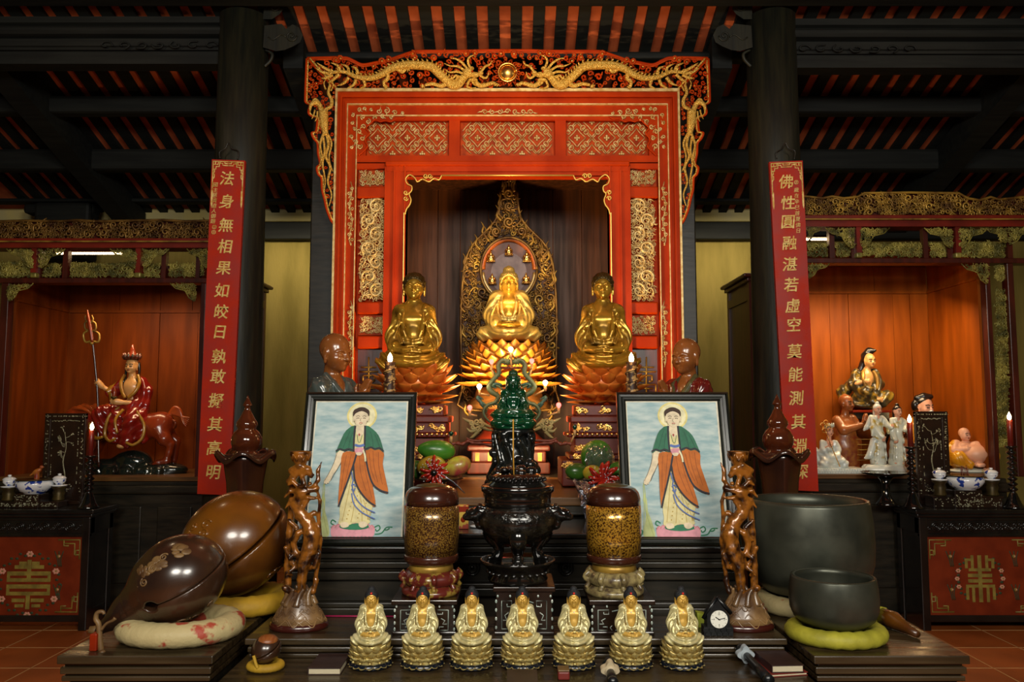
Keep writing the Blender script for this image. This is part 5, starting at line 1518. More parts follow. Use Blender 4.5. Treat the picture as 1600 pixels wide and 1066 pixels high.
# ------------------------------------------------------------------ electric candles, monks, tea cup, box
dm('candle_brown', C('#3c2418'), .45, col2=C('#b08a52'), scale=40, lo=.5, hi=.56)
dm('flame', (1, .9, .65), .3, emit=(1, .8, .42), estr=30)
for u, lab in ((609, 'tall electric candle with dragon relief in front of the left gilded monk statue'), (987, 'tall electric candle with dragon relief in front of the right gilded monk statue')):
    Y = 4.55; s = px(Y); x = WX(u, 600, Y)
    t = thing('electric_candle', lab, 'candle', (x, Y, 1.036))
    zt_ = WZ(566, Y)
    mb = MB(); mb.lathe([(9.5*s*1.6, 1.036), (9.5*s*1.6, 1.06), (10.5*s, 1.09), (9*s, zt_-.2), (8*s, zt_-.01), (8.8*s, zt_), (3*s, zt_+.003)], (x, Y, 0), 22)
    mb.tube([(x+9.6*s*cos(k*.5), Y+9.6*s*sin(k*.5), zt_-.22+k*.005) for k in range(40)], .0045, 5)
    mb.build('candle_body', M['candle_brown'], t)
    mb = MB(); mb.lathe([(2.6*s, 0), (4*s, 4*s), (3.8*s, 8*s), (2*s, 12*s), (.0004, 15*s)], (x, Y, zt_), 12); mb.build('flame_bulb', M['flame'], t)
    lamp('candle_light', 'POINT', (x, Y-.06, zt_+.05), .9, (1, .6, .25), shadow_soft_size=.03)
dm('monk_skin', C('#8f5628'), .24, col2=C('#7a4520'), scale=5, coat=.4)
dm('monk_grey', C('#39423f'), .2, col2=C('#4b5450'), scale=6, coat=.5)
dm('monk_red', C('#6d1a14'), .2, col2=C('#561512'), scale=6, coat=.5)
dm('monk_collar', C('#3d3c27'), .35, col2=C('#6a6134'), scale=14)
def monk(label, u, vtop, vchin, Y, th, robe, trim, sgn):
    s = px(Y); hh = (vchin-vtop)*s; w = hh/2.72
    x = WX(u, 560, Y); ztab = 1.036
    zc = WZ(vchin, Y)+1.3*w
    t = thing('monk_statue', label, 'statue', (x, Y, ztab), 0)
    R = Euler((math.radians(6), 0, th)).to_matrix()
    hz = zc-ztab
    res = w/12
    lo, hi = (-4.2*w, -4.2*w, -.01), (4.2*w, 4.2*w, hz+1.8*w)
    R0_ = Euler((0, 0, th)).to_matrix()
    T = TR((0, 0, hz), R0_)
    def p(*a): return T([q*w for q in a])
    B = Sculpt((-2.6*w, -3.8*w, hz-6*w), (2.6*w, 2.6*w, hz+1.7*w), res)
    B2 = Sculpt((-3.9*w, -3.9*w, hz-6*w), (3.9*w, 3.9*w, hz+1.7*w), res)
    add_head(B2, (0, 0, hz), w, R, fat=.3, ears=.8, neck=p(0, .35, -2.0))
    B2.ell(p(0, .1, -2.6), (1.0*w, .8*w, 1.0*w), .3*w, 'u', R0_)
    for a in (-1, 1):      # praying hands with five fingers each
        B2.cap(p(a*.75, -1.5, -3.6), p(a*.2, -2.25, -3.1), .3*w, .26*w, .1*w)
        for i in range(4):
            y0 = -2.3-.16*i
            B2.chain([p(a*.15, y0, -2.95+.1*i*0), p(a*.12, y0-.22, -2.4), p(a*.07, y0-.42, -1.9-.08*abs(i-1.4))], [.12*w, .11*w, .08*w], .03*w)
        B2.cap(p(a*.16, -2.45, -3.1), p(a*.14, -2.75, -2.75), .3*w, .22*w, .06*w)
        B2.chain([p(a*.2, -2.1, -2.95), p(a*.22, -2.05, -2.5), p(a*.12, -2.1, -2.25)], [.12*w, .11*w, .08*w], .03*w)
    B2.build('body', M['monk_skin'], t)
    Rb = Sculpt((-4.2*w, -4.2*w, -.02), (4.2*w, 4.2*w, hz-1.0*w), res*1.15)
    Rb.cap((0, 0, 1.95*w), p(0, .1, -4.5), 1.85*w, 1.7*w, .3*w); Rb.cap(p(0, .1, -4.5), p(0, .15, -3.0), 1.75*w, 1.35*w, .4*w)
    for a in (-1, 1):
        Rb.ell(p(a*1.2, .15, -2.45), (.75*w,)*3, .4*w)
        Rb.chain([p(a*1.5, .1, -2.6), p(a*1.75, -.3, -4.2), p(a*.75, -1.7, -3.65)], [.7*w, .7*w, .5*w], .3*w)
        Rb.chain([p(a*1.6, -.4, -4.4), p(a*.9, -1.4, -4.6)], [.6*w, .55*w], .3*w)
    Rb.ell(p(0, -1.15, -2.0), (.62*w, .8*w, 1.25*w), .15*w, 'd', R0_); Rb.cap(p(0, -.2, -2.0), p(0, .1, -.8), .62*w, .7*w, .15*w, 'd')
    dirv = p(0, 0, -2)
    Rb.warp(lambda X, Y_, Z: fold(X, Y_, Z, p(0, -2.6, -1.2), .62*w, .05*w))
    Rb.build('robe', robe, t)
    C2 = Sculpt((-3*w, -3*w, hz-6*w), (3*w, 3*w, hz-.8*w), res)
    for a in (-1, 1): C2.chain([p(a*.1, .75, -1.5), p(a*.62, .3, -1.6), p(a*.8, -.5, -2.2), p(a*.55, -1.2, -3.1), p(a*.0, -1.45, -3.9)], [.2*w, .22*w, .26*w, .26*w, .2*w], .05*w)
    C2.build('collar', trim, t)
    return t
monk('brown faced praying monk statue in grey robe behind the left framed painting', 524, 520, 580, 4.75, math.radians(62), M['monk_grey'], M['monk_grey'], 1)
monk('brown faced praying monk statue in dark red robe behind the right framed painting', 1072, 528, 583, 4.75, math.radians(-52), M['monk_red'], M['monk_collar'], -1)

dm('porcelain', C('#dfe3e6'), .15, coat=.5)
dm('porcelain_blue', C('#e4e7ea'), .15, col2=C('#22409a'), kind='noise', scale=22, lo=.56, hi=.6, coat=.5)
dm('dark_bronze', C('#3d3320'), .35, .6, col2=C('#5e4f2a'), scale=12)
def teacup(c, r, label, group=None):
    t = thing('lidded_teacup', label, 'teacup', c, 0, group)
    mb = MB(); mb.lathe([(r*.9, 0), (r*1.25, .004), (r*1.3, .01), (r*.5, .012)], c, 22); mb.build('saucer', M['porcelain'], t)
    mb = MB(); mb.lathe([(r*.5, .012), (r*.62, .02), (r*.98, r*.8), (r, r*1.3), (r*.95, r*1.32)], c, 22); mb.build('cup', M['porcelain_blue'], t)
    mb = MB(); mb.lathe([(r*1.08, r*1.3), (r*1.08, r*1.38), (r*.8, r*1.65), (r*.3, r*1.8)], c, 22)
    l = mb.build('lid', M['porcelain_blue'], t)
    mb = MB(); mb.lathe([(r*.16, r*1.8), (r*.3, r*1.95), (r*.28, r*2.1), (.001, r*2.15)], c, 12); mb.build('knob', M['porcelain'], l)
    return t
teacup((WX(748, 815, 3.95), 3.95, .93), .035, 'blue and white lidded teacup behind the black incense burner')
dm('box_yellow', C('#c9a43a'), .6, col2=C('#a8402a'), scale=22, lo=.5, hi=.55)
t = thing('incense_box', 'small yellow and red paper box on the black step beside the teacup', 'box', (WX(724, 815, 3.9), 3.9, .93))
mb = MB(); c = t.location; w_, h_ = 8*px(3.9), 36*px(3.9)
mb.box(c.x-w_, c.x+w_, c.y-.02, c.y+.02, .931, .931+h_, 0, .002); b_ = mb.build('carton', M['box_yellow'], t)
mb = MB(); mb.box(c.x-w_-.0008, c.x+w_+.0008, c.y-.0212, c.y+.0212, .931+h_*.72, .931+h_*.95); mb.ell((c.x, c.y-.021, .931+h_*.4), (.012, .001, .014), 12, 6); mb.build('label_band', M['red_deep'], b_)

# ------------------------------------------------------------------ front tables
def slab(mb, x0, x1, y0, y1, z0, z1, m=0, steps=3):
    """moulded table edge: top slab with receding fillets below"""
    h = z1-z0
    for a, b, d in ((.68, 1, 0), (.55, .68, .018), (.28, .55, .008), (.2, .28, .022), (0, .2, .012)):
        mb.box(x0+d, x1-d, y0+d, y1-d, z0+h*a, z0+h*b, m, min(.004, h*(b-a)*.4))
ZT, ZM = .58, .654
t = thing('offering_table', 'wide dark wooden table in front carrying the seven small golden statues', 'table', (0, 2.6, 0))
mb = MB(); mb.box(-1.0, 1.03, 2.2, 3.37, ZT-.04, ZT, 0, .006); mb.build('table_top', M['table_wood'], t)
mb = MB(); mb.box(-.98, 1.01, 2.22, 3.36, ZT-.16, ZT-.04)
for sx_ in (-.94, .97):
    for y in (2.26, 3.24): mb.box(sx_-.05, sx_+.05, y-.05, y+.05, 0, ZT-.16)
mb.build('table_frame', M['black_wood'], t)
t = thing('low_platform', 'low dark moulded platform carrying the incense burner and the dragon candlesticks', 'platform', (0, 3.2, ZT))
mb = MB(); slab(mb, -.99, 1.02, 3.045, 3.37, ZT+.001, ZM); mb.build('platform_board', M['table_wood'], t)
# side platforms under the wooden fish and the bronze bowls
def side_platform(label, cx0, cx1, y0, y1, z):
    t = thing('side_platform', label, 'platform', ((cx0+cx1)/2, (y0+y1)/2, 0))
    mb = MB(); slab(mb, cx0, cx1, y0, y1, z-.09, z); mb.build('top_board', M['table_wood'], t)
    mb = MB(); mb.box(cx0+.03, cx1-.03, y0+.03, y1-.03, z-.17, z-.09, 0, .008); mb.box(cx0+.05, cx1-.05, y0+.05, y1-.05, .1, z-.17); mb.box(cx0+.02, cx1-.02, y0+.02, y1-.02, 0, .1, 0, .01)
    mb.build('plinth', M['black_wood'], t)
ZP = .65
side_platform('dark moulded platform under the wooden fish drums and their cushions', -1.575, -1.035, 2.85, 3.76, ZP)
side_platform('dark moulded platform under the bronze singing bowls', 1.045, 1.585, 2.85, 3.76, ZP)

# ------------------------------------------------------------------ seven small golden statues
dm('champagne', C('#d8cfa0'), .33, .32, col2=C('#bcae74'), scale=40, bump=.12, bscale=160)
dm('gold_skin', C('#cfa64e'), .38, .3, col2=C('#bd923a'), scale=10)
dm('black_hair', C('#14181c'), .6, bump=.5, bscale=220)
dm('bead_red', C('#c81e14'), .25, coat=.5)
dm('gold_rim', C('#e0d08c'), .28, .5, col2=C('#b0924a'), scale=60)
dm('blue_black', C('#0d1420'), .15, coat=.4)
def small_buddha():
    H = .272;  t = thing('golden_buddha_statuette', 'x', 'statuette', (0, 0, 0))
    hb = .345*H      # lotus height share
    mb = MB(); mb.lathe([(.27*H, .0), (.283*H, .006), (.283*H, .014), (.25*H, .02)], (0, 0, 0), 36, 0, 1, .86); mb.build('base_plate', M['blue_black'], t)
    mb = MB(); mb.lathe([(.24*H, .018), (.23*H, .06*H+.02), (.2*H, .1*H+.02), (.22*H, .2*H), (.25*H, .26*H), (.22*H, hb*.94)], (0, 0, 0), 36, 0, 1, .88)
    L = []
    for (h, r, n, l, w, tl, cu, cup, ph) in ((.02, .2, 16, .1, .12, -30, 60, .5, 0), (.085, .2, 14, .12, .13, 4, 70, .5, .5), (.13, .2, 13, .13, .14, 20, 70, .5, 0), (.19, .205, 13, .13, .14, 38, 55, .5, .5)):
        L.append((h*H+.008, r*H, n, l*H, w*H, tl, cu, cup, ph))
    m2 = MB(); lotus(m2, (0, 0, 0), L)
    for i in range(24): m2.ell((.25*H*cos(i*PI/12), .22*H*sin(i*PI/12), .026+.012*(i % 2)), (.012*H*2, .012*H*2, .02*H), 7, 5)
    mb.v2 = None
    b = len(mb.v); mb.add(m2.v, m2.f, 0, True)
    mb.build('lotus_base', M['gold_rim'], t)
    sc = H*.72
    hc = lotus_buddha(t, sc, M['gold_skin'], M['champagne'], M['black_hair'], w=.114, kw=.265, sw=.14, eo=.06, ar=.082, tw=.85, res=.0082, off=(0, 0, hb-.03*sc), gem=M['bead_red'], ush=.9, fold_amp=.012, curls=False)
    mb = MB(); mb.ell((0, -.2*sc, .26*sc+hb), (.016*sc,)*3, 8, 6); mb.ell((0, -.25*sc, .2*sc+hb), (.05*sc, .03*sc, .03*sc), 10, 6); mb.ell((0, -.27*sc, .245*sc+hb), (.018*sc,)*3, 8, 6)
    mb.build('jewel_in_hands', M['gold_rim'], t)
    mb = MB(); mb.ell((0, -.135*sc, .52*sc+hb), (.008*sc, .006*sc, .016*sc), 8, 6); mb.build('chest_emblem', M['porcelain'] if 'porcelain' in M else M['champagne'], t)
    return t
sb = small_buddha()
SBL = ['golden statuette at the left end of the front row beside the dark red book', 'golden statuette second from the left in front of the left inlaid stand', 'golden statuette third from the left between the left and centre inlaid stands',
       'golden statuette at the middle of the front row below the incense burner', 'golden statuette third from the right between the centre and right inlaid stands', 'golden statuette second from the right behind the wrapped drumstick', 'golden statuette at the right end of the front row beside the small clock']
for i, (u, rz) in enumerate(((579, .12), (660, 0), (737, .03), (816, .03), (897, -.03), (986, -.03), (1066, .08))):
    p = (WX(u, 1040, 2.965), 2.965, ZT)
    if i == 0:
        sb.location = p; sb.rotation_euler.z = rz; sb['label'] = SBL[0]; sb['group'] = 'seven golden statuettes'; o = sb
    else: dup(sb, p, rz, SBL[i], 'seven golden statuettes')

# ------------------------------------------------------------------ inlaid stands, lacquered drums, incense burner
dm('inlay_wood', C('#1a110c'), .25, col2=C('#2a1a10'), scale=6, coat=.3)
dm('pearl', C('#c9cfc4'), .2, .2, col2=C('#9fb5ac'), scale=60, coat=.6)
dm('pearl_dim', C('#b5b49a'), .25, .3, col2=C('#6d6a4c'), scale=80, coat=.5)
def inlaid_stand(label, x, y, z, w, d, h, seed):
    t = thing('inlaid_stand', label, 'stand', (x, y, z))
    mb = MB()
    mb.box(x-w/2, x+w/2, y-d/2, y+d/2, z+h-.018, z+h, 0, .003); mb.box(x-w/2+.012, x+w/2-.012, y-d/2+.012, y+d/2-.012, z+.0, z+h-.018)
    mb.box(x-w/2+.004, x+w/2-.004, y-d/2+.004, y+d/2-.004, z, z+.012, 0, .003)
    o = mb.build('box', M['inlay_wood'], t)
    mb = MB(); yf = y-d/2+.012; rnd = random.Random(seed)
    def st(pts, r=.0022): mb.tube([(x+a*w/2, yf-.0005, z+h*b) for a, b in pts], r, 5, flat=((0, 1, 0), .45))
    for s in (-1, 1):
        st([(s*.72, .12), (s*.72, .7), (s*.4, .7), (s*.4, .58), (s*.55, .58), (s*.55, .64)]); st([(s*.72, .12), (s*.45, .12), (s*.45, .22), (s*.58, .22)])
        st([(s*.5, .46), (s*.62, .4), (s*.55, .3), (s*.68, .3)]); st([(s*.3, .12), (s*.36, .2), (s*.3, .26)]); st([(s*.1, .7), (s*.3, .66)]); st([(s*.2, .12), (s*.05, .16)])
        for k in range(4): mb.ell((x+s*w/2*.9, yf, z+h*(.15+.18*k)), (.0045, .0015, .007), 8, 5)
        for k in range(3): mb.ell((x+s*w/2*(.85-.4*k), yf, z+h*.8), (.004, .0015, .005), 8, 5)
    for k in range(9): mb.ell((x+rnd.uniform(-.3, .3)*w/2, yf, z+h*rnd.uniform(.25, .6)), (rnd.uniform(.003, .009), .0015, rnd.uniform(.003, .006)), 8, 5)
    mb.build('pearl_inlay', M['pearl'], o)
    return t
YI = 3.215
sl = inlaid_stand('black inlaid stand under the left speckled lacquer drum', WX(663, 960, YI-.12), YI, ZM, .25, .255, .129, 1)
sc_ = inlaid_stand('black inlaid stand under the incense burner at the centre', WX(819, 960, YI-.12), YI, ZM, .235, .26, .178, 2)
sr = inlaid_stand('black inlaid stand under the right speckled lacquer drum', WX(972, 955, YI-.12), YI, ZM, .25, .255, .129, 3)
dm('lacquer_speckle', C('#94702c'), .28, .35, col2=C('#3a1c10'), scale=190, lo=.42, hi=.54, coat=.5, detail=5)
dm('lacquer_brown', C('#401e12'), .24, col2=C('#2e140b'), scale=5, coat=.6)
dm('base_red', C('#5d2018'), .28, col2=C('#8f7430'), scale=30, lo=.52, hi=.6, coat=.4)
def drum(label, u, gold_m, base_m):
    s = px(3.215); x = WX(u, 850, 3.215); z0 = ZM+.129
    t = thing('lacquer_drum', label, 'drum', (x, YI, z0))
    mb = MB()
    mb.lathe([(43*s, 0), (45*s, 4*s), (44*s, 9*s), (38*s, 11*s), (37*s, 14*s)], (x, YI, z0), 40, 0)
    mb.lathe([(33*s, 13*s), (41*s, 17*s), (43*s, 24*s), (40*s, 31*s), (32*s, 35*s)], (x, YI, z0), 40, 0, ripple=lambda a, z: 1+.03*cos(8*a))
    for k in range(8):
        a = 2*PI*k/8+.2
        mb.tube(smooth_path([(x+39*s*cos(a), YI+39*s*sin(a), z0+33*s), (x+46*s*cos(a), YI+46*s*sin(a), z0+26*s), (x+40*s*cos(a), YI+40*s*sin(a), z0+18*s), (x+45*s*cos(a), YI+45*s*sin(a), z0+10*s)], 4), taper(13, 5*s, 3.4*s), 7)
    mb.build('carved_base', base_m, t)
    mb = MB(); mb.lathe([(30*s, 33*s), (34*s, 36*s), (33*s, 44*s), (30*s, 45*s)], (x, YI, z0), 40); mb.build('gold_collar', M['gold_aged'], t)
    zb = z0+45*s
    mb = MB(); mb.lathe([(34*s, 0), (40*s, 3*s), (42*s, 7*s), (41.5*s, 12*s), (40.5*s, 14*s)], (x, YI, zb), 44); mb.build('lower_rim', M['lacquer_brown'], t); mb = MB()
    mb.lathe([(42*s, 88*s), (41.5*s, 98*s), (39*s, 107*s), (34*s, 113*s), (26*s, 116.5*s), (20*s, 117*s)], (x, YI, zb), 44, 0); mb.build('domed_top', M['lacquer_brown'], t)
    mb = MB(); mb.lathe([(40.5*s, 14*s), (42*s, 40*s), (42.6*s, 66*s), (42*s, 88*s)], (x, YI, zb), 44); mb.build('drum_body', gold_m, t)
    mb = MB(); mb.lathe([(24*s, 115.6*s), (23*s, 117.6*s), (14*s, 119.5*s), (.001, 120*s)], (x, YI, zb), 28); mb.build('top_plate', M['dark_bronze'], t)
dm('lacquer_speckle2', C('#c4922f'), .26, .5, col2=C('#4a2a0e'), scale=150, lo=.44, hi=.58, coat=.5, detail=6)
drum('speckled lacquer drum left of the incense burner on dark red carved base', 674, M['lacquer_speckle'], M['base_red'])
drum('speckled lacquer drum right of the incense burner with brighter gold front', 959, M['lacquer_speckle2'], mat('base_mixed', C('#4a3a28'), .35, col2=C('#9a8a5a'), scale=36, coat=.3))
# incense burner
dm('burner_black', C('#0b0b0b'), .12, .25, col2=C('#1c1915'), scale=8, coat=.6, bump=.05)
dm('burner_relief', C('#0d0d0d'), .16, .3, col2=C('#2a251d'), scale=30, coat=.5, bump=.9, bscale=45)
s = px(3.2); x = WX(809, 850, 3.2); yb = 3.2; z0 = ZM+.178
t = thing('incense_burner', 'large black three legged incense burner with domed lid and beast handles', 'incense burner', (x, yb, z0))
def zz(v): return WZ(v, 3.2)
mb = MB(); mb.lathe([(44*s, 0), (46*s, 5*s), (42*s, 12*s), (50*s, 22*s), (57*s, 30*s), (58*s, 33*s), (55*s, 33*s), (48*s, 29*s), (.001, 28*s)], (x, yb, z0), 44)
for k in range(22): mb.ell((x+44*s*cos(2*PI*k/22), yb+44*s*sin(2*PI*k/22), z0+15*s), (5*s, 5*s, 3*s), 8, 5)
mb.build('dish', M['burner_black'], t)
zl0 = z0+28*s
for k in range(3):
    a = -PI/2+2*PI*k/3; S = MB()
    S.tube(smooth_path([(x+34*s*cos(a), yb+34*s*sin(a), zl0+52*s), (x+46*s*cos(a), yb+46*s*sin(a), zl0+40*s), (x+34*s*cos(a), yb+34*s*sin(a), zl0+20*s), (x+36*s*cos(a), yb+36*s*sin(a), zl0+8*s), (x+44*s*cos(a), yb+44*s*sin(a), zl0+3*s)], 5), [q*s for q in (14, 15, 16, 16.5, 16, 15, 14, 12.5, 11, 9.5, 8.5, 8, 8, 8.5, 9, 9.5, 9.5, 9, 8, 7, 5)], 10)
    for q in (-1, 0, 1): S.ell((x+47*s*cos(a+q*.14), yb+47*s*sin(a+q*.14), zl0+3.5*s), (4.5*s, 4.5*s, 3.5*s), 8, 5)
    S.build('leg', M['burner_black'], t)
mb = MB()
mb.lathe([(30*s, zz(850)), (46*s, zz(838)), (60*s, zz(822)), (64*s, zz(808)), (58*s, zz(796)), (53*s, zz(790))], (x, yb, 0), 52, 1)
mb.lathe([(52*s, zz(791)), (51*s, zz(780)), (52*s, zz(770)), (56*s, zz(767)), (57*s, zz(760)), (55*s, zz(758)), (44*s, zz(759))], (x, yb, 0), 52, 0)
mb.build('bowl', [M['burner_black'], M['burner_relief']], t)
mb = MB()
mb.lathe([(45*s, zz(760)), (45*s, zz(756)), (40*s, zz(752)), (40*s, zz(745)), (34*s, zz(741)), (22*s, zz(739)), (.001, zz(738))], (x, yb, 0), 44, 0)
rnd = random.Random(5)
for k in range(30):
    a = 2*PI*k/30
    P = [(x+(41+2.5*cos(q))*s*cos(a+.07*sin(q)), yb+(41+2.5*cos(q))*s*sin(a+.07*sin(q)), zz(750)+6*s*sin(q*.5)) for q in np.linspace(0, 5, 8)]
    mb.tube(P, 1.6*s, 5)
for k in range(10): mb.ell((x+rnd.uniform(-22, 22)*s, yb+rnd.uniform(-18, 18)*s, zz(738)+rnd.uniform(0, 4)*s), (rnd.uniform(5, 9)*s, rnd.uniform(5, 8)*s, rnd.uniform(4, 8)*s), 10, 7)
mb.tube([(x-6*s, yb-24*s, zz(742)), (x-7*s, yb-25*s, zz(700)), (x-7*s, yb-25*s, zz(655))], 1.1*s, 6, 1)
mb.build('lid', [M['burner_black'], mat('incense_yellow', C('#b98524'), .7)], t)
for sg in (-1, 1):
    S = Sculpt((-.16, -.09, -.1), (.16, .09, .1), .005)
    S.ell((.0, 0, .02), (.06, .04, .028), .02); S.ell((.055, -.005, .012), (.032, .034, .03), .02); S.ell((.082, -.005, .0), (.022, .026, .018), .012)
    S.ell((.08, -.02, .026), (.009,)*3, .004); S.ell((.08, .02, .026), (.009,)*3, .004)
    S.chain([(.04, -.025, .03), (.02, -.03, .05), (-.01, -.03, .045)], [.012, .01, .006], .008); S.chain([(.04, .025, .03), (.02, .03, .05), (-.01, .03, .045)], [.012, .01, .006], .008)
    S.chain([(.03, 0, -.005), (.02, 0, -.04), (-.02, 0, -.055)], [.026, .018, .014], .015); S.chain([(-.06, 0, .01), (-.02, 0, .03)], [.03, .035], .02)
    for q in range(6): S.ell((.02-.02*q, -.03, .03-.004*q), (.012,)*3, .006)
    V, F = S.mesh()
    V = V*np.array([sg*.8, .8, .8])+np.array([x+sg*52*s, yb-.03, zz(806)])
    mb = MB(); mb.addnp(V, F); mb.build('beast_handle', M['burner_black'], t)

# ------------------------------------------------------------------ dragon candlesticks
dm('dragon_wood', C('#94591a'), .28, col2=C('#2a1306'), scale=22, lo=.42, hi=.6, coat=.35, metal=.15, bump=.15)
dm('wave_wood', C('#4d3420'), .35, col2=C('#8a6a42'), scale=10, coat=.3)
dm('dark_rim', C('#3a140e'), .25, coat=.4)
def dragon_stick(label, ubase, utop, sg):
    """sg=1: the head looks to the right"""
    Y = 3.2; s = px(Y); t = thing('dragon_candlestick', label, 'candlestick', (WX(ubase, 980, Y), Y, ZM))
    x0 = WX(ubase, 980, Y); xt = WX(utop, 800, Y)
    mb = MB(); mb.lathe([(44*s, 0), (45*s, 4*s), (43*s, 9*s), (40*s, 10*s)], (x0, Y, ZM), 36, 0, 1, .75); mb.build('foot', M['dark_rim'], t)
    mb = MB(); mb.lathe([(42*s, 8*s), (36*s, 20*s), (27*s, 34*s), (20*s, 46*s), (12*s, 54*s)], (x0, Y, ZM), 36, 0, 1, .75)
    rnd = random.Random(3+sg)
    for k in range(80):        # wave lines
        a = rnd.uniform(-PI, PI); h = rnd.uniform(10, 44); P = []
        for q in range(7):
            aa = a+.09*q; hh = h+4*sin(q*1.0+k); r = lerp(43, 18, (hh-6)/44)
            P.append((x0+r*s*cos(aa)*1.01, Y+r*s*sin(aa)*.76, ZM+hh*s))
        P = smooth_path(P, 3); mb.tube(P, taper(len(P), .9*s, 1.4*s, .5*s), 5)
    for k in range(8):
        a = 2*PI*k/8; mb.tube(smooth_path([(x0+24*s*cos(a), Y+18*s*sin(a), ZM+34*s), (x0+18*s*cos(a+.2), Y+14*s*sin(a+.2), ZM+50*s), (x0+20*s*cos(a+.5), Y+15*s*sin(a+.5), ZM+60*s)], 4), taper(9, 6*s, 4*s, 2*s), 7)
    mb.build('wave_mound', M['wave_wood'], t)
    S = Sculpt((-.13, -.12, .05), (.13, .12, .66), .0048)
    u_ = s
    def P(a, b, c=0): return (sg*a*u_, c*u_, b*u_)       # a right, b up from the platform, c depth
    # back pole and tail sweeping up
    S.chain([P(-20, 50, 10), P(-22, 90, 12), P(-20, 140, 12), P(-17, 190, 12), P(-16, 225, 8), P(-8, 240, 2)], [6*u_, 5*u_, 5*u_, 5*u_, 5.5*u_, 5*u_], 3*u_)
    # body: S curve
    S.chain([P(4, 50, -4), P(5, 72, -6), P(8, 95, -8), P(17, 118, -6), P(19, 140, -4), P(12, 158, -2), P(0, 170, -2), P(-6, 185, -3), P(2, 200, -5)], [6*u_, 6.5*u_, 9*u_, 12*u_, 12*u_, 10*u_, 9*u_, 9*u_, 9*u_], 4*u_)
    # head
    S.ell(P(4, 204, -6), (13*u_, 11*u_, 10*u_), 4*u_); S.ell(P(17, 208, -6), (10*u_, 8*u_, 5*u_), 3*u_); S.ell(P(25, 210, -6), (4.5*u_, 6*u_, 4*u_), 2*u_)
    S.ell(P(16, 195, -6), (10*u_, 6*u_, 3*u_), 2*u_); S.ell(P(10, 213, -13), (3.4*u_,)*3, 1.2*u_); S.ell(P(12, 216, 3), (3.4*u_,)*3, 1.2*u_)
    S.ell(P(19, 201, -8), (11*u_, 9*u_, 2.6*u_), 1*u_, 'd')
    for q in ([(0, 210), (-12, 220), (-20, 214)], [(-2, 204), (-16, 206), (-24, 196)], [(0, 196), (-14, 192), (-22, 180)], [(6, 214), (2, 228), (10, 236), (20, 230)], [(10, 190), (4, 180), (-8, 176)]):
        S.chain([P(a, b, -6) for a, b in q], [4*u_]+[3.2*u_]*(len(q)-2)+[1.4*u_], 2*u_)
    S.chain([P(20, 212, -6), P(27, 222, -6), P(26, 236, -4), P(31, 250, -4)], [3.4*u_, 3*u_, 3*u_, .8*u_], 2*u_)
    S.chain([P(26, 206, -6), P(30, 190, -4), P(28, 165, -2), P(31, 130, 0), P(28, 95, 0), P(24, 70, 0)], [2*u_, 2.6*u_, 2.8*u_, 3*u_, 3*u_, 3.4*u_], 2*u_)
    # limbs and cloud bands between body and pole
    for q, r in (([(14, 150), (-2, 142), (-10, 125), (-6, 112), (-14, 104)], 4.4), ([(12, 118), (0, 108), (-4, 92), (-14, 84)], 4.2), ([(10, 165), (20, 172), (28, 168)], 3.6), ([(-18, 160), (-6, 150), (-10, 134), (-18, 130)], 3.4), ([(-20, 120), (-12, 96), (2, 84)], 3.4),
                 ([(20, 128), (30, 110), (24, 92), (8, 84)], 3.4), ([(-18, 220), (-6, 234), (10, 238), (16, 228)], 6), ([(-16, 236), (-2, 244), (12, 240)], 5), ([(26, 70), (22, 54), (14, 48)], 4), ([(-20, 60), (-10, 52), (0, 52)], 5)):
        S.chain([P(a, b, -3+4*sin(a)) for a, b in q], [r*u_]*(len(q)-1)+[r*.55*u_], 2*u_)
    for k in range(4): S.chain([P(-14, 84, -3), P(-19+k*3, 78-k, -6+3*k)], [1.8*u_, .8*u_], 1*u_)
    def scales(X, Y_, Z):
        return -.0011*np.abs(np.sin(Z/(4.2*u_)*PI*.5+np.sin(X/(4*u_)*PI)*.8))*np.abs(np.cos(X/(4*u_)*PI*.5))
    S.warp(scales)
    o = S.build('dragon', M['dragon_wood'], t)
    o.location = (x0-x0+(xt-x0)*.25, 0, 0)
    mb = MB(); cx = xt; zt = ZM+244*s
    mb.lathe([(5*s, -8*s), (7*s, 0), (12*s, 8*s), (16*s, 19*s), (16.5*s, 22*s), (14*s, 21*s), (9*s, 10*s), (.001, 8*s)], (cx, Y, zt), 32)
    for k in range(9):
        for r0, h0 in ((7, 0), (12.5, 8)):
            a = 2*PI*(k+(.5 if r0 > 8 else 0))/9
            mb.tube([(cx+(r0+3)*s*cos(a-.3), Y+(r0+3)*s*sin(a-.3), zt+(h0+10)*s), (cx+(r0)*s*cos(a), Y+(r0)*s*sin(a), zt+h0*s), (cx+(r0+3)*s*cos(a+.3), Y+(r0+3)*s*sin(a+.3), zt+(h0+10)*s)], 1.3*s, 5)
    mb.build('lotus_cup', M['dragon_wood'], t)
dragon_stick('carved wooden dragon candlestick on wave foot beside the wooden fish drums', 467, 468, 1)
dragon_stick('carved wooden dragon candlestick on wave foot beside the bronze bowls and clock', 1163, 1155, -1)
# tube of the pink incense sticks lying behind the left dragon
t = tag(None, '', '') if False else None
mb = MB(); a, b = W(505, 942, 3.35), W(610, 937, 3.35)
mb.tube([(a.x, 3.355, ZM+.004), (b.x+.02, 3.35, ZM+.004)], .0035, 6)
tag(mb.build('pink_stick', mat('pink', C('#a01c4c'), .5)), 'thin pink stick lying on the dark platform behind the left end statuette', 'stick')

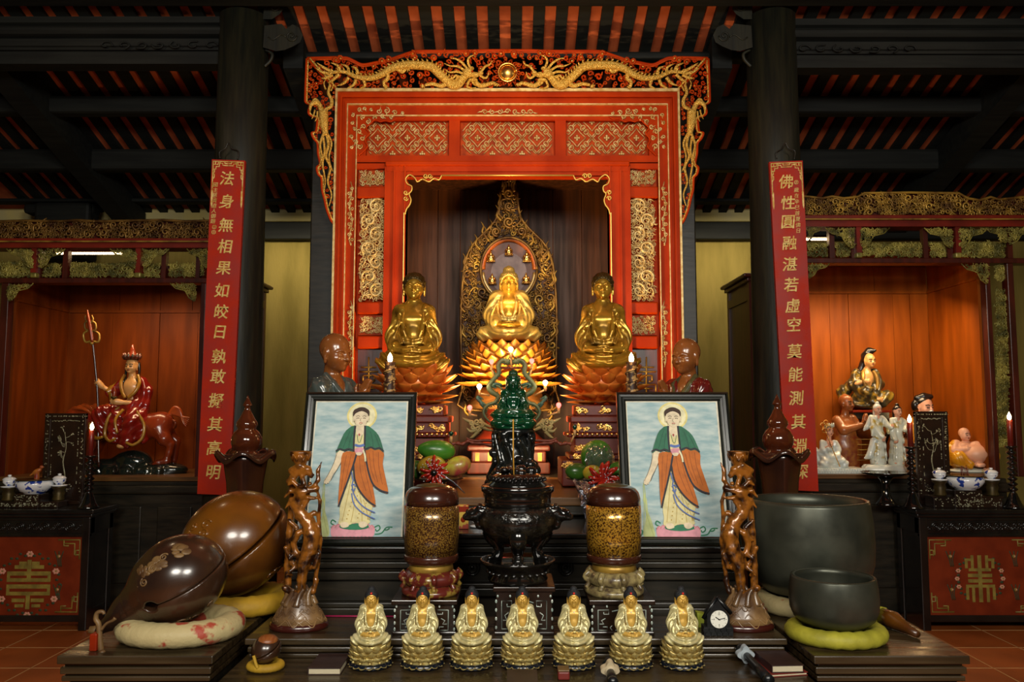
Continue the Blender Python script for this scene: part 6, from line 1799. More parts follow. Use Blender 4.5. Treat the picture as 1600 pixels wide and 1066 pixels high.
# ------------------------------------------------------------------ wooden fish drums, cushions, bowls
dm('fish_dark', C('#261811'), .26, col2=C('#402818'), scale=3.5, coat=.45, bump=.05, rvar=.05)
dm('fish_brown', C('#70420f'), .28, col2=C('#47260a'), scale=4, coat=.4, bump=.05, rvar=.06)
dm('slot_black', C('#060505'), .9)
dm('worn_edge', C('#7d6038'), .5, col2=C('#4a3018'), scale=14)
dm('cushion_brocade', C('#b9a878'), .6, col2=C('#a5432f'), scale=9, lo=.6, hi=.64, bump=.25, bscale=60)
dm('cushion_yellow', C('#b8901c'), .7, col2=C('#9a7614'), scale=12, bump=.2, bscale=50)
dm('cushion_lime', C('#a8a12c'), .65, col2=C('#8c8622'), scale=14, bump=.2, bscale=40)
def cushion(label, x, y, z, R, r, m, sy=1.0, squash=.85, ribs=0):
    mb = MB(); n = 56; P = []
    for k in range(n):
        a = 2*PI*k/n; P.append((x+R*cos(a), y+R*sy*sin(a), z+r*squash))
    rr = [r*(1+.03*sin(k*2.3)+(.035*sin(k*ribs) if ribs else 0)) for k in range(n)]
    mb.tube(P, rr, 16, closed=True, up=(0, 0, 1), flat=((0, 0, 1), squash))
    o = mb.build('ring_cushion', m)
    mb = MB()
    mb.lathe([(R*.8, .004), (R*.8, r*.3), (.001, r*.35)], (x, y, z), 28, 0, 1, sy)
    c = mb.build('pad', m, o); c.location = (0, 0, 0); 
    me = c.data
    return tag(o, label, 'cushion')
def spiral3(c, ea, eb, r, turns, n=20, off=None):
    """spiral on a body surface: ea, eb span the plane"""
    return [c+ea*(r*(1-.85*i/n)*cos(2*PI*turns*i/n))+eb*(r*(1-.85*i/n)*sin(2*PI*turns*i/n)) for i in range(n+1)]
def wooden_fish(label, c, R, ax, m, res, beak, lz, slot_w, rot, slot_r=.05):
    """hollow fish drum: sculpted shell with a sound slit"""
    t = thing('wooden_fish', label, 'wooden fish drum', (c[0], c[1], c[2]-lz))
    L = 1.75*R
    S = Sculpt((-L*1.35, -R*1.3, -R*1.3), (L, R*1.3, R*1.3), res)
    E = Euler(rot).to_matrix()
    S.ell((0, 0, 0), (R*1.08, R, R*.96), .01)
    if beak:
        S.chain([(-R*.6, 0, -R*.04), (-R*1.2, 0, -R*.12), (-R*1.95, 0, -R*.2)], [R*.66, R*.36, R*.12], .3*R)
        S.ell((-R*2.0, 0, -R*.2), (R*.1, R*.17, R*.07), .08*R)
    # slit: a thin curved cut from the front end round the mouth plane
    S.box((R*.35, 0, 0), (R*1.15, R*1.6, slot_w*R), .004, 'd', .001)
    if slot_r: S.cap((-R*.62, -R*1.3, 0), (-R*.62, R*1.3, 0), R*slot_r*1.2, R*slot_r*1.2, .01, 'd')
    S.ell((.0, 0, 0), (R*.8, R*.74, R*.7), .004, 'd')
    if beak: S.cap((R*.25, 0, R*.1), (-R*.3, 0, 0), R*.3, R*.25, .01, 'd')
    V, F = S.mesh()
    V = V @ np.array(E).T + np.array(c)
    mb = MB(); mb.addnp(V, F); mb.build('fish_body', m, t)
    return t, E
def on_body(E, c, R, th, ph, k=1.0):
    """point on the shell: th round the long axis' equator, ph up"""
    p = Vector((R*1.08*cos(ph)*cos(th), R*cos(ph)*sin(th), R*.96*sin(ph)))*k
    return Vector(c)+E @ p
def scrolls_on(E, c, R, specs, m, parent, r=.0035):
    mb = MB()
    for (th, ph, s, tr, q0) in specs:
        P = []
        for i in range(22):
            a = q0+2*PI*tr*i/21; rr = s*(1-.85*i/21)
            P.append(on_body(E, c, R, th+rr*cos(a)/max(.3, cos(ph)), ph+rr*sin(a), 1.003))
        mb.tube(P, taper(22, r, r*.9, r*.6), 6)
    mb.build('carved_scrolls', m, parent)
# front, dark
s = px(3.05)
Yf = 3.08; Rf = 66*px(Yf); cf = W(281, 914, Yf); zf = ZP
cs1 = cushion('cream brocade ring cushion with red patches under the dark wooden fish', WX(283, 980, Yf), Yf, ZP, .182, .052, M['cushion_brocade'], .8)
cf.z = ZP+.052*1.25+Rf*.94
t, E = wooden_fish('dark brown wooden fish drum with pointed snout on the brocade cushion', tuple(cf), Rf, None, M['fish_dark'], Rf/34, True, Rf*.94, .012, (math.radians(14), math.radians(-27), math.radians(14)), .1)
E1 = E
scrolls_on(E, cf, Rf, [(-2.75+.0, .2, .13, 1.8, 0), (-2.45, .42, .12, 1.8, 1), (-2.2, .6, .1, 1.6, 2), (-2.9, -.05, .1, 1.6, 2), (-1.9, .85, .12, 1.6, 1), (-1.5, 1.0, .1, 1.6, 0), (-2.0, -.85, .12, 1.8, 0), (-1.6, -.95, .12, 1.8, 2), (-1.0, -.8, .1, 1.4, 1)], M['worn_edge'], t)
mb = MB(); rnd = random.Random(4)   # worn top with flaking edge, little scroll clamp at the snout
for k in range(24):
    th, ph = rnd.uniform(-2.6, -.6), rnd.uniform(.75, 1.05)
    p_ = on_body(E, cf, Rf, th, ph, .995); mb.ell(p_, (rnd.uniform(.012, .026), rnd.uniform(.008, .018), .003), 10, 5, 0, (p_-Vector(cf)).to_track_quat('Z', 'Y').to_matrix())
mb.build('worn_patch', M['worn_edge'], t)
sn = Vector(cf)+E @ Vector((-Rf*2.0, 0, -Rf*.2))
mb = MB()
mb.tube([sn+Vector((.01, 0, .0)), sn+Vector((-.012, -.005, .0)), sn+Vector((-.03, -.01, .004))], [.019, .016, .012], 8)
mb.build('snout_ring', M['worn_edge'], t)
pz = W(162, 1005, Yf-.12)
t2 = thing('carved_stand_post', 'small carved red and gold post at the corner of the left platform', 'post', (pz.x, Yf-.16, ZP))
mb = MB()
q = sp2([(158, 1020), (156, 995), (154, 975), (150, 968), (152, 958), (160, 956), (163, 960)], 4)
ptube(mb, q, taper(len(q), 4.5, 4, 2.2), Yf-.16, 0, 7); ptube(mb, sp2([(158, 985), (166, 975), (176, 970), (180, 966)], 4), taper(13, 2.5, 2, 3), Yf-.16, 0, 7)
mb.box(pz.x-.022, pz.x+.004, Yf-.18, Yf-.14, ZP, ZP+.06, 1, .004); mb.ell(W(160, 1021, Yf-.18), (.013, .013, .013), 10, 7)
mb.build('post', [M['worn_edge'], M['red_deep']], t2)
# rear, amber brown
Yb_ = 3.5; Rb_ = 79*px(Yb_); cb_ = W(368, 852, Yb_)
cs2 = cushion('yellow wrapped ring cushion under the large brown wooden fish', WX(370, 940, Yb_), Yb_, ZP, .2, .05, M['cushion_yellow'], .8, ribs=3)
cb_.z = ZP+.05*1.3+Rb_*.96
t, E = wooden_fish('large glossy amber brown wooden fish drum on the yellow cushion at the back', tuple(cb_), Rb_, None, M['fish_brown'], Rb_/34, False, Rb_*.96, .03, (math.radians(16), math.radians(-36), math.radians(8)), 0)
scrolls_on(E, cb_, Rb_, [(-2.6+.16*i, .2+.13*i, .1, 1.3, i) for i in range(7)]+[(-2.85+.14*i, .35+.15*i, .08, 1.3, i*2) for i in range(6)]+[(-1.2+.2*i, -.9-.04*i, .09, 1.2, i) for i in range(4)], M['fish_brown'], t, .005)
# small toy fish on the front table
Ys = 2.93; Rs = 22*px(Ys); cs_ = W(416, 1020, Ys)
cushion('tiny yellow ring cushion under the little wooden fish', WX(415, 1040, Ys), Ys, ZT, .05, .017, M['cushion_yellow'], .85)
cs_.z = ZT+.017*1.3+Rs*.95
t, E = wooden_fish('little round wooden fish on its tiny yellow cushion on the front table', tuple(cs_), Rs, None, M['fish_dark'], Rs/20, False, Rs*.95, .03, (math.radians(20), math.radians(160), math.radians(80)), 0)
mb = MB(); mb.ell(cs_+Vector((.005, -.005, Rs*.55)), (Rs*.72, Rs*.72, Rs*.44), 18, 10); mb.build('worn_top', mat('worn_orange', C('#7a3c16'), .4, col2=C('#8d5426'), scale=40, stretch=(8, 1, 1)), t)
mb = MB(); mb.tube(smooth_path([cs_+Vector((-.03, -Rs*.9, -.01)), cs_+Vector((-.02, -Rs*1.02, -.035)), cs_+Vector((-.012, -Rs*1.05, -.05))], 4), .006, 6); mb.build('ribbon', M['cushion_yellow'], t)

dm('bowl_bronze', C('#3b3d34'), .38, .6, col2=C('#4b4c40'), scale=7, rvar=.06, bump=.04)
def bowl(label, x, y, z, R, H, th):
    t = thing('singing_bowl', label, 'singing bowl', (x, y, z))
    mb = MB()
    out = [(.001, 0), (R*.5, .0), (R*.72, H*.03), (R*.9, H*.16), (R*.985, H*.34), (R, H*.55), (R*.985, H*.78), (R*.95, H*.97), (R*.94, H), (R*.94-th*.5, H*1.006), (R*.94-th, H), (R*.95-th, H*.9), (R*.97-th, H*.6), (R*.94-th, H*.3), (R*.7-th, H*.1), (.001, H*.07)]
    mb.lathe(out, (x, y, z), 64, flatcaps=False); mb.build('bowl', M['bowl_bronze'], t)
    mb = MB(); mb.lathe([(R*.94-th*.15, H*.995), (R*.943, H*.975), (R*.9405, H*1.004), (R*.94-th*.5, H*1.012), (R*.94-th*.9, H*1.004)], (x, y, z), 64, flatcaps=False); mb.build('rim', mat('bowl_rim', C('#4a4a3c'), .3, .7), t)
    return t
Yk = 3.485; cx = WX(1264, 860, Yk); Rk = 94*px(Yk)
cushion('cream brocade ring cushion under the large bronze bowl', cx-.0, Yk, ZP, .195, .045, M['cushion_brocade'], .85)
zk = ZP+.075
bowl('large dark bronze singing bowl on the right platform', cx, Yk, zk, Rk, WZ(781, Yk)-zk, .018)
Yq = 3.045; cx = WX(1302, 930, Yq); Rq = 65*px(Yq)
cushion('lime yellow wrapped ring cushion under the small bronze bowl', cx+.005, Yq, ZP, .148, .036, M['cushion_lime'], .85, ribs=2)
zq = ZP+.055
bowl('small dark bronze singing bowl in front of the large one', cx, Yq, zq, Rq, WZ(900, Yq)-zq, .014)
# wooden striker behind the small bowl
mb = MB(); a, b = W(1372, 960, 3.2), W(1402, 985, 3.12)
mb.tube([(1.465, 3.24, ZP+.036), (1.48, 3.18, ZP+.036), (1.5, 3.1, ZP+.02), (1.51, 3.06, ZP+.015)], [.033, .034, .017, .013], 12)
mb.tube([(1.458, 3.265, ZP+.036), (1.464, 3.24, ZP+.037)], [.034, .036], 12, 1)
tag(mb.build('bowl_striker', [M['fish_brown'], M['cushion_lime']]), 'brown wooden striker with lime wrapping lying beside the small bronze bowl', 'striker')

# ------------------------------------------------------------------ brown spired urns on petal stands
dm('urn_glaze', C('#3f1a0c'), .1, col2=C('#552611'), scale=4, coat=.8)
dm('urn_wood', C('#2c1710'), .2, col2=C('#43230f'), scale=4, coat=.5)
def urn(label, u, vtip, vrim, vbase, Y, ph):
    s = px(Y); x = WX(u, 700, Y); zs = .9
    st = thing('urn_stand', 'tall black stand under the brown spired urn '+('behind the wooden fish drums' if u < 800 else 'behind the bronze bowls'), 'stand', (x, Y, 0))
    mb = MB(); mb.box(x-.15, x+.15, Y-.15, Y+.15, zs-.03, zs, 0, .006); mb.box(x-.12, x+.12, Y-.12, Y+.12, zs-.1, zs-.03)
    for a in (-1, 1):
        for b in (-1, 1): mb.box(x+a*.12-.02, x+a*.12+.02, Y+b*.12-.02, Y+b*.12+.02, 0, zs-.03)
    mb.box(x-.12, x+.12, Y-.12, Y+.12, .2, .23); mb.build('stand_frame', M['black_wood'], st)
    t = thing('spired_urn', label, 'urn', (x, Y, zs))
    zr = WZ(vrim, Y)
    mb = MB()
    hgt = zr-zs
    mb.lathe([(27*s, 0), (26*s, .02), (25*s, hgt*.3), (27*s, hgt*.6), (32*s, hgt*.9), (36*s, hgt)], (x, Y, zs), 48, 0, ripple=lambda a, z: 1+.06*cos(5*a+ph))
    n = 60; vs, fs = [], []
    for q, (r, dz) in enumerate(((30, -2), (36, 0), (41, 2), (44, -1), (45, -6), (44.5, -7), (42, -2), (36, -3), (30, -5))):
        for k in range(n):
            a = 2*PI*k/n; w = cos(5*a+ph)
            vs.append((x+r*s*cos(a)*(1+.05*w), Y+r*s*sin(a)*(1+.05*w), zr+dz*s+w*7*s*min(1, (r-28)/14)))
    for i in range(8):
        for k in range(n): fs.append((i*n+k, i*n+(k+1) % n, (i+1)*n+(k+1) % n, (i+1)*n+k))
    mb.add(vs, fs, 0, True); mb.build('petal_vase', M['urn_wood'], t)
    mb = MB(); mb.lathe([(20*s, -4*s), (20*s, 2*s), (18*s, 4*s), (17*s, 6*s), (21*s, 10*s), (23.5*s, 18*s), (23*s, 26*s), (18*s, 35*s), (14*s, 38*s), (13.5*s, 40*s), (16*s, 44*s), (15.5*s, 49*s), (11*s, 56*s), (6*s, 66*s), (4.5*s, 69*s), (4.5*s, 74*s), (7*s, 75*s), (6.5*s, 77*s), (3*s, 84*s), (.5*s, 91*s)], (x, Y, zr), 36)
    mb.build('spire_lid', M['urn_glaze'], t)
    return t
urn('brown glazed spired urn with wavy petal rim behind the wooden fish drums', 385, 620, 710, 800, 4.3, .6)
urn('brown glazed spired urn with wavy petal rim behind the large bronze bowl', 1216, 620, 708, 800, 4.3, 2.0)

# ------------------------------------------------------------------ clock, books, striker and small things on the front table
dm('plastic_black', C('#0b0c0d'), .3, col2=C('#141516'), scale=9)
dm('clock_face', C('#e6e3d6'), .5)
Y = 3.1; c = W(1116, 978, Y)
t = thing('table_clock', 'small black gabled clock with round white dial beside the right dragon candlestick', 'clock', (c.x, Y, ZM))
s = px(Y); mb = MB()
mb.prism([(1098, 990), (1143, 990), (1143, 976), (1138, 976), (1138, 960), (1120, 936), (1103, 957), (1103, 976), (1098, 976)], lambda a, b: (WX(a, 965, Y), Y-.02, ZM+(990-b)*s*.98), lambda a, b: (WX(a, 965, Y), Y+.03, ZM+(990-b)*s*.98))
for a, b in (((1120, 934), (1098, 966)), ((1120, 934), (1142, 958))):
    mb.tube([(WX(a[0], 965, Y), Y-.005, ZM+(990-a[1])*s), (WX(b[0], 965, Y), Y-.005, ZM+(990-b[1])*s)], .008, 6)
for r in range(2):
    for k in range(5): mb.box(WX(1100+k*9-r*3, 985, Y), WX(1107+k*9-r*3, 985, Y), Y-.025, Y-.02, ZM+(1+r*6)*s, ZM+(5.5+r*6)*s)
mb.build('case', M['plastic_black'], t)
dc = Vector((WX(1121, 963, Y), Y-.021, ZM+25*s)); R = 13*s
mb = MB(); mb.prism([(R*cos(k*PI/18), R*sin(k*PI/18)) for k in range(36)], lambda a, b: (dc.x+a, dc.y-.004, dc.z+b), lambda a, b: (dc.x+a, dc.y, dc.z+b))
d = mb.build('dial', M['clock_face'], t)
mb = MB(); yd = dc.y-.0045
for k in range(12):
    a = 2*PI*k/12; r0 = .8 if k % 3 else .72
    mb.tube([(dc.x+R*r0*sin(a), yd, dc.z+R*r0*cos(a)), (dc.x+R*.9*sin(a), yd, dc.z+R*.9*cos(a))], .0007, 4)
for a, l, w in ((math.radians(303), .5, .0016), (math.radians(76), .72, .0012)):
    mb.tube([(dc.x-R*.12*sin(a), yd-.001, dc.z-R*.12*cos(a)), (dc.x+R*l*sin(a), yd-.001, dc.z+R*l*cos(a))], w, 5)
mb.build('clock_hands', M['plastic_black'], d)
tx = MB()
for k, ch in enumerate(('12', '3', '6', '9')):
    a = k*PI/2; text_mesh(tx, ch, (dc.x+R*.6*sin(a), yd, dc.z+R*.6*cos(a)), (1, 0, 0), (0, 0, 1), R*.26, depth=.0006, shear=0, bold=0)
tx.build('numerals', M['plastic_black'], d)
t_ = MB(); c = W(1097, 962, 3.2)
t_.prism([(0, 0), (.022, 0), (.03, .05), (-.004, .055)], lambda a, b: (c.x-.015+a, 3.2, ZM+b), lambda a, b: (c.x-.015+a, 3.24, ZM+b))
tag(t_.build('wax_block', mat('wax_lime', C('#a8b23a'), .5)), 'small lime green wax block behind the right end statuette', 'wax block')
dm('book_brown', C('#33201d'), .45, col2=C('#2a1917'), scale=30)
dm('book_red', C('#6d2018'), .5)
dm('paper', C('#c9bda0'), .8, col2=C('#b3a688'), scale=60, stretch=(1, 1, 30))
def book(label, c4, z, h, cover):
    """c4: near left, near right, far right, far left px corners of the top"""
    def at(u, v, zz_):
        a = math.atan2(v-533, F_PX)-TILT; yy = (CAM_Z-zz_)/math.tan(a)
        return Vector((WX(u, v, yy), yy, zz_))
    P = [at(u, v, z+h) for u, v in c4]
    # force a true rectangle
    e1 = (P[1]-P[0]); e2 = (P[3]-P[0]); e1.z = e2.z = 0
    w = e1.length; e1.normalize(); n = Vector((-e1.y, e1.x, 0)); d = abs(e2.dot(n)); sh = 0
    o = P[0]; o.z = 0
    def B(a, b, zz_): return tuple(o+e1*a+n*b+Vector((0, 0, zz_)))
    cen = o+e1*(w/2)+n*(d/2)
    t = thing('book', label, 'book', (cen.x, cen.y, z))
    def blk(mb, a0, a1, b0, b1, z0, z1, m=0):
        mb.add([B(a0, b0, z0), B(a1, b0, z0), B(a1, b1, z0), B(a0, b1, z0), B(a0, b0, z1), B(a1, b0, z1), B(a1, b1, z1), B(a0, b1, z1)], [(3, 2, 1, 0), (4, 5, 6, 7), (0, 1, 5, 4), (1, 2, 6, 5), (2, 3, 7, 6), (3, 0, 4, 7)], m)
    mb = MB(); blk(mb, 0, w, 0, d, z+.0005, z+.003); blk(mb, 0, w, 0, d, z+h-.003, z+h); blk(mb, 0, .003, 0, d, z+.003, z+h-.003); mb.build('cover', cover, t)
    mb = MB(); blk(mb, .003, w-.003, .003, d-.003, z+.003, z+h-.003); mb.build('pages', M['paper'], t)
    return t
book('dark brown book lying on the front table left of the statuettes', [(481, 1044), (532, 1044), (551, 1021), (499, 1021)], ZT, .024, M['book_brown'])
book('red edged book lying at the bottom of the pair by the right platform', [(1201, 1054), (1262, 1050), (1236, 1016), (1178, 1018)], ZT, .012, M['book_red'])
book('dark brown book on top of the red edged book by the right platform', [(1206, 1040), (1256, 1039), (1231, 1016), (1180, 1017)], ZT+.0125, .026, M['book_brown'])
book('brown book standing in the front below the middle statuettes', [(792, 1069), (841, 1069), (843, 1046), (791, 1046)], ZT, .03, M['book_brown'])
def striker(label, u, vc, u2, v2, head):
    def at(u, v, zz_):
        a = math.atan2(v-533, F_PX)-TILT; yy = (CAM_Z-zz_)/math.tan(a)
        return Vector((WX(u, v, yy), yy, zz_))
    a = at(u, vc, ZT+.034); b = at(u2, v2, ZT+.0185)
    d = (b-a).normalized()
    t = thing('wrapped_striker', label, 'striker', (a.x, a.y, ZT))
    mb = MB(); mb.tube([a+d*.0, a+d*.03, a+(b-a)*.6, b], [.013, .014, .016, .018], 12); mb.tube([a-d*.05, a-d*.02], [.02, .026], 12); mb.tube([b, Vector((b.x+d.x*.02, b.y+d.y*.02, ZT+.018))], [.018, .018], 12); mb.build('handle', M['plastic_black'], t)
    # ruffled collar
    x = Vector((1, 0, 0)); x = (x-d*x.dot(d)).normalized(); yv_ = d.cross(x)
    mb = MB(); n = 48; vs = []
    for q in (-.012, .012):
        for k in range(n):
            r = .027*(1+.2*cos(4*2*PI*k/n)); vs.append(tuple(a+d*q+x*(r*cos(2*PI*k/n))+yv_*(r*sin(2*PI*k/n))))
    fs = [tuple(range(n))[::-1], tuple(range(n, 2*n))]+[(k, (k+1) % n, n+(k+1) % n, n+k) for k in range(n)]
    mb.add(vs, fs); mb.tube([a-d*.02, a+d*.02], .018, 10, 0)
    mb.build('collar', head, t)
    return t
striker('black handled striker with cream collar on the front table near the right statuettes', 953, 1046, 957, 1064, mat('collar_cream', C('#b9a98a'), .6))
striker('black handled striker with pale grey collar beside the two stacked books', 1164, 1022, 1199, 1060, mat('collar_grey', C('#9aa3a8'), .5))
def at_table(u, v, zz_=ZT):
    a = math.atan2(v-533, F_PX)-TILT; yy = (CAM_Z-zz_)/math.tan(a)
    return Vector((WX(u, v, yy), yy, zz_))
c = at_table(881, 1063); mb = MB()
mb.box(c.x-.02, c.x+.02, c.y-.005, c.y+.05, ZT+.0005, ZT+.028, 0, .005); mb.box(c.x-.02, c.x+.02, c.y-.005, c.y+.05, ZT+.028, ZT+.034, 1, .003)
tag(mb.build('wooden_clapper', [M['book_red'], M['worn_edge']]), 'small red brown wooden block on the front table right of the middle book', 'wood block')

# ------------------------------------------------------------------ fruit plates
dm('green_fruit', C('#2f6a1c'), .35, col2=C('#4a8a26'), scale=9, coat=.3)
dm('green_dark', C('#27501a'), .3, col2=C('#3f6a20'), scale=9, coat=.3)
dm('yellow_fruit', C('#c29a24'), .4, col2=C('#8f9a2c'), scale=8, coat=.3)
dm('dragonfruit', C('#b8b83a'), .4, col2=C('#a83a3a'), scale=14, coat=.3)
dm('red_bow', C('#d03018'), .25, col2=C('#a81c10'), scale=30, coat=.6)
dm('foil', C('#a9abb5'), .22, .9, col2=C('#6a6c78'), scale=30, bump=1.0, bscale=60)
dm('film', C('#f2f5f3'), .06, coat=.6, trans=.96, bump=.5, bscale=25)
dm('plate_dark', C('#1a1410'), .3, coat=.4)
def fruit(name, label, c, r, m, rot=None, stem=True, group=None):
    t = thing(name, label, 'fruit', (c[0], c[1], c[2]-r[2]), 0, group)
    R = Euler(rot or (0, 0, 0)).to_matrix()
    S = Sculpt([-max(r)*1.3]*3, [max(r)*1.3]*3, max(r)/11)
    S.ell((0, 0, 0), r, .01); S.ell((r[0]*.35, 0, r[2]*.05), (r[0]*.7, r[1]*.85, r[2]*.85), .05)
    S.build('flesh', m, t, 1.0, None, (0, 0, r[2])).data.transform(Matrix.Translation((0, 0, r[2])) @ R.to_4x4() @ Matrix.Translation((0, 0, -r[2])))
    if stem:
        mb = MB(); p = R @ Vector((0, 0, r[2]*.98)); mb.tube([p+Vector((0, 0, r[2])), p*1.12+Vector((0, 0, r[2]+.004))], [.006, .004], 6); mb.build('stalk', M['worn_edge'], t, False)
    return t
def plate(label, x, y, z, r, h):
    t = thing('fruit_plate', label, 'plate', (x, y, z))
    mb = MB(); mb.lathe([(r*.5, 0), (r*.55, .01), (r*.3, h*.5), (r*.35, h*.72), (r*.95, h*.92), (r, h), (r*.93, h*.98), (r*.3, h*.8), (.001, h*.79)], (x, y, z), 36); mb.build('pedestal_plate', M['plate_dark'], t)
    return t
def bow(label, c, r, seed):
    t = thing('ribbon_bow', label, 'ribbon bow', c)
    rnd = random.Random(seed); mb = MB()
    for k in range(11):
        a = 2*PI*k/11+rnd.uniform(-.15, .15); L = r*rnd.uniform(.8, 1.15)
        P = [Vector((0, -.01, 0)), Vector((L*.55*cos(a), -.03, L*.55*sin(a))), Vector((L*cos(a), -.012, L*sin(a))), Vector((L*.55*cos(a+.25), -.002, L*.55*sin(a+.25))), Vector((0, 0, 0))]
        P = smooth_path([p+Vector(c) for p in P], 4)
        mb.tube(P, r*.1, 5, 0)
    for k in range(60):
        a = rnd.uniform(0, 2*PI); q = r*rnd.uniform(.2, 1.0); mb.ell((c[0]+q*cos(a), c[1]-.03-.01*rnd.random(), c[2]+q*sin(a)), (.0028, .002, .0028), 6, 4, 1)
    mb.build('loops', [M['red_bow'], M['porcelain']], t)
    return t
Y = 4.47; zt = 1.036; s = px(Y)
xL, xR = WX(683, 750, Y), WX(926, 750, Y)
plate('dark pedestal plate heaped with wrapped fruit left of the centre', xL, Y, zt, .15, .09); plate('dark pedestal plate heaped with green fruit right of the centre', xR, Y, zt, .15, .09)
zp = zt+.085
fruit('papaya', 'long green papaya at the back of the left fruit plate', (xL-.02, Y+.075, zp+.15), (.1, .05, .05), M['green_fruit'], (0, .1, .2))
fruit('melon', 'mottled yellow melon at the front of the left fruit plate', (xL-.035, Y-.02, zp+.062), (.075, .06, .055), M['yellow_fruit'], (0, 0, .4))
fruit('dragon_fruit', 'yellow and red dragon fruit at the right end of the left fruit plate', (xL+.1, Y+.02, zp+.06), (.075, .045, .045), M['dragonfruit'], (0, -.35, .1))
fruit('lime', 'dark green fruit at the left edge of the left fruit plate', (xL-.135, Y+.05, zp+.045), (.045, .042, .042), M['green_dark'])
fruit('pomelo', 'big round green pomelo on the right fruit plate', (xR+.02, Y+.05, zp+.115), (.082, .08, .088), M['green_fruit'])
fruit('mango', 'dark green mango at the left front of the right fruit plate', (xR-.1, Y-.035, zp+.04), (.055, .04, .038), M['green_dark'], (0, .1, .2), group=None)
fruit('mango', 'yellow green mango behind the red bow of the right fruit plate', (xR-.015, Y-.075, zp+.035), (.045, .035, .033), M['yellow_fruit'])
fruit('mango', 'green mango at the right end of the right fruit plate', (xR+.135, Y-.03, zp+.045), (.05, .04, .04), M['green_fruit'])
bow('red beaded ribbon bow with dark centre on the left fruit plate', (xL+.0, Y-.16, zp+.05), .075, 3)
mb = MB(); mb.ell((xL+.0, Y-.2, zp+.045), (.018, .014, .018), 12, 8)
tag(mb.build('dark_bead', M['black_lacquer']), 'round black bead at the middle of the left red bow', 'bead')
mb = MB()
for k in range(9):
    mb.tube(smooth_path([(xL+.01, Y-.17, zp+.04), (xL+.05+.006*k, Y-.17, zp+.03-.004*k), (xL+.1+.008*k, Y-.165, zp-.01-.007*k)], 5), .0024, 5)
tag(mb.build('ribbon_tails', M['foil']), 'thin silver ribbon strands trailing from the left red bow', 'ribbon')
bow('red beaded ribbon bow on the right fruit plate in front of the pomelo', (xR+.035, Y-.17, zp+.01), .085, 5)
# crumpled silver wrap hanging below the right plate, clear film above the pomelo
mb = MB(); rnd = random.Random(9); n, m_ = 26, 16; vs, fs = [], []
for i in range(m_+1):
    for k in range(n+1):
        f = i/m_; a = lerp(-2.6, .2, k/n); r = lerp(.145, .05, f)*(1+.12*rnd.uniform(-1, 1))
        vs.append((xR+r*cos(a), Y-.03+r*sin(a)*.9-.22*min(1, f*2.2), zp+.0-.24*f+.012*rnd.uniform(-1, 1)))
for i in range(m_):
    for k in range(n): fs.append((i*(n+1)+k, i*(n+1)+k+1, (i+1)*(n+1)+k+1, (i+1)*(n+1)+k))
mb.add(vs, fs, 0, False); o = mb.build('silver_wrap', M['foil'])
sol = o.modifiers.new('thick', 'SOLIDIFY'); sol.thickness = .002
tag(o, 'crumpled silver foil wrap hanging below the right fruit plate', 'foil wrap')
mb = MB(); vs, fs = [], []
for i in range(11):
    for k in range(19):
        a, b = lerp(-2.4, -.3, k/18), lerp(-.55, .9, i/10); r = .096*(1+.06*rnd.uniform(-1, 1))
        vs.append((xR+.03+r*cos(b)*cos(a), Y+.05+r*cos(b)*sin(a), zp+.105+r*sin(b)))
for i in range(10):
    for k in range(18): fs.append((i*19+k, i*19+k+1, (i+1)*19+k+1, (i+1)*19+k))
mb.add(vs, fs, 0, False); o = mb.build('clear_film', M['film'])
sol = o.modifiers.new('thick', 'SOLIDIFY'); sol.thickness = .001
tag(o, 'crumpled clear film wrapped over the front of the green pomelo', 'film')

# ------------------------------------------------------------------ figures in the left niche
dm('paint_red', C('#8e1d14'), .2, col2=C('#6d130d'), scale=8, coat=.6)
dm('beast_red', C('#8a3413'), .25, col2=C('#6d240c'), scale=7, coat=.5)
dm('mane_orange', C('#b04c18'), .3, col2=C('#8f3a12'), scale=20, coat=.4)
dm('paint_ochre', C('#a8791f'), .3, col2=C('#7d5412'), scale=10, coat=.4)
dm('paint_skin', C('#d09a5c'), .35, coat=.3)
dm('paint_dark', C('#14110e'), .3, coat=.4)
dm('rock_black', C('#0e1210'), .15, col2=C('#1d2620'), scale=6, coat=.6)
dm('crown_green', C('#123a2e'), .3, col2=C('#7a2a16'), scale=60, coat=.4)
dm('bone_white', C('#d9ddd2'), .3, col2=C('#bfc8c4'), scale=12, coat=.5)
dm('white_gold', C('#d2d6c8'), .28, col2=C('#bba04a'), scale=16, lo=.56, hi=.66, coat=.5)
dm('flesh_pink', C('#e0a98c'), .4, col2=C('#d59a7c'), scale=8)
dm('robe_yellow', C('#d99a1c'), .3, col2=C('#c07a10'), scale=8, coat=.4)
dm('robe_dark', C('#3a3420'), .3, col2=C('#8a6f22'), scale=22, lo=.5, hi=.6, coat=.4)
dm('tan_skin', C('#9a5a2c'), .3, col2=C('#864a22'), scale=7, coat=.3)
dm('plaid', C('#6d2416'), .4, col2=C('#8f5a1f'), scale=30, coat=.2)
ZL, ZR = LN[2], RN[2]
